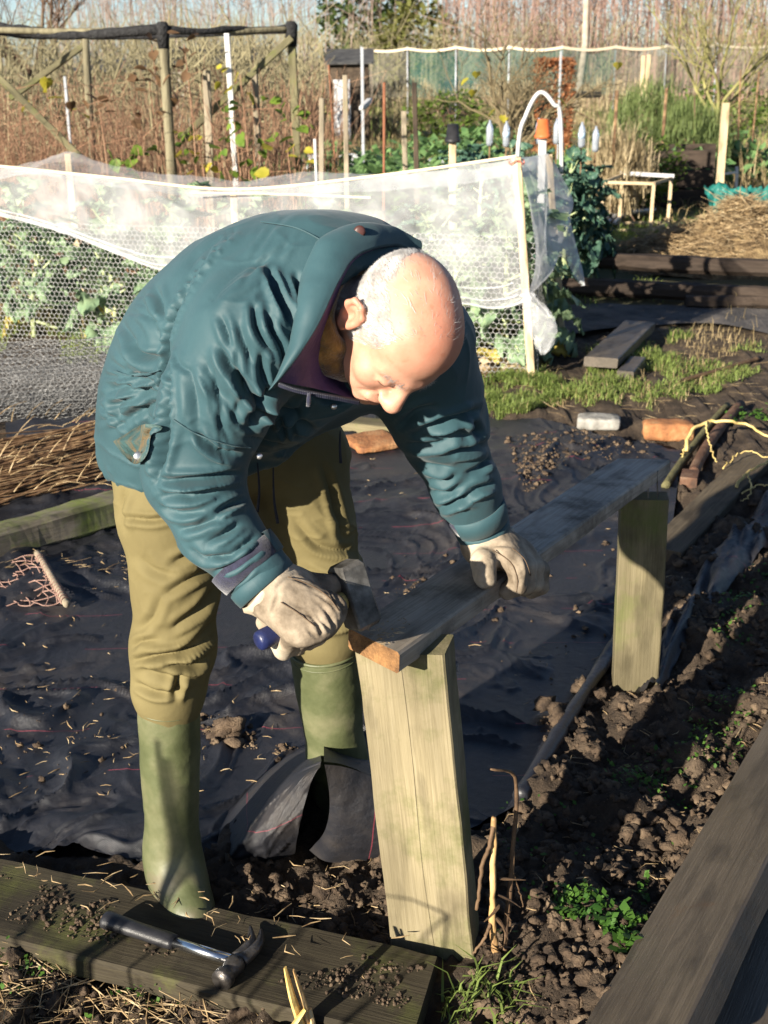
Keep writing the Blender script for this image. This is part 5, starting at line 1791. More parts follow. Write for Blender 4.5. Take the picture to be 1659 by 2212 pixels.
disc('snap', on(jv, 777, 500, .012, 12) + unit(CAM - on(jv, 777, 500)) * .012, .0085, M('brown_snap', [(0.05, 0.02, 0.018), (0.08, 0.035, 0.03)], rough=.4, bump=0), jk)
disc('snap', on(jv, 721, 878, .004, 12), .005, mt_snap, jk)
disc('snap', on(jv, 560, 985, .004, 12), .005, mt_snap, jk)
for px, Y_ in (([(735, 930), (734, 960), (736, 1000)], 1.95), ([(556, 1000), (560, 1060), (556, 1105)], 1.90), ([(590, 1010), (592, 1080), (600, 1130)], 1.90)):
    P = smooth([at(a, b, Y_) for a, b in px], 8)
    MB().tube(P, np.linspace(.0012, .003, 8), 6).build('drawcord', mt_dark, jk, True)
# ---- turned-back leather cuffs of the gloves
def glove_cuff(c, ax_, r0, r1, L, seed):
    e1 = unit(np.cross(ax_, V(.2, .3, 1)))
    e2 = np.cross(ax_, e1)
    rows_ = []
    for t_, k in ((0, r0 * .93), (.0, r0), (.18, r0 * 1.05), (.5, (r0 + r1) / 2), (.85, r1), (1.0, r1 * .9)):
        rows_.append([c + ax_ * (t_ * L + .004 * math.sin(2 * a + seed)) + (e1 * math.cos(a) + e2 * math.sin(a)) * (k + .002 * math.sin(5 * a + seed) + .0015 * math.sin(9 * a)) for a in np.linspace(0, 2 * math.pi, 40)])
    MB().grid(np.array(rows_)).build('glove_cuff', mt_cuffl, man, True)
mt_cuffl = M('pale_cuff_leather', [(0.32, 0.255, 0.185), (0.46, 0.39, 0.30)], scale=18, rough=.85, bump=.3, bscale=90, dist=.004)
glove_cuff(wr_r + axr * .004, axr, .0465, .038, .030, 0)
glove_cuff(LA[-1] + axl * .012, unit(WL - LA[-1] + axl * .02), .047, .038, .034, 2)

mt_stitch = M('glove_seam', [(0.07, 0.045, 0.028), (0.14, 0.095, 0.06)], scale=40, rough=.9, bump=0)
def glove_seam(vv_, px):
    P = np.array([on(vv_, a, b, .0004, 6) for a, b in smooth([V(*p) for p in px], 26)])
    P = (np.roll(P, 1, 0) + P * 2 + np.roll(P, -1, 0))[1:-1] / 4
    MB().tube(P, .0009, 4).build('glove_seam', mt_stitch, man, True)
glove_seam(gv, c6g((330, 520), (430, 555), (520, 610), (585, 690)))
glove_seam(gv, c6g((300, 640), (380, 690), (470, 760)))
glove_seam(lv, c6g((1300, 390), (1390, 450), (1425, 530), (1420, 600)))
glove_seam(lv, c6g((1400, 385), (1460, 440), (1490, 520)))

# ================================================================== MIDDLE GROUND
mt_stake = M_wood('grey_stake_wood', (0.16, 0.13, 0.09), (0.30, 0.25, 0.18), (0.42, 0.37, 0.28), moss=(0.2, 0.2, 0.08), mossamt=.15)
mt_palewood = M_wood('pale_batten_wood', (0.42, 0.31, 0.18), (0.58, 0.45, 0.28), (0.70, 0.58, 0.40))
mt_rope = M('cream_twine', [(0.55, 0.46, 0.33), (0.72, 0.63, 0.48)], scale=40, rough=.85, bump=.2)
mt_mossbeam = M_wood('mossy_grey_beam', (0.07, 0.06, 0.045), (0.15, 0.13, 0.10), (0.24, 0.21, 0.17), moss=(0.14, 0.17, 0.04), mossamt=.4)

# ---- left: beam, cane bundle, folded black sheet, pea netting
o = board('timber_beam', gd(-260, 1285) + V(0, 0, .055), gd(300, 1115) + V(0, 0, .055), .10, .105, mt_mossbeam, seg=36, wob=.006, bev=.014, seed=11)
tag(o, 'mossy grey timber beam lying on the fabric left of the man', 'beam')
cb = thing('cane_bundle', gd(60, 1120), 'bundle of dry reddish brown canes behind the mossy beam', 'canes')
vv = MB()
c0_, c1_ = gd(-330, 1130), gd(330, 985)
axc = unit(c1_ - c0_)
sdc = np.cross(V(0, 0, 1), axc)
for k in range(360):
    a, r_ = rng.uniform(0, math.pi), math.sqrt(rng.random())
    off = sdc * math.cos(a) * r_ * .21 + V(0, 0, .01 + math.sin(a) * r_ * .16)
    L_ = rng.uniform(.5, 1.1)
    m_ = c0_ + (c1_ - c0_) * rng.uniform(.2, .8)
    dd = unit(axc + rng.normal(0, .06, 3))
    P = smooth([m_ + off - dd * L_ / 2, m_ + off + rng.normal(0, .008, 3), m_ + off + dd * L_ / 2], 5)
    vv.tube(P, np.linspace(.0042, .0022, 5) * rng.uniform(.6, 1.2), 4, cap=False)
stuff(vv.build('canes', mt_cane, cb))
vv = MB()
for k in range(60):
    p = gd(rng.uniform(0, 230), rng.uniform(970, 1120)) + V(0, 0, rng.uniform(.08, .17))
    d = unit(V(rng.uniform(.2, 1), rng.uniform(-.6, .6), rng.uniform(-.1, .7)))
    vv.tube(smooth([p, p + d * .05 + V(0, 0, .01), p + d * .12], 5), np.linspace(.0022, .0008, 5), 3, cap=False)
stuff(vv.build('side_shoots', mt_straw, cb))
G_ = np.array([[gd(20 + 260 * s_, 1010 - 62 * t_ - 8 * s_) * V(1, 1, 0) + V(0, 0, .02 + .12 * math.sin(math.pi * min(1, t_ * 1.2)) ** .7 + .02 * vnoise(V(s_ * 5, t_ * 4, 1))) for s_ in np.linspace(0, 1, 24)] for t_ in np.linspace(0, 1, 14)])
o = sheet('black_sheet', G_, mt_fabric, None, G_[..., :2] * 1.0)
tag(o, 'folded black sheet between the cane bundle and the wire roll', 'sheet')
pn_ = thing('pea_netting', gd(60, 1300), 'pink string netting wound on a short bamboo stick at the left edge', 'netting')
mt_pink = M('pink_string', [(0.20, 0.11, 0.09), (0.34, 0.22, 0.18)], scale=40, rough=.8, bump=0)
s0_, s1_ = gd(86, 1222) + V(0, 0, .035), gd(142, 1318) + V(0, 0, .03)
MB().tube(smooth([s0_ + (s1_ - s0_) * -.05, s0_, (s0_ + s1_) / 2 + V(0, 0, .004), s1_, s1_ + (s1_ - s0_) * .07], 14), .011, 10).build('stick', mt_stake, pn_, True)
lft = gd(-60, 1262) - gd(90, 1262)
vv = MB()
nu, nv_ = 12, 11
NG = np.array([[s0_ + (s1_ - s0_) * (j / (nv_ - 1)) + lft * (i / (nu - 1)) * 1.3 + V(0, 0, -.02 * min(1, i / 3) + .010 * vnoise(V(i * .7, j * .7, 3)) + .004) + rng.normal(0, .006, 3) * V(1, 1, .3) for j in range(nv_)] for i in range(nu)])
for i in range(nu):
    vv.tube(smooth(NG[i], 26), .0018, 4, cap=False)
for j in range(nv_):
    vv.tube(smooth(NG[:, j], 26), .0018, 4, cap=False)
for k in range(9):
    c = s0_ + (s1_ - s0_) * (k + .5) / 9
    ad = unit(s1_ - s0_)
    e1, e2 = unit(np.cross(ad, V(0, 0, 1))), unit(np.cross(ad, np.cross(ad, V(0, 0, 1))))
    vv.tube([c + ad * (.02 * t_ / 6.28 - .01) + (e1 * math.cos(t_) + e2 * math.sin(t_)) * .0135 for t_ in np.linspace(0, 12.5, 22)], .0022, 4, cap=False)
vv.build('net', mt_pink, pn_, True)

# ---- hexagonal wire netting
def hexwire(u0, u1, v0, v1, cell, fn, r):
    """edges of a hexagon net mapped through fn(u, v) -> points; three-sided wires"""
    w_, hgt = cell, cell / math.sqrt(3)
    A_, B_ = [], []
    nr = int((v1 - v0) / (1.5 * hgt))
    ncol = int((u1 - u0) / w_)
    i, j = np.meshgrid(np.arange(ncol), np.arange(nr))
    cu = u0 + (i + .5 * (j % 2)) * w_
    cv = v0 + j * 1.5 * hgt
    cu, cv = cu.ravel(), cv.ravel()
    T_ = (cu, cv + hgt)
    UR = (cu + w_ / 2, cv + hgt / 2)
    LR = (cu + w_ / 2, cv - hgt / 2)
    UL = (cu - w_ / 2, cv + hgt / 2)
    for p, q in ((UL, T_), (T_, UR), (UR, LR)):
        A_.append(fn(p[0], p[1]))
        B_.append(fn(q[0], q[1]))
    A_, B_ = np.concatenate(A_), np.concatenate(B_)
    d = B_ - A_
    d /= np.linalg.norm(d, axis=1)[:, None] + 1e-9
    e1 = np.cross(d, V(0.3, 0.9, 0.2))
    e1 /= np.linalg.norm(e1, axis=1)[:, None] + 1e-9
    e2 = np.cross(d, e1)
    rings = []
    for k in range(3):
        a = k * 2 * math.pi / 3
        rings.append((e1 * math.cos(a) + e2 * math.sin(a)) * r)
    v = np.stack([A_ + rings[0], A_ + rings[1], A_ + rings[2], B_ + rings[0], B_ + rings[1], B_ + rings[2]], 1).reshape(-1, 3)
    b = np.arange(len(A_))[:, None] * 6
    f = np.concatenate([b + np.array([[0, 1, 4, 3]]), b + np.array([[1, 2, 5, 4]]), b + np.array([[2, 0, 3, 5]])])
    return v, f
wr = thing('wire_netting_roll', gd(60, 955), 'loose roll of grey chicken wire lying in front of the netted bed', 'wire roll')
wc = gd(60, 955) + V(0, .20, .20)
wax = unit(gd(230, 940) - gd(-200, 975))
wsd = np.cross(V(0, 0, 1), wax)
def wmap(u, v):
    ang = v / .17
    r_ = .20 - .012 * ang / 6.28 * 3.2 + .014 * fbm(np.stack([u * 6, np.cos(ang) * 2, np.sin(ang) * 2], -1), 2)
    P = wc + u[:, None] * wax + (np.cos(ang) * r_)[:, None] * wsd + (np.sin(ang) * r_ * .92)[:, None] * V(0, 0, 1)
    return P + .005 * np.stack([fbm(P * 30, 2), fbm(P * 30 + 5, 2), fbm(P * 30 + 9, 2)], -1)
v1, f1 = hexwire(-.85, .42, 0, .17 * 6.28 * 4.2, .027, wmap, .0011)
stuff(link_mesh('wire_mesh', v1, f1, mt_galv, wr))

# ---- the netted brassica bed
TB_R, TB_L = gd(1155, 825), gd(0, 752)
ln = unit(TB_R - TB_L)
tun = thing('netted_vegetable_bed', (TB_R + TB_L) / 2, 'bed of brassicas under white insect netting with a chicken wire front', 'netted bed')
mt_insect3 = M_net('white_insect_net_single', (0.86, 0.87, 0.90), .24, var=.08, scale=9)
mt_insect2 = M_net('white_insect_net_bunched', (0.86, 0.87, 0.90), .62, var=.12, scale=9)
mt_insect = M_net('white_insect_net', (0.86, 0.87, 0.90), .28, var=.11, scale=5)
def post(name, top, bot, wdt, mat, parent, dep=None):
    return board(name, bot - V(0, 0, .15), top, wdt, dep or wdt * .8, mat, upd=(0.1, -1, 0), parent=parent, seg=10, wob=.002, seed=rng.integers(99))
tR = at(1116, 340, TB_R[1] - .02)
post('post', tR, TB_R, .036, mt_palewood, tun, .03)
backR_t = at(1186, 334, 6.75)
post('post', backR_t, backR_t * V(1, 1, 0) + V(.12, 0, 0), .035, mt_palewood, tun)
backL_t = at(147, 332, 7.95)
post('post', backL_t, backL_t * V(1, 1, 0), .04, mt_palewood, tun)
mid_t = at(504, 408, 6.42)
post('post', mid_t, mid_t * V(1, 1, 0) + V(0, .03, 0), .035, mt_palewood, tun)
ltop = at(-160, 345, 7.0)
post('post', ltop, ltop * V(1, 1, 0), .035, mt_palewood, tun)
F_rope = [at(-160, 347, 7.0), at(0, 361, 6.87), at(250, 387, 6.62), at(504, 411, 6.42), at(800, 384, 6.16), tR]
B_line = [at(-160, 372, 8.1), at(30, 360, 8.02), at(147, 328, 7.95), at(215, 352, 7.85), at(330, 372, 7.7), at(500, 388, 7.5), at(600, 377, 7.38), at(690, 370, 7.28), at(900, 376, 7.05), at(1060, 362, 6.9), backR_t]
fr_, br_ = smooth(F_rope, 160), smooth(B_line, 160)
MB().tube(fr_ + V(0, -.012, .006), .008, 6).build('top_rope', mt_rope, tun, True)
MB().tube(smooth([at(410, 417, 6.38), at(620, 420, 6.3), at(800, 427, 6.2)], 12), .005, 5).build('batten', mt_rope, tun)
rows_ = []
for t_ in np.linspace(0, 1, 26):
    r_ = fr_ * (1 - t_) + br_ * t_
    r_ = r_ - V(0, 0, 1) * (.07 * math.sin(math.pi * t_)) + (.012 * fbm(r_ * 5, 3) + .004 * fbm(r_ * 25, 2))[:, None] * V(0, 0, 1)
    rows_.append(r_)
net = MB().grid(np.array(rows_)).build('net_top', mt_insect, tun, True)
Bot = smooth([at(-160, 440, 6.96), at(0, 464, 6.82), at(130, 498, 6.66), at(250, 545, 6.53), at(345, 580, 6.43), at(420, 585, 6.36), at(520, 600, 6.3), at(700, 640, 6.14), at(900, 655, 6.0), at(1000, 655, 5.93), at(1060, 664, 5.89), at(1110, 655, 5.86), at(1140, 638, 5.84)], 160)
rows_ = []
for t_ in np.linspace(0, 1, 34):
    r_ = fr_ * (1 - t_) + Bot * t_
    ru = .020 * fbm(np.stack([r_[:, 0] * 7 + r_[:, 2] * 5, r_[:, 2] * 3, r_[:, 0] * 0], -1), 3) + .006 * fbm(r_ * 25, 2) + .03 * (1 - np.abs(fbm(np.stack([r_[:, 0] * 3 + r_[:, 2] * 4, r_[:, 2] * 2, r_[:, 0] * 0 + 3], -1), 2))) ** 6
    r_ = r_ + V(0, -1, 0) * (.05 * math.sin(math.pi * t_) + .012) + ru[:, None] * V(.2, -1, 0)
    rows_.append(r_)
MB().grid(np.array(rows_)).build('net_front', mt_insect, tun, True)
MB().tube(rows_[-1], .006, 5).build('net_hem', mt_insect, tun, True)
for k in range(2):
    P = rows_[-3 - 3 * k][10:150] + V(0, -.006, 0)
    MB().tube(P, .005, 5).build('net_hem', mt_insect, tun, True)
# right-hand end, gathered at the post and hanging
gat = at(1140, 638, 5.83)
topc = smooth([tR + V(0, -.01, 0), at(1150, 338, 6.3), backR_t, at(1212, 378, 6.72), at(1238, 432, 6.62), at(1232, 470, 6.55), at(1245, 530, 6.5), at(1262, 600, 6.42), at(1255, 618, 6.4)], 80)
botc = smooth([gat + V(-.01, 0, 0), gat, gat + V(.01, .01, 0), at(1150, 632, 5.9), at(1168, 610, 5.98), at(1185, 590, 6.05), at(1200, 560, 6.2), at(1220, 560, 6.35), at(1250, 612, 6.4)], 80)
rows_ = []
for t_ in np.linspace(0, 1, 30):
    r_ = topc * (1 - t_) + botc * t_
    ru = .04 * fbm(np.stack([r_[:, 1] * 6 + t_, r_[:, 2] * 2, r_[:, 0] * 4], -1), 3) * math.sin(math.pi * t_) ** .6
    rows_.append(r_ + V(.8, -.5, 0) * (.05 * math.sin(math.pi * t_)) + ru[:, None] * V(.8, -.6, 0))
MB().grid(np.array(rows_)).build('net_end', mt_insect2, tun, True)
tail = []
for t_ in np.linspace(0, 1, 18):
    w_ = .010 + .058 * math.sin(math.pi * min(1, t_ * .95 + .05)) ** .9
    c = gat + V(.075 * t_ + .03 * math.sin(t_ * 3), 0, -.27 * t_)
    tail.append([c + V(math.cos(a) * w_, math.sin(a) * w_ * .5 - .02, .01 * math.sin(3 * a)) + V(.006, .006, 0) * rng.normal() for a in np.linspace(0, 2 * math.pi, 26)])
MB().grid(np.array(tail)).build('net_tail', mt_insect3, tun, True)
MB().tube([gat + V(math.cos(a) * .03, math.sin(a) * .03 + .0, .004 * math.sin(2 * a)) for a in np.linspace(0, 6.3, 16)], .008, 6).build('knot', mt_insect, tun, True)
# red string ties
mt_redstr = M('red_twine', [(0.5, 0.12, 0.08), (0.62, 0.2, 0.14)], rough=.8, bump=0)
MB().tube([tR + V(math.cos(a) * .035, math.sin(a) * .03, -.02 + .01 * math.sin(3 * a)) for a in np.linspace(0, 12, 30)], .003, 4).build('twine', mt_redstr, tun)
# wire front
up_w = .72
def fmap(u, v):
    P = TB_L + u[:, None] * ln + v[:, None] * V(0, 0, 1)
    return P + (.02 * fbm(np.stack([u * 2, v * 3, u * 0], -1), 2))[:, None] * V(0, -1, 0) + .0022 * np.stack([fbm(P * 60, 1), fbm(P * 60 + 3, 1), fbm(P * 60 + 8, 1)], -1)
Lw = np.linalg.norm(TB_R - TB_L)
mt_wireb = M('bright_galvanised_wire', [(0.36, 0.36, 0.36), (0.55, 0.55, 0.55)], scale=60, rough=.45, bump=0, metal=.2)
v1, f1 = hexwire(-.35, Lw + .02, .0, up_w, .028, fmap, .0011)
stuff(link_mesh('wire_front', v1, f1, mt_wireb, tun))
endd = unit(backR_t * V(1, 1, 0) - TB_R)
def emap(u, v):
    P = TB_R + V(.01, 0, 0) + u[:, None] * endd + v[:, None] * V(0, 0, 1)
    return P + (.02 * fbm(np.stack([u * 4, v * 4, u * 0], -1), 2))[:, None] * V(1, 0, 0)
v1, f1 = hexwire(0, .9, 0, .62, .028, emap, .0010)
stuff(link_mesh('wire_end', v1, f1, mt_galv, tun))

# ---- brassica leaves and plants
def leaf_mesh(name, L, W_, lob, seed, stemf=.35, droop=.5, ruf=.026):
    nL, nW = 15, 9
    verts, faces, mi = [], [], []
    for i in range(nL):
        t_ = i / (nL - 1)
        wv = W_ * math.sin(math.pi * min(1, (t_ * .93 + .07))) ** .75 * (1 - .25 * t_) * (1 + lob * math.sin(i * 2.4 + seed) + .16 * float(vnoise(V(i * 1.7, seed * 2.3, 5.5))))
        for j in range(nW):
            s_ = (j / (nW - 1)) * 2 - 1
            x = L * (stemf + (1 - stemf) * t_)
            z_ = .10 * L * math.sin(t_ * 2.6) - droop * L * t_ * t_ * .6 + abs(s_) ** 1.5 * wv * .35
            z_ += ruf * float(vnoise(V(i * .9, j * 1.1, seed * 3.1))) * (1.9 * abs(s_) + .35)
            verts.append((x - abs(s_) * .10 * L * t_, s_ * wv, z_))
    for i in range(nL - 1):
        for j in range(nW - 1):
            a = i * nW + j
            faces.append((a, a + 1, a + nW + 1, a + nW))
            mi.append(0)
    # rib and stalk
    b = len(verts)
    for i in range(9):
        t_ = i / 8
        x = L * t_ * .93
        tt_ = max(0, (t_ * .93 - stemf) / (1 - stemf))
        z_ = .10 * L * math.sin(tt_ * 2.6) - droop * L * tt_ * tt_ * .6 - .004
        r_ = .011 * (1 - .75 * t_) * (L / .35)
        for k in range(4):
            a = k * math.pi / 2
            verts.append((x, math.cos(a) * r_, z_ + math.sin(a) * r_))
    for i in range(8):
        for k in range(4):
            a, c = b + i * 4 + k, b + i * 4 + (k + 1) % 4
            faces.append((a, c, c + 4, a + 4))
            mi.append(1)
    return np.array(verts), faces, mi
mt_bras = M_leaf('brassica_leaf', (0.12, 0.20, 0.12), (0.27, 0.36, 0.20), rough=.5, tr=.25, scale=16)
mt_bras2 = M_leaf('sprout_leaf', (0.035, 0.085, 0.065), (0.085, 0.16, 0.105), rough=.45, tr=.2, scale=16)
mt_yell = M_leaf('yellowed_leaf', (0.42, 0.34, 0.07), (0.6, 0.5, 0.16), rough=.6, tr=.3)
mt_rib = M('leaf_rib', [(0.26, 0.32, 0.15), (0.42, 0.47, 0.25)], scale=20, rough=.5, bump=0)
def leaf_set(tag_, mats, n, L, W_, **k):
    out = []
    for s_ in range(n):
        v, f, mi = leaf_mesh(tag_, L * rng.uniform(.85, 1.15), W_ * rng.uniform(.8, 1.2), rng.uniform(.05, .22), s_ + 1, **k)
        me = make_mesh('leaf', v, f, True)
        for mm in mats:
            me.materials.append(mm)
        me.polygons.foreach_set('material_index', mi)
        out.append(me)
    return out
LV_A = leaf_set('leaf', (mt_bras, mt_rib), 8, .33, .125)
LV_B = leaf_set('leaf', (mt_bras2, mt_rib), 6, .23, .085)
LV_Y = leaf_set('leaf', (mt_yell, mt_rib), 2, .24, .09)
def put_leaf(me, p, az, el, roll, s_, parent):
    o = bpy.data.objects.new('leaf', me)
    col.objects.link(o)
    o.parent = parent
    o.matrix_local = Matrix.Translation(Vector(p - world_loc(parent))) @ Matrix.Rotation(az, 4, 'Z') @ Matrix.Rotation(-el, 4, 'Y') @ Matrix.Rotation(roll, 4, 'X') @ Matrix.Scale(s_, 4)
    return o
def brassica(name, base, h, nl, leaves, label, group, spread=1.0, yellow=0, lo=.2):
    t = thing(name, base, label, 'plant', group)
    bend = rng.normal(0, .04, 3) * V(1, 1, 0)
    top_ = base + V(0, 0, h) + bend
    P = smooth([base - V(0, 0, .03), base + V(0, 0, h * .5) + bend * .2, top_], 8)
    MB().tube(P, np.linspace(.018, .011, 8), 7).build('stem', mt_rib, t, True)
    for k in range(nl):
        u = k / max(1, nl - 1)
        p = base + (top_ - base) * (lo + (1 - lo) * u)
        az = k * 2.4 + rng.normal(0, .4)
        put_leaf(leaves[rng.integers(len(leaves))], p, az, -.2 + 1.15 * u + rng.normal(0, .15), rng.normal(0, .3), spread * (1.05 - .35 * u) * rng.uniform(.85, 1.15), t)
    for k in range(yellow):
        put_leaf(LV_Y[rng.integers(2)], base + V(0, 0, rng.uniform(.04, .15)), rng.uniform(3.3, 6.0), rng.uniform(-.3, .1), rng.normal(0, .4), rng.uniform(.7, 1.0), t)
    return t
nrm2 = np.cross(V(0, 0, 1), ln)
slots = [(.02, .25, .62), (.14, .55, .80), (.19, .22, .56), (.27, .50, .78), (.33, .20, .60), (.42, .48, .76), (.50, .30, .66), (.60, .5, .78), (.68, .25, .68), (.77, .5, .80), (.84, .22, .70), (.93, .26, .74), (.96, .55, .80), (1.0 - .27 / Lw, .85, .78), (-.05, .6, .8)]
ORD = ['', 'first', 'second', 'third', 'fourth', 'fifth', 'sixth', 'seventh', 'eighth', 'ninth', 'tenth', 'eleventh', 'twelfth', 'thirteenth', 'fourteenth', 'fifteenth']
cnt_b = {'front': 0, 'back': 0}
for k, (u, dpt, h) in enumerate(sorted(slots)):
    b = TB_L + ln * (u * Lw) + nrm2 * dpt * (1 if nrm2[1] > 0 else -1)
    rowk = 'front' if dpt < .3 else 'back'
    cnt_b[rowk] += 1
    brassica('brassica_plant', b, h * .88, 22, LV_A, ORD[cnt_b[rowk]] + ' grey green brassica from the left, ' + rowk + ' row under the white netting', 'brassicas under the netting', 1.0, 2 if k % 2 == 0 else 1)
# fallen pale leaves inside at the right end
for k in range(26):
    u = rng.uniform(.84, 1.0)
    p = TB_L + ln * (u * Lw) + V(0, .05 + .5 * rng.random(), .02 + .04 * rng.random())
mt_dead = M_leaf('dead_pale_leaf', (0.40, 0.28, 0.15), (0.62, 0.50, 0.34), rough=.7, tr=.2)
P = np.array([TB_L + ln * (rng.uniform(.80, 1.0) * Lw) + V(0, rng.uniform(.04, .5), rng.uniform(.01, .07)) for k in range(160)])
v1, f1 = leaflets(P, .07)
stuff(link_mesh('fallen_leaves', v1, f1, mt_dead), 'pale fallen leaves under the brassicas by the end post', 'leaves')

# ---- right: bricks, stones, timber, rods, roots
mt_brick = M('orange_brick', [(0.15, 0.065, 0.03), (0.29, 0.125, 0.05), (0.36, 0.20, 0.095)], scale=16, rough=.85, bump=.6, bscale=70, dist=.008)
mt_stone = M('grey_concrete', [(0.13, 0.125, 0.11), (0.24, 0.23, 0.21), (0.34, 0.33, 0.30)], scale=18, rough=.9, bump=.6, bscale=60, dist=.008)
def rough_block(name, c, size, yaw, mat, label, cat, seed, tilt=0.0, amp=.004):
    n = 7
    mb = MB()
    a, b, c_ = [np.linspace(-.5, .5, n)] * 3
    import bmesh
    bm = bmesh.new()
    bmesh.ops.create_cube(bm, size=1)
    bmesh.ops.subdivide_edges(bm, edges=bm.edges[:], cuts=5, use_grid_fill=True)
    v = np.array([x.co[:] for x in bm.verts])
    f = [tuple(x.index for x in q.verts) for q in bm.faces]
    bm.free()
    rnd = (np.abs(v * 2) ** 8).sum(1) ** (1 / 8)
    v = v / rnd[:, None] * np.minimum(rnd, 1.0)[:, None]
    v = v * np.asarray(size)
    v = v + amp * np.stack([fbm(v * 30 + seed, 3), fbm(v * 30 + seed + 4, 3), fbm(v * 30 + seed + 8, 3)], -1)
    M3 = np.array(Matrix.Rotation(yaw, 3, 'Z') @ Matrix.Rotation(tilt, 3, 'X'))
    v = v @ M3.T + np.asarray(c) + V(0, 0, size[2] / 2)
    o = link_mesh(name, v, f, mat, None, True)
    return tag(o, label, cat)
rough_block('brick', gd(1448, 952) + V(0, .05, -.005), (.205, .10, .075), R(-6), mt_brick, 'weathered orange brick on the fabric edge near the iron rods', 'brick', 1)
rough_block('stone_slab', gd(1297, 930) + V(0, .05, 0), (.18, .11, .05), R(-10), mt_stone, 'flat grey stone slab at the far edge of the fabric', 'stone', 5)
rough_block('clay_tile', gd(805, 978) + V(0, .08, .01), (.20, .19, .028), R(28), mt_brick, 'flat orange clay tile on the fabric behind the man', 'tile', 9, .06)
o = board('fabric_weight_plank', gd(700, 925) + V(0, 0, .03), gd(905, 948) + V(0, 0, .03), .11, .045, mt_postwood2, seg=16, seed=21)
tag(o, 'pale plank holding down the far edge of the fabric behind the man', 'plank')
o = board('path_plank', gd(1296, 813) + V(0, 0, .07), gd(1381, 726) + V(0, 0, .06), .17, .05, mt_darkboard, seg=16, wob=.004, seed=22)
tag(o, 'dark plank laid in the grass beside the netted bed', 'plank')
o = board('path_plank', gd(1350, 826) + V(0, 0, .03), gd(1376, 793) + V(0, 0, .03), .08, .05, mt_darkboard, seg=8, wob=.004, seed=23)
tag(o, 'short dark offcut beside the plank in the grass', 'plank')
P = smooth([gd(1411, 845) + V(0, 0, .015), gd(1490, 826) + V(0, 0, .02), gd(1560, 808) + V(0, 0, .025), gd(1640, 786) + V(0, 0, .03)], 20)
tag(MB().tube(P, .011, 7).build('long_stick', mt_stalkd, None, True), 'long brown stick lying on the bare soil at the right', 'stick')
# iron rods
mt_rust = M('soil_caked_iron', [(0.04, 0.025, 0.018), (0.10, 0.05, 0.03), (0.16, 0.10, 0.065)], scale=14, rough=.8, bump=.5, bscale=80, dist=.006)
mt_cane2 = M('greenish_pole', [(0.07, 0.065, 0.03), (0.15, 0.135, 0.06)], scale=12, rough=.8, bump=.4)
o = thing('iron_bar', gd(1510, 1040), 'thick rusty iron bar with a chisel end lying beside the fabric', 'bar')
P = smooth([gd(1496, 1040) + V(0, 0, .03), gd(1512, 1005) + V(0, 0, .03), gd(1548, 950) + V(0, 0, .035), gd(1598, 893) + V(0, 0, .04)], 16)
MB().tube(P, .022, 10).build('shaft', mt_rust, o, True)
MB().box(gd(1488, 1052) + V(0, 0, .03), (.06, .10, .045), np.array(Matrix.Rotation(R(-18), 3, 'Z'))).build('chisel_end', mt_rust, o)
P = smooth([gd(1436, 1062) + V(0, 0, .02), gd(1470, 1012) + V(0, 0, .022), gd(1530, 935) + V(0, 0, .03), gd(1570, 890) + V(0, 0, .03)], 16)
tag(MB().tube(P, .015, 9).build('thin_pole', mt_cane2, None, True), 'thin greenish pole lying left of the iron bar', 'pole')
# edging board and second fabric strip
mt_soilboard = M_wood('soil_caked_board', (0.05, 0.037, 0.024), (0.10, 0.077, 0.05), (0.15, 0.12, 0.08))
o = board('edging_board', gd(1430, 1215) + V(0, 0, .025), gd(1640, 1000) + V(0, 0, .025), .12, .04, mt_soilboard, seg=24, wob=.003, seed=24)
tag(o, 'soil covered edging board running away behind the far bench leg', 'board')
g0 = smooth([gd(1370, 1510), gd(1440, 1370), gd(1500, 1265), gd(1600, 1140), gd(1720, 1010)], 80)
g1 = smooth([gd(1425, 1500), gd(1500, 1380), gd(1590, 1270), gd(1690, 1160), gd(1800, 1040)], 80)
G_ = np.array([g0 * (1 - t_) + g1 * t_ + (np.stack([0 * g0[:, 0], 0 * g0[:, 0], .035 * math.sin(math.pi * t_) + .03 * fbm(g0 * 6 + t_ * 2, 3) + .02], -1)) for t_ in np.linspace(0, 1, 16)])
o = sheet('fabric_strip', G_, mt_fabric, None, G_[..., :2])
tag(o, 'crumpled strip of black fabric along the edging board', 'ground cover')
# dry root
mt_root = M('yellow_dry_root', [(0.42, 0.30, 0.10), (0.66, 0.52, 0.22)], scale=20, rough=.7, bump=.2)
ro = thing('dry_root', gd(1600, 1000), 'crooked yellow dry root lying across the iron bar', 'root')
for px, r0 in (([(1478, 1000, .05), (1490, 985, .10), (1525, 974, .12), (1570, 976, .12), (1610, 974, .11), (1640, 988, .10), (1680, 1000, .08)], .008), ([(1520, 976, .12), (1530, 1000, .08), (1545, 1025, .05)], .004), ([(1490, 985, .10), (1478, 996, .06), (1470, 1010, .03)], .004),
              ([(1585, 1080, .05), (1610, 1062, .07), (1645, 1052, .09), (1690, 1040, .1)], .006), ([(1610, 1062, .07), (1620, 1090, .04), (1600, 1100, .03)], .003), ([(1560, 1040, .05), (1600, 1020, .08), (1660, 1030, .07)], .003), ([(1600, 1090, .04), (1640, 1075, .05), (1690, 1085, .04)], .003)):
    P = smooth([gd(a, b) * V(1, 1, 0) + V(0, 0, c) for a, b, c in px], 24) + rng.normal(0, .003, (24, 3))
    MB().tube(P, np.linspace(r0, r0 * .55, 24), 6).build('root_strand', mt_root, ro, True)

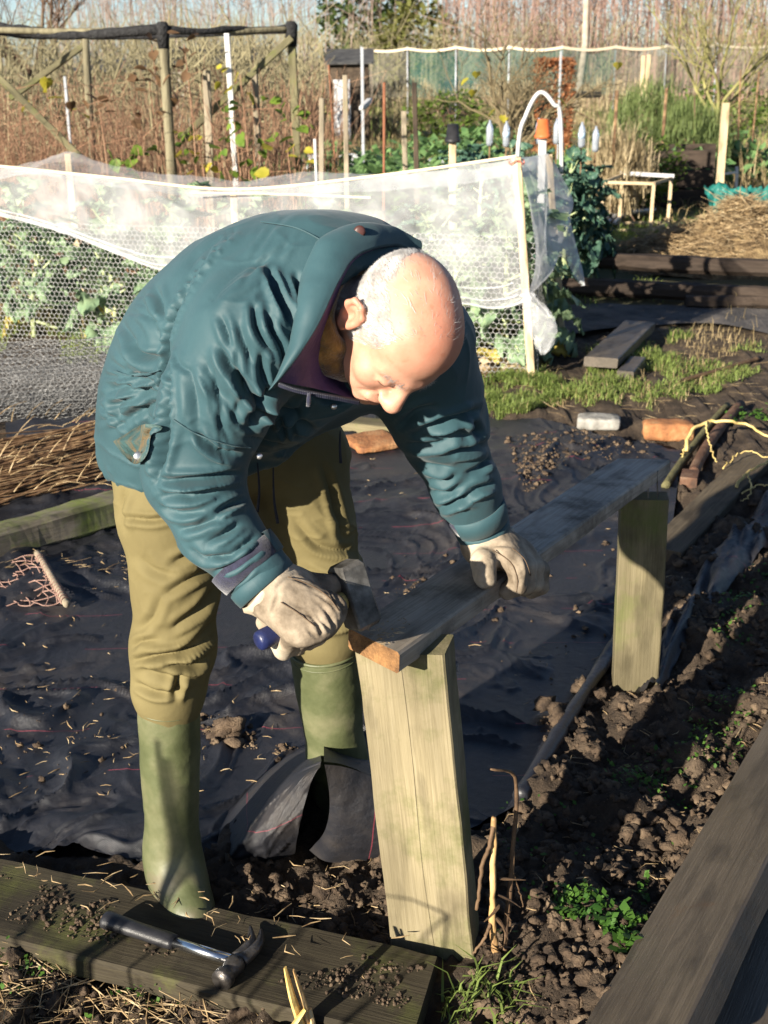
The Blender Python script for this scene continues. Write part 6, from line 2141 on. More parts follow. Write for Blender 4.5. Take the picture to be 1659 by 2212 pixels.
# ================================================================== BACKGROUND
def gz(p): return V(p[0], p[1], 0.0)
mt_mosspost = M_wood('mossy_cage_post', (0.08, 0.07, 0.04), (0.15, 0.135, 0.075), (0.22, 0.195, 0.11), moss=(0.15, 0.165, 0.045), mossamt=.35)
mt_white = M('white_paint', [(0.42, 0.42, 0.42), (0.56, 0.56, 0.56)], scale=10, rough=.5, bump=.05)
mt_blacknet = M_net('black_fruit_net', (0.015, 0.015, 0.017), .10, var=.05)
mt_blackroll = M('bunched_black_net', [(0.008, 0.008, 0.009), (0.03, 0.03, 0.032)], scale=40, rough=.9, bump=.8, bscale=60)
mt_grey = M('grey_plastic', [(0.35, 0.36, 0.38), (0.5, 0.51, 0.53)], scale=10, rough=.4, bump=0)

# ---- compost heap, beams, tarpaulin, frame, hoses
cc = gd(1605, 600)
heap = thing('compost_heap', cc + V(0, .5, 0), 'heap of dead straw and stalks behind dark beams at the right', 'heap')
n1_, n2_ = 44, 60
G_ = []
for i in range(n1_):
    r_ = i / (n1_ - 1)
    row = []
    for j in range(n2_):
        a = j * 2 * math.pi / n2_
        x, y = (1.15 if math.cos(a) > 0 else 1.2) * r_ * math.cos(a), .75 * r_ * math.sin(a)
        z_ = .42 * (1 - r_ ** 1.4) * (1 - .35 * max(0, -math.cos(a)) * r_)
        p = cc + V(.10 + x, .62 + y, 0)
        row.append(p + V(0, 0, z_ + .06 * float(fbm(p * 3.0, 3)) - .02))
    G_.append(row)
mt_heap = M('rotting_straw', [(0.05, 0.032, 0.016), (0.15, 0.10, 0.05), (0.28, 0.20, 0.10)], scale=12, rough=.9, bump=.9, bscale=60, dist=.03)
MB().grid(np.array(G_), closed=True).build('mound', mt_heap, heap, True)
idx = rng.integers(0, n1_ * n2_, 2600)
P = np.array(G_).reshape(-1, 3)[idx] + rng.normal(0, .02, (2600, 3))
P = P[P[:, 2] > 0]
v1, f1 = sticks(P, rng.uniform(.06, .32, len(P)), .0035, tilt=.7, curve=.25)
stuff(link_mesh('loose_straw', v1, f1, mt_straw, heap))
mt_beam = M_wood('black_rotten_beam', (0.018, 0.013, 0.01), (0.045, 0.032, 0.024), (0.085, 0.06, 0.045))
for (a, b, c, d_, z_, wd_, lb) in ((1205, 612, 1720, 640, .17, .13, 'upper dark round beam in front of the straw heap'), (1215, 640, 1720, 668, .07, .13, 'lower dark beam under the straw heap, nearer the path'), (1480, 668, 1720, 668, .045, .09, 'short weathered beam at the right end of the path edge')):
    p0, p1 = gd(a, b) + V(0, 0, z_), gd(c, d_) + V(0, 0, z_)
    tag(board('beam', p0, p1, wd_, wd_ * .8, mt_beam, seg=24, wob=.008, bev=.03, seed=int(a)), lb, 'beam')
mt_path = M('trodden_path', [(0.035, 0.032, 0.032), (0.075, 0.068, 0.064), (0.12, 0.105, 0.095)], scale=6, rough=.8, bump=.6, bscale=50)
q = [gd(1205, 735), gd(1205, 672), gd(1430, 664), gd(1700, 682), gd(1700, 735), gd(1460, 705)]
Gp = np.array([[(smooth([q[1], q[2], q[3]], 40)[j] * (1 - t_) + smooth([q[0], q[5], q[4]], 40)[j] * t_) for j in range(40)] for t_ in np.linspace(0, 1, 14)])
Gp[..., 2] = .022 + .018 * fbm(Gp * 3, 3)
o = MB().grid(Gp).build('path', mt_path, None, True)
struct(o)
mt_tarp = M('teal_tarpaulin', [(0.01, 0.10, 0.085), (0.025, 0.19, 0.16)], scale=7, rough=.45, bump=.7, bscale=14, dist=.05, spec=.5)
tg = np.array([[at(1528 + 190 * s_ + 10 * math.sin(t_ * 5), 497 - 62 * t_ - 8 * math.sin(math.pi * s_), 9.62 + .55 * t_) + V(0, 0, .07 + .09 * float(fbm(V(s_ * 8, t_ * 6, 2.2), 3)) + .04 * math.sin(t_ * math.pi)) for s_ in np.linspace(0, 1, 50)] for t_ in np.linspace(0, 1, 24)])
tag(MB().grid(tg).build('tarpaulin', mt_tarp, None, True), 'crumpled teal tarpaulin on top of the straw heap', 'tarpaulin')
fr = thing('cube_frame', gd(1380, 490), 'open cube frame of thin pale battens standing behind the heap', 'frame')
YF = 10.9
def bar(name, a, b, w_, mat, par, seed=0): return board(name, a, b, w_, w_, mat, upd=(0.02, -1, .03), parent=par, seg=4, wob=.0005, bev=.002)
FL, FR_, BL, BR = at(1303, 397, YF), at(1412, 400, YF), at(1344, 381, YF + .5), at(1450, 388, YF + .5)
hgt_ = FL[2] - gd(1303, 470)[2] * 0 - .03
for p in (FL, FR_, BL, BR):
    bar('upright', gz(p) + V(-.008, 0, -.02), p, .026, mt_palewood, fr)
for a, b in ((FL, FR_), (BR, FR_), (FL, BL), (gz(FL) + V(0, 0, .05), gz(FR_) + V(0, 0, .05)), (gz(BL) + V(0, 0, .05), gz(BR) + V(0, 0, .05)), (gz(FR_) + V(0, 0, .05), gz(BR) + V(0, 0, .05))):
    bar('rail', a + V(0, 0, .012), b + V(0, 0, .012), .026, mt_palewood, fr)
bar('rail', BL + V(-.02, 0, .03), BR + V(.02, 0, .03), .034, mt_white, fr)
hz = thing('hose_coil', gd(1280, 500), 'loose coil of pale plastic hoses left of the cube frame', 'hose')
for k in range(6):
    P = smooth([gd(1252 + 16 * k, 508 - 3 * k) + V(0, 0, .05), at(1262 + 13 * k, 470 + 2 * k, 11.2) , at(1310 + 9 * k, 455 + k, 11.7), at(1385 + 6 * k, 462 - 2 * k, 12.0)], 16)
    MB().tube(P, .016, 7).build('hose', (mt_white if k % 2 else mt_grey), hz, True)
rb = thing('raised_bed', gz(at(1440, 400, 13.0)), 'dark timber raised bed behind the cube frame', 'raised bed')
for (a, b, Y_, w_) in ((1330, 1540, 13.0, .02), (1330, 1540, 13.9, .02)):
    for z_ in (.10, .29, .48):
        p0, p1 = gz(at(a, 400, Y_)), gz(at(b, 400, Y_))
        board('plank', p0 + V(0, 0, z_), p1 + V(0, 0, z_), .04, .175, mt_beam, parent=rb, seg=10, wob=.006, seed=int(z_ * 100))
pp = thing('leaning_post', gz(at(1556, 430, 12.0)), 'pale yellow post leaning beside the tarpaulin', 'post')
board('pole', gz(at(1553, 430, 12.0)), at(1568, 222, 12.0), .065, .06, mt_palewood, upd=(0, -1, 0.01), parent=pp, seg=10, wob=.003)
board('pole', gz(at(1590, 430, 12.3)), at(1592, 360, 12.3), .03, .03, mt_grey, upd=(0, -1, 0.01), parent=pp, seg=6, wob=.003)
bar('rail', at(1560, 376, 12.0), at(1592, 372, 12.3), .02, mt_grey, pp)

# ---- hoop, pots on canes, bottles
P = smooth([gz(at(1112, 330, 8.6)), at(1119, 325, 8.6), at(1136, 250, 8.6), at(1166, 200, 8.6), at(1196, 225, 8.6), at(1212, 275, 8.62), gz(at(1222, 330, 8.65))], 40)
tag(MB().tube(P, .014, 8).build('hoop_pipe', mt_white, None, True), 'white plastic hoop pipe arched over the sprout bed', 'hoop')
mt_terra = M('orange_plastic_pot', [(0.42, 0.10, 0.03), (0.55, 0.15, 0.05)], scale=12, rough=.5, bump=0)
mt_blkpot = M('black_plastic_pot', [(0.012, 0.012, 0.014), (0.03, 0.03, 0.033)], scale=12, rough=.45, bump=0)
def pot_on_cane(px, py, Y_, mat, label, sm, r=.045):
    p = at(px, py, Y_)
    t = thing('pot_on_stake', gz(p), label, 'pot')
    board('stake', gz(p) - V(0, 0, .05), p, .045, .03, sm, upd=(0, -1, 0), parent=t, seg=6)
    MB().tube([p + V(0, 0, -.05), p + V(0, 0, -.03), p + V(0, 0, -.028), p + V(0, 0, .06), p + V(0, 0, .062)], [r * 1.12, r * 1.12, r, r * .75, r * .5], 14).build('pot', mat, t, True)
pot_on_cane(978, 290, 8.2, mt_blkpot, 'upturned black pot on a wooden stake', mt_palewood)
pot_on_cane(1173, 280, 7.9, mt_terra, 'upturned orange pot on a pale stake behind the bed end', mt_white)
mt_bottle = M('clear_bottle_plastic', [(0.32, 0.36, 0.42), (0.5, 0.54, 0.6)], scale=12, rough=.25, bump=0, trans=.5)
for px, py, lb in ((1058, 272, 'leftmost small clear bottle upturned over the sprout plants'), (1094, 274, 'second clear bottle from the left over the sprout plants'), (1164, 268, 'clear bottle just behind the orange pot'), (1203, 268, 'clear bottle hanging inside the white hoop'), (1257, 276, 'clear bottle with blue label right of the hoop'), (1287, 285, 'rightmost clear bottle over the sprout plants')):
    p = at(px, py + 16, 8.75)
    t = thing('plastic_bottle', gz(p), lb, 'bottle', 'bottles on canes over the sprouts')
    MB().tube([gz(p), p], .005, 5).build('cane', mt_cane, t)
    MB().tube([p + V(0, 0, -.08), p + V(0, 0, -.06), p + V(0, 0, .03), p + V(0, 0, .055), p + V(0, 0, .07), p + V(0, 0, .085)], [.020, .024, .024, .017, .008, .008], 12).build('bottle', mt_bottle, t, True)
    if px in (1094, 1257):
        MB().tube([p + V(0, 0, -.02), p + V(0, 0, .015)], .0252, 12).build('label_band', M('blue_label', [(0.25, 0.36, 0.48), (0.36, 0.45, 0.55)], rough=.4, bump=0), t, True)
# sprout plants behind the netted bed
k = 0
for px in range(890, 1300, 30):
    k += 1
    for Y_, rowk in ((8.3 + .35 * rng.random(), 'near'), (9.3 + .4 * rng.random(), 'far')):
        p = gz(at(px + rng.uniform(-12, 12), 400, Y_))
        brassica('sprout_plant', p, rng.uniform(.55, .82) - (.25 if px < 960 else 0), 20, LV_B, ORD[k] + ' dark blue green sprout plant from the left, ' + rowk + ' row behind the netted bed', 'sprout plants behind the netted bed', 1.05, 0, .25)

# ---- fruit cage
YA = 9.0
fc = thing('fruit_cage', gz(at(350, 300, YA)), 'fruit cage of rough posts and braces hung with black netting', 'fruit cage')
def round_post(name, top, bot, r, mat, par):
    P = np.array([bot + (top - bot) * t_ for t_ in np.linspace(0, 1, 8)])
    mb = MB().tube(P, r * (1 + .05 * rng.normal(0, 1, 8)), 10)
    return mb.build(name, mat, par, True)
mt_postv = M('weathered_round_post', [(0.09, 0.078, 0.05), (0.17, 0.15, 0.095), (0.25, 0.225, 0.145)], scale=6, rough=.85, bump=.5, bscale=40, stretch=(3, 3, .4))
mt_postm = M('mossy_round_post', [(0.12, 0.11, 0.05), (0.22, 0.21, 0.08), (0.28, 0.30, 0.09)], scale=6, rough=.85, bump=.5, bscale=40, stretch=(3, 3, .4))
tops = {'A': at(351, 64, YA), 'B': at(629, 62, YA + .5), 'D': at(184, 84, YA + 1.3), 'L': at(-80, 62, YA + .3)}
round_post('post', tops['A'], gz(at(371, 380, YA)), .036, mt_postv, fc)
board('post', gz(at(646, 380, YA + .5)), tops['B'], .055, .05, mt_mosspost, upd=(0, -1, 0), parent=fc, seg=10)
round_post('post', tops['D'], gz(at(193, 330, YA + 1.3)), .028, mt_postv, fc)
round_post('post', tops['L'], gz(at(-90, 330, YA + .3)), .03, mt_postv, fc)
o = board('post', gz(at(511, 380, YA + .15)), at(490, 72, YA + .15), .036, .03, mt_white, upd=(0, -1, 0), parent=fc, seg=8)
o['label'] = 'white painted post'
def rail(name, a, b, r, mat): return MB().tube(smooth([a, (a + b) / 2 + V(0, 0, -.015), b], 10), r, 7).build(name, mat, fc, True)
for a, b in ((at(22, 213, YA + 1.2), at(184, 96, YA + 1.3)), (at(-30, 140, YA - .1), at(172, 338, YA - .1)), (at(630, 82, YA + .45), at(392, 300, YA + .3))):
    board('brace', a, b, .045, .035, mt_mosspost, upd=(0, -1, 0.2), parent=fc, seg=8)
for a, b, r_ in ((tops['L'], tops['A'], .022), (tops['A'], tops['B'], .020)):
    rail('top_rail', a, b, r_, mt_postv)
for pts_, r_ in (([(-80, 50, .3), (0, 62, .3), (95, 76, .2), (190, 78, .1), (300, 70, 0), (352, 66, 0)], .032), ([(352, 66, 0), (430, 72, .1), (500, 66, .25), (560, 68, .4), (632, 60, .5)], .022), ([(-80, 62, .6), (60, 82, 1), (184, 84, 1.3), (350, 82, 1.4), (630, 70, 1.4)], .016)):
    P = smooth([at(a, b, YA + c) for a, b, c in pts_], 50)
    MB().tube(P + V(0, 0, .01), r_ * (1 + .35 * fbm(P * 9, 2)), 8).build('bunched_net', mt_blackroll, fc, True)
for a in (tops['A'], tops['B']):
    MB().tube([a + V(0, 0, -.12), a + V(0, 0, .02), a + V(0, 0, .05)], [.038, .05, .03], 10).build('net_cap', mt_blackroll, fc, True)
for a, b in (('L', 'A'), ('A', 'B')):
    pa, pb = tops[a], tops[b]
    MB().grid(np.array([[(pa * (1 - s_) + pb * s_) * V(1, 1, 1 - t_) + V(0, -.03 - .03 * math.sin(s_ * 9 + t_ * 4), 0) for s_ in np.linspace(0, 1, 20)] for t_ in np.linspace(0, 1, 8)])).build('side_net', mt_blacknet, fc, True)

# ---- raspberry canes: a dense stand (stuff) and leafy ones that stand out
mt_rasp = M('raspberry_cane', [(0.14, 0.065, 0.04), (0.27, 0.15, 0.09), (0.40, 0.27, 0.17)], scale=5, rough=.7, bump=0)
def thin_stems(n, xr, yr, h, r, lean=.12, side=2):
    A_, B_ = [], []
    x, y = rng.uniform(*xr, n), rng.uniform(*yr, n)
    H = rng.uniform(h[0], h[1], n)
    p0 = np.stack([x, y, np.zeros(n)], -1)
    l1 = rng.normal(0, lean, (n, 2))
    p1 = p0 + np.concatenate([l1 * .45 * H[:, None], (H * .5)[:, None]], 1)
    p2 = p0 + np.concatenate([(l1 + rng.normal(0, lean * .6, (n, 2))) * H[:, None], H[:, None]], 1)
    segs = [(p0, p1), (p1, p2)]
    for k in range(side):
        u = rng.uniform(.4, 1.0, n)[:, None]
        q = np.where(u < .5, p0 + (p1 - p0) * u * 2, p1 + (p2 - p1) * (u * 2 - 1))
        e = q + rng.normal(0, 1, (n, 3)) * V(.16, .16, .08) * H[:, None] + V(0, 0, .10) * H[:, None]
        segs.append((q, e))
    A_ = np.concatenate([s_[0] for s_ in segs])
    B_ = np.concatenate([s_[1] for s_ in segs])
    R_ = np.concatenate([np.full(n, r), np.full(n, r * .7)] + [np.full(n, r * .5)] * side)[:, None] * rng.uniform(.6, 1.3, (len(A_), 1))
    return A_, B_, R_
def prisms(A_, B_, R_, tap=.6):
    d = B_ - A_
    d /= np.linalg.norm(d, axis=1)[:, None] + 1e-9
    e1 = np.cross(d, V(.31, .9, .25))
    e1 /= np.linalg.norm(e1, axis=1)[:, None] + 1e-9
    e2 = np.cross(d, e1)
    rg = [(e1 * math.cos(a) + e2 * math.sin(a)) * R_ for a in (0, 2.094, 4.189)]
    v = np.stack([A_ + rg[0], A_ + rg[1], A_ + rg[2], B_ + rg[0] * tap, B_ + rg[1] * tap, B_ + rg[2] * tap], 1).reshape(-1, 3)
    b = np.arange(len(A_))[:, None] * 6
    return v, np.concatenate([b + np.array([[0, 1, 4, 3]]), b + np.array([[1, 2, 5, 4]]), b + np.array([[2, 0, 3, 5]])])
def stand(name, mat, label, cat, parts):
    S3 = [thin_stems(*p[:5], **p[5]) for p in parts]
    v, f = prisms(*[np.concatenate([s_[k] for s_ in S3]) for k in range(3)])
    return stuff(link_mesh(name, v, f, mat), label, cat)
stand('raspberry_canes', mt_rasp, 'dense stand of bare brown raspberry canes inside the fruit cage', 'canes', [(520, (-3.6, -.6), (8.8, 10.6), (.8, 1.35), .0045, {}), (500, (-4.2, -.4), (10.6, 13.5), (.8, 1.4), .005, {})])
mt_raspleaf = M_leaf('raspberry_leaf', (0.07, 0.14, 0.02), (0.20, 0.28, 0.04), tr=.4)
mt_raspyel = M_leaf('yellow_raspberry_leaf', (0.30, 0.28, 0.03), (0.50, 0.42, 0.06), tr=.4)
mt_raspbrown = M_leaf('brown_raspberry_leaf', (0.08, 0.045, 0.025), (0.17, 0.10, 0.05), tr=.2)
def small_leaf(mat, L, seed):
    v = [(0, 0, 0)]
    n = 9
    for i in range(n):
        t_ = i / (n - 1)
        w_ = .42 * L * math.sin(math.pi * (.08 + .92 * t_) ** .8) * (1 + .12 * math.sin(i * 3 + seed))
        z_ = -.25 * L * t_ * t_
        v += [(L * t_, -w_, z_ + .10 * L), (L * t_, 0, z_), (L * t_, w_, z_ + .10 * L)]
    f = []
    for i in range(n - 1):
        a = 1 + i * 3
        f += [(a, a + 1, a + 4, a + 3), (a + 1, a + 2, a + 5, a + 4)]
    me = make_mesh('leaf', v, f, True)
    me.materials.append(mat)
    return me
SLG, SLY, SLB = [small_leaf(mt_raspleaf, .13, s_) for s_ in range(3)], [small_leaf(mt_raspyel, .13, s_) for s_ in range(2)], [small_leaf(mt_raspbrown, .11, s_) for s_ in range(2)]
for px, py, mats, lb, n in ((262, 345, SLG, 'green leafy raspberry shoot left of the thick cage post', 11), (300, 352, SLG, 'low green raspberry shoot behind the net peak', 8), (122, 232, SLY, 'yellow leafed raspberry shoot near the thin grey stake', 6), (412, 305, SLG, 'bright green raspberry shoot just right of the thick cage post', 12), (432, 340, SLY, 'yellow leafed raspberry shoot at the foot of the grey stake', 11),
                        (478, 350, SLG, 'green raspberry shoot left of the white post', 10), (505, 275, SLG, 'tall green raspberry shoot crossing the white post', 9), (545, 330, SLG, 'green raspberry shoot right of the white post', 14), (520, 195, SLY, 'yellowing raspberry tip high beside the white post', 6), (625, 255, SLG, 'leafy raspberry shoot against the mossy end post', 14), (622, 355, SLY, 'yellow green raspberry shoot at the foot of the mossy end post', 8),
                        (330, 130, SLB, 'brown leafed raspberry tip left of the thick cage post', 12), (325, 210, SLB, 'brown hanging raspberry leaves left of the thick cage post', 14), (400, 130, SLB, 'brown leafed raspberry tip right of the thick cage post', 10), (210, 220, SLB, 'brown leafed raspberry cane by the thin back post', 10)):
    Y_ = 8.75 + rng.uniform(-.1, .5)
    p = at(px, py, Y_)
    t = thing('raspberry_shoot', gz(p), lb, 'plant', 'leafy raspberry shoots')
    MB().tube(smooth([gz(p), gz(p) * .4 + p * .6 + V(.03, 0, 0), p + V(0, 0, .1)], 8), np.linspace(.006, .003, 8), 5).build('cane', mt_rasp, t, True)
    for k in range(n):
        q = p + rng.normal(0, 1, 3) * V(.08, .07, .10)
        put_leaf(mats[rng.integers(len(mats))], q, rng.uniform(0, 6.28), rng.uniform(-1.0, .3), rng.normal(0, .5), rng.uniform(.4, .85), t)

# ---- single stakes and poles
mt_greytube = M('galvanised_tube', [(0.32, 0.34, 0.37), (0.45, 0.47, 0.5)], scale=10, rough=.45, bump=0, metal=.3)
mt_rusty = M('rusty_rod', [(0.16, 0.06, 0.03), (0.26, 0.11, 0.06)], scale=10, rough=.8, bump=0)
mt_darkstake = M_wood('dark_stake', (0.03, 0.02, 0.015), (0.07, 0.05, 0.035), (0.12, 0.09, 0.06))
stakes = [(446, 152, 9.1, .050, mt_stake, 'square grey stake between the thick post and the white post'), (550, 158, 9.4, .045, mt_stake, 'square grey stake right of the white post'), (140, 165, 9.6, .022, mt_greytube, 'thin grey metal tube inside the fruit cage at the left'), (695, 212, 8.6, .032, mt_stake, 'short grey stake right of the fruit cage'), (745, 162, 8.9, .034, mt_stake, 'tall grey stake in the open ground right of the fruit cage'),
          (830, 178, 9.0, .018, mt_rusty, 'thin rusty rod left of the dark stake'), (895, 178, 8.8, .032, mt_darkstake, 'dark brown stake rising left of the sprout bed'), (680, 300, 8.4, .016, mt_white, 'thin white rod low beside the short grey stake'), (782, 102, 15.0, .035, mt_greytube, 'pale metal pole at the left end of the far net'), (710, 140, 13.0, .016, mt_rusty, 'thin rusty rod in front of the far dark shed'), (1212, 110, 19.0, .03, mt_greytube, 'pale pole in front of the green windbreak'),
          (1440, 190, 13.5, .03, mt_cane, 'tall thin cane right of the rosemary'), (1333, 195, 11.5, .024, mt_cane, 'slanting bamboo cane left of the rosemary'), (1390, 120, 22, .06, mt_palewood, 'left one of two pale posts in front of the far net'), (1402, 118, 22, .06, mt_palewood, 'right one of two pale posts in front of the far net'), (1600, 150, 15, .02, mt_cane, 'thin cane near the right edge'), (1640, 155, 15, .02, mt_cane, 'thin cane at the right edge of the plots'), (872, 240, 12.5, .05, mt_stake, 'low stake among the greens left of the bare apple tree')]
for px, py, Y_, w_, mm, lb in stakes:
    top_ = at(px, py, Y_)
    le = V(rng.normal(0, .02), rng.normal(0, .02), 0)
    o = board('stake', gz(top_) + le - V(0, 0, .05), top_, w_, w_ * .8, mm, upd=(0, -1, 0), seg=8, wob=.002, seed=int(px))
    tag(o, lb, 'stake', 'single stakes on the plots')

# ---- bare apple tree
def tree(name, base, h, label, mt_bark, levels=4, n0=7, r0=.06, spread=.8, yel=0, cat='tree', seedv=0, trunk_f=.25):
    t = thing(name, base, label, cat)
    rr_ = random.Random(seedv)
    segs = []
    def grow(p, d, L, r, lv):
        pts = [p]
        q, dd = p, d
        for k in range(4):
            dd = unit(dd + V(rr_.gauss(0, .12), rr_.gauss(0, .12), rr_.gauss(0, .08) + .05))
            q = q + dd * L / 4
            pts.append(q)
        segs.append((pts, r, r * .55, lv))
        if lv < levels:
            for k in range(n0 if lv == 0 else rr_.randint(3, 5)):
                u = rr_.uniform(.3, 1.0) if lv else rr_.uniform(.6, 1.0)
                i = min(3, int(u * 4))
                pb = pts[i] + (pts[i + 1] - pts[i]) * (u * 4 - i)
                a = rr_.uniform(0, 6.28)
                e1 = unit(np.cross(dd, V(.3, .2, 1) if abs(dd[2]) < .9 else V(1, 0, 0)))
                e2 = np.cross(dd, e1)
                nd = unit(dd * .75 + (e1 * math.cos(a) + e2 * math.sin(a)) * spread + V(0, 0, .18))
                grow(pb, nd, L * rr_.uniform(.5, .8) * (1.7 if lv == 0 else 1), r * .5, lv + 1)
    grow(base - V(0, 0, .05), V(.03, 0, 1), h * trunk_f, r0, 0)
    tr_, cr_ = MB(), MB()
    for pts, ra, rb_, lv in segs:
        (tr_ if lv == 0 else cr_).tube(pts, np.linspace(ra, rb_, 5), 7 if lv < 2 else 3, cap=False)
    tr_.build('trunk', mt_bark, t, True)
    stuff(cr_.build('crown', mt_bark, t, True))
    if yel:
        ends = [s_[0][-1] for s_ in segs if s_[3] == levels]
        for k in range(yel):
            put_leaf(SLY[0], ends[rr_.randrange(len(ends))], rr_.uniform(0, 6), -.5, 0, .8, t)
    return t
mt_bark = M('apple_bark', [(0.09, 0.07, 0.04), (0.20, 0.16, 0.09)], scale=8, rough=.9, bump=.3, bscale=40)
mt_barkp = M('pale_birch_bark', [(0.26, 0.21, 0.165), (0.42, 0.36, 0.29)], scale=4, rough=.8, bump=.2)
mt_barky = M('lichen_bark', [(0.14, 0.13, 0.05), (0.28, 0.26, 0.10)], scale=8, rough=.9, bump=.2)
tree('apple_tree', gz(at(1072, 250, 12.6)), 2.9, 'bare apple tree with a few yellow leaves behind the sprout bed', mt_bark, 4, 8, .05, .85, 7, seedv=3)
tree('young_tree', gz(at(1540, 200, 17)), 3.2, 'bare yellow green young tree at the right behind the rosemary', mt_barky, 4, 6, .05, .55, 0, seedv=8, trunk_f=.3)
tree('bare_shrub', gz(at(700, 150, 19)), 2.8, 'bare reddish shrub between the fruit cage and the dark shed', mt_twig, 4, 8, .05, .7, 0, seedv=12, trunk_f=.15)
tree('bare_tree', gz(at(60, 60, 24)), 5.0, 'bare tree against the sky at the top left', mt_twig, 4, 7, .08, .7, 0, seedv=15, trunk_f=.3)
tree('birch_tree', gz(at(1250, 100, 36)), 9.0, 'pale birch trunk rising above the far net', mt_barkp, 3, 5, .11, .5, 0, seedv=21, trunk_f=.8)

# ---- hedges and bushes
def leaf_ball(name, c, rad, n, s_, mat, label, cat, par_name='foliage', up=0.0, group=None, box=False, trunk=True):
    t = thing(name, gz(c), label, cat, group)
    if box:
        P = rng.uniform(-1, 1, (n, 3))
        ax_ = rng.integers(0, 3, n)
        P[np.arange(n), ax_] = np.sign(P[np.arange(n), ax_]) * rng.uniform(.75, 1.0, n)
    else:
        P = rng.normal(0, 1, (n, 3))
        P /= np.linalg.norm(P, axis=1)[:, None]
        P *= rng.uniform(.35, 1.0, n)[:, None] ** .5
        P *= (1 + .25 * fbm(P * 2.2 + c, 2))[:, None]
    P = c + P * np.asarray(rad)
    P = P[P[:, 2] > .01]
    if up:
        v, f = blades(np.concatenate([P, P + rng.normal(0, .03, P.shape)]), s_ * 2.2, s_ * .045, .6)
    else:
        v, f = leaflets(P, s_)
    link_mesh(par_name, v, f, mat, t)['kind'] = 'stuff'
    if trunk:
        mb = MB()
        for k in range(5):
            mb.tube(smooth([gz(c) + rng.normal(0, .05, 3) * V(1, 1, 0), c + rng.normal(0, .25, 3) * np.asarray(rad) , c + rng.normal(0, .5, 3) * np.asarray(rad)], 6), np.linspace(.02, .006, 6), 5)
        mb.build('stems', mt_twig, t, True)
    return t
mt_beech = M_leaf('brown_beech_leaf', (0.28, 0.11, 0.05), (0.52, 0.25, 0.12), tr=.3)
c = at(1197, 168, 21)
leaf_ball('beech_bush', gz(c) + V(0, 0, .72), (.28, .28, .70), 4200, .075, mt_beech, 'clipped brown beech bush in front of the green windbreak', 'bush', box=True)
mt_rosem = M_leaf('rosemary_leaf', (0.09, 0.13, 0.04), (0.20, 0.25, 0.09), tr=.25)
leaf_ball('rosemary_bush', gz(at(1400, 240, 15.5)) + V(0, 0, .55), (.52, .45, .60), 4500, .075, mt_rosem, 'left rounded rosemary bush behind the cane', 'bush', up=1, group='rosemary bushes')
leaf_ball('rosemary_bush', gz(at(1488, 250, 14.6)) + V(0, 0, .45), (.50, .42, .48), 4500, .075, mt_rosem, 'right spreading rosemary bush near the yellow post', 'bush', up=1, group='rosemary bushes')
mt_gbush = M_leaf('light_green_leaf', (0.07, 0.13, 0.02), (0.17, 0.23, 0.05), tr=.35)
leaf_ball('green_bush', gz(at(1395, 330, 12.2)) + V(0, 0, .42), (.36, .3, .38), 1500, .06, mt_gbush, 'loose light green bush below the rosemary', 'bush')
mt_straw2 = M_leaf('pale_dead_stem', (0.26, 0.20, 0.11), (0.46, 0.38, 0.24), tr=.2)
leaf_ball('dead_herb_clump', gz(at(1340, 345, 11.6)) + V(0, 0, .38), (.30, .25, .36), 1300, .11, mt_straw2, 'pale clump of dead herb stems left of the light green bush', 'plant', up=1)
leaf_ball('evergreen_tree', at(790, 25, 45) , (1.6, 1.3, 2.6), 2600, .28, M_leaf('dark_ivy_leaf', (0.03, 0.055, 0.015), (0.08, 0.11, 0.03), tr=.1), 'dark evergreen tree standing in the far wood', 'tree', 'crown')
leaf_ball('green_bush', gz(at(895, 70, 42)) + V(0, 0, 1.6), (1.5, 1.2, 1.6), 1800, .26, M_leaf('olive_leaf', (0.10, 0.11, 0.03), (0.19, 0.19, 0.06), tr=.2), 'olive green bush in front of the far wood right of the evergreen', 'bush')
# low greens rows further back
mt_lowg = M_leaf('cabbage_green', (0.08, 0.17, 0.06), (0.20, 0.32, 0.12), tr=.25)
leaf_ball('dry_shrub', gz(at(850, 150, 25)) + V(0, 0, .5), (1.1, .6, .55), 1500, .10, mt_straw2, 'tan dead growth in front of the left end of the windbreak', 'shrub', up=1)
leaf_ball('dry_shrub', gz(at(1120, 160, 26)) + V(0, 0, .5), (1.3, .6, .50), 1600, .10, mt_straw2, 'tan dead growth below the green windbreak, left of the beech', 'shrub', up=1)
leaf_ball('dry_shrub', gz(at(1330, 160, 25)) + V(0, 0, .45), (1.1, .6, .5), 1500, .10, mt_straw2, 'tan dead growth below the windbreak, right of the beech', 'shrub', up=1)
leaf_ball('green_shrub', gz(at(980, 165, 24)) + V(0, 0, .42), (.9, .5, .45), 1200, .10, mt_gbush, 'light green growth below the windbreak near the black bin', 'shrub')
leaf_ball('green_shrub', gz(at(1560, 170, 24)) + V(0, 0, .45), (1.2, .5, .5), 1300, .10, mt_gbush, 'light green growth behind the right rosemary', 'shrub')
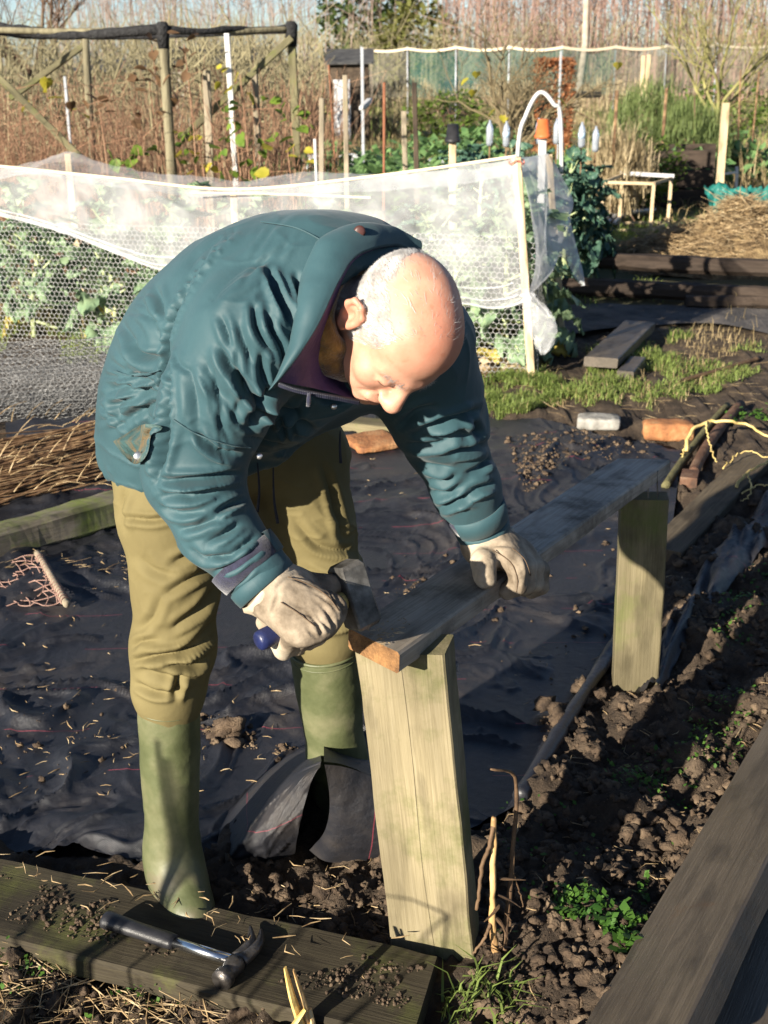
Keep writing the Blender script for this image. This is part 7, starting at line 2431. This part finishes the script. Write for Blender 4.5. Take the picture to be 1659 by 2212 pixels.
rows_px = [(865, 235, 13.5, 'cabbages beside the dark stake'), (900, 255, 12.5, 'cabbages left of the apple tree'), (800, 265, 12.8, 'greens behind the rusty rod'), (1000, 205, 15, 'greens behind the apple tree'), (1290, 215, 14, 'greens left of the rosemary'), (1240, 240, 12.5, 'greens right of the hoop'), (1310, 250, 12.8, 'leafy row under the rosemary'), (655, 190, 15, 'leafy greens beside the end post of the fruit cage'), (1480, 320, 13.5, 'greens below the right rosemary'), (930, 215, 17, 'pale greens right of the low stake'), (1060, 195, 19, 'greens far behind the apple tree'), (1350, 225, 16, 'leafy greens at the foot of the left rosemary'), (1600, 260, 15, 'greens near the right edge'), (770, 225, 15.5, 'leafy greens behind the tall grey stake'), (1530, 215, 19, 'pale greens behind the right rosemary')]
for px, py, Y_, nm in rows_px:
    c = gz(at(px, py, Y_)) + V(0, 0, .22)
    leaf_ball('cabbage_patch', c, (.6, .4, .28), 420, .15, mt_lowg, 'patch of ' + nm, 'plants', 'leaves', trunk=False)

# ---- windbreak fence with posts
wf = thing('windbreak_fence', gz(at(1100, 150, 30)), 'long far windbreak of green netting with a cream top band', 'fence')
mt_windn = M_net('green_windbreak_net', (0.09, 0.20, 0.17), .5, var=.15, scale=1.2)
mt_windp = M_net('pale_windbreak_net', (0.42, 0.40, 0.33), .30, var=.12, scale=1.2)
xs = [(780, 30), (880, 30), (985, 30), (1100, 30), (1215, 30), (1330, 30.5), (1440, 31), (1550, 32), (1680, 33)]
tp = [at(a, 106 - .010 * (a - 780) + 1.2 * math.sin(a * .7), Y_) for a, Y_ in xs]
for p in tp:
    MB().tube([gz(p), p + V(0, 0, .05)], .018, 6).build('post', mt_greytube, wf, True)
for i in range(len(tp) - 1):
    a, b = tp[i], tp[i + 1]
    g = np.array([[(a * (1 - s_) + b * s_) * V(1, 1, 1) - V(0, 0, .06 * math.sin(math.pi * s_)) - V(0, -.04 * math.sin(7 * s_ + i), 1.0 * t_) for s_ in np.linspace(0, 1, 12)] for t_ in np.linspace(0, 1, 6)])
    MB().grid(g).build('net_panel', mt_windn if 1 <= i <= 4 else mt_windp, wf, True)
    g = np.array([[(a * (1 - s_) + b * s_) + V(0, -.05, -.06 * math.sin(math.pi * s_) + .03 - .055 * t_) for s_ in np.linspace(0, 1, 12)] for t_ in (0, 1)])
    MB().grid(g).build('top_band', mt_rope, wf, True)

# ---- sheds
mt_shed1 = M_wood('dark_brown_shed', (0.035, 0.02, 0.014), (0.08, 0.045, 0.03), (0.13, 0.075, 0.05))
mt_shed2 = M_wood('pale_shed_boards', (0.30, 0.25, 0.19), (0.42, 0.37, 0.30), (0.52, 0.47, 0.40))
mt_shedroof = M('felt_roof', [(0.04, 0.04, 0.042), (0.09, 0.088, 0.085)], scale=6, rough=.9, bump=.3)
mt_glassd = M('dark_window', [(0.03, 0.035, 0.04), (0.08, 0.09, 0.10)], scale=3, rough=.15, bump=0, spec=.6)
def shed(c, w_, dpt, h, mat, label, door=None, win=None, slope=.22, yaw=0.0):
    t = thing('garden_shed', c, label, 'shed')
    cz, sz_ = math.cos(yaw), math.sin(yaw)
    M3 = np.array([[cz, -sz_, 0], [sz_, cz, 0], [0, 0, 1]])
    n = max(5, int(w_ / .16))
    for k in range(n):
        x0 = -w_ / 2 + w_ * (k + .5) / n
        MB().box(c + M3 @ V(x0, 0, h / 2), (w_ / n * .96, .03, h), M3).build('board', mat, t)
    for s_ in (-1, 1):
        MB().box(c + M3 @ V(s_ * (w_ / 2 - .02), dpt / 2 + .02, h / 2), (.03, dpt, h), M3).build('side_wall', mat, t)
    MB().box(c + M3 @ V(0, dpt + .03, h / 2), (w_, .03, h), M3).build('back_wall', mat, t)
    q = [c + M3 @ V(x, y, z_) for x, y, z_ in ((-w_ / 2 - .1, -.15, h - .02), (w_ / 2 + .1, -.15, h - .02), (w_ / 2 + .1, dpt + .15, h + slope), (-w_ / 2 - .1, dpt + .15, h + slope))]
    q2 = [p + V(0, 0, .03) for p in q]
    MB().add(q + q2, [(3, 2, 1, 0), (4, 5, 6, 7), (0, 1, 5, 4), (1, 2, 6, 5), (2, 3, 7, 6), (3, 0, 4, 7)]).build('roof', mt_shedroof, t)
    if door:
        d = MB().box(c + M3 @ V(door[0], -.035, door[2] / 2), (door[1], .03, door[2]), M3).build('door', door[3], t)
        MB().box(c + M3 @ V(door[0] + door[1] * .35, -.06, door[2] * .5), (.04, .03, .12), M3).build('handle', mt_metal, d)
    if win:
        d = MB().box(c + M3 @ V(win[0], -.03, win[2]), (win[1], .03, win[3]), M3).build('window', mt_white, t)
        MB().box(c + M3 @ V(win[0], -.05, win[2]), (win[1] * .82, .02, win[3] * .8), M3).build('pane', mt_glassd, d)
    return t
shed(gz(at(415, 180, 26)), 1.0, 1.2, 1.42, mt_shed1, 'dark brown shed with a pale door behind the raspberries', (-.22, .36, 1.25, mt_shed2))
shed(gz(at(535, 180, 28)), .75, 1.2, 1.45, mt_shed2, 'pale weathered shed with a dark window behind the cage', None, (-.05, .34, .95, .62))
shed(gz(at(755, 190, 24)), .70, 1.3, 1.38, mt_darkstake, 'dark shed with a grey side right of the fruit cage', (-.14, .30, 1.1, mt_grey))
shed(gz(at(235, 180, 30)), 1.5, 1.2, 1.25, mt_shed1, 'low dark shed half hidden behind the raspberries at the left', None, None)
bn = thing('compost_bin', gz(at(990, 200, 33)), 'black plastic compost bin with a lid behind the apple tree', 'bin')
pb_ = gz(at(990, 200, 33))
MB().tube([pb_, pb_ + V(0, 0, .8)], [.42, .34], 16).build('bin_body', mt_blkpot, bn, True)
MB().tube([pb_ + V(0, 0, .80), pb_ + V(0, 0, .86), pb_ + V(0, 0, .92)], [.40, .36, .15], 16).build('lid', mt_blkpot, bn, True)
for px, py, Y_, sz_, mm, lb, cat in ((790, 225, 14.5, (.06, .5, .05), mt_white, 'white sloping board left of the rusty rod', 'board'), (960, 195, 16, (.4, .25, .3), mt_grey, 'pale box beside the black bin', 'box'), (1250, 205, 22, (.75, .08, .10), mt_stake, 'pale slanting plank below the beech bush', 'plank'), (1310, 190, 17, (.6, .4, .3), M('green_lid', [(0.02, 0.16, 0.06), (0.03, 0.25, 0.1)], rough=.5, bump=0), 'green plastic box right of the beech bush', 'box'), (715, 188, 17, (.8, .05, .3), mt_grey, 'pale corrugated sheet standing right of the fruit cage', 'sheet'), (860, 350, 9.5, (1.2, .3, .10), mt_stone, 'row of low pale edging behind the netted bed', 'edging'), (1465, 190, 18, (.8, .5, .25), mt_grey, 'pale cloche behind the left rosemary', 'cloche')):
    rough_block('garden_clutter_board' if 'board' in lb or 'plank' in lb else cat, gz(at(px, py, Y_)) + V(0, 0, max(0, at(px, py, Y_)[2] - sz_[2] / 2) if cat in ('board', 'plank') else 0), sz_, rng.uniform(-.25, .25), mm, lb, cat, px, R(8))

# ---- far wood and rough vegetation between (reads as one mass)
mt_wood1 = M('far_twigs_brown', [(0.17, 0.125, 0.105), (0.28, 0.21, 0.175), (0.38, 0.30, 0.25)], scale=.6, rough=.9, bump=0)
mt_wood2 = M('far_twigs_red', [(0.22, 0.135, 0.11), (0.35, 0.235, 0.19)], scale=.6, rough=.9, bump=0)
mt_wood3 = M('far_twigs_olive', [(0.19, 0.165, 0.095), (0.30, 0.265, 0.16)], scale=.6, rough=.9, bump=0)
def thicket(name, mat, label, n, ntw, xr, yr, h, cut=True):
    A_, B_, R_ = thin_stems(n, xr, yr, h, .028, .05, 3)
    keep = A_[:, 0] > -.262 * A_[:, 1] + rng.uniform(-1, 1, len(A_)) + .6
    if cut: A_, B_, R_ = A_[keep], B_[keep], R_[keep]
    k = ntw
    p = np.stack([rng.uniform(*xr, k), rng.uniform(*yr, k), rng.uniform(0, 1, k) ** 1.3 * h[1] * .9], -1)
    cl = fbm(p * V(.35, .2, .3), 3)
    p = p[(cl > -.25) & ((not cut) | (p[:, 0] > -.262 * p[:, 1] + rng.uniform(-1, 1.5, len(p)) + .5 * p[:, 2]) | (p[:, 2] < 2.0))]
    d = rng.normal(0, 1, (len(p), 3)) * V(.35, .35, .25) + V(0, 0, .55)
    L_ = rng.uniform(.35, 1.1, len(p))[:, None]
    A_, B_ = np.concatenate([A_, p]), np.concatenate([B_, p + d * L_])
    R_ = np.concatenate([R_, np.full((len(p), 1), .011) * rng.uniform(.6, 1.5, (len(p), 1))])
    v, f = prisms(A_, B_, R_, .4)
    return stuff(link_mesh(name, v, f, mat), label, 'trees')
thicket('far_wood', mt_wood1, 'bare brown wood along the far side of the plots', 900, 26000, (-24, 26), (42, 62), (3.5, 8))
thicket('far_wood', mt_wood2, 'reddish brown bare saplings in the far wood at the right', 500, 15000, (2, 24), (38, 48), (3, 7))
thicket('far_hedge', mt_wood3, 'olive tinted bare hedge in front of the far wood', 300, 9000, (-22, 24), (36, 44), (1.2, 2.4))
thicket('bramble_hedge', mt_wood3, 'tangled bare brown hedge behind the fruit cage', 320, 5000, (-11, -1.0), (17, 27), (.8, 1.9), False)
turf('plot_grass', [([(-100, 330), (1750, 300), (1750, 175), (-100, 175)], 6000, .22, .006), ([(640, 420), (1700, 360), (1700, 220), (640, 220)], 5000, .2, .005), ([(-60, 340), (660, 330), (660, 200), (-60, 200)], 4500, .3, .005), ([(1230, 520), (1659, 470), (1659, 350), (1230, 400)], 2600, .16, .005)], mt_drygrass, 'rough straw coloured grass between the far plots')
turf('plot_weeds', [([(-100, 330), (1750, 300), (1750, 170), (-100, 170)], 7000, .25, .014), ([(640, 420), (1700, 360), (1700, 220), (640, 220)], 6000, .2, .010), ([(1225, 600), (1430, 560), (1430, 470), (1225, 490)], 4500, .10, .005), ([(1250, 480), (1659, 440), (1659, 360), (1250, 400)], 2600, .16, .006)], mt_grass, 'rough green weeds between the far plots')
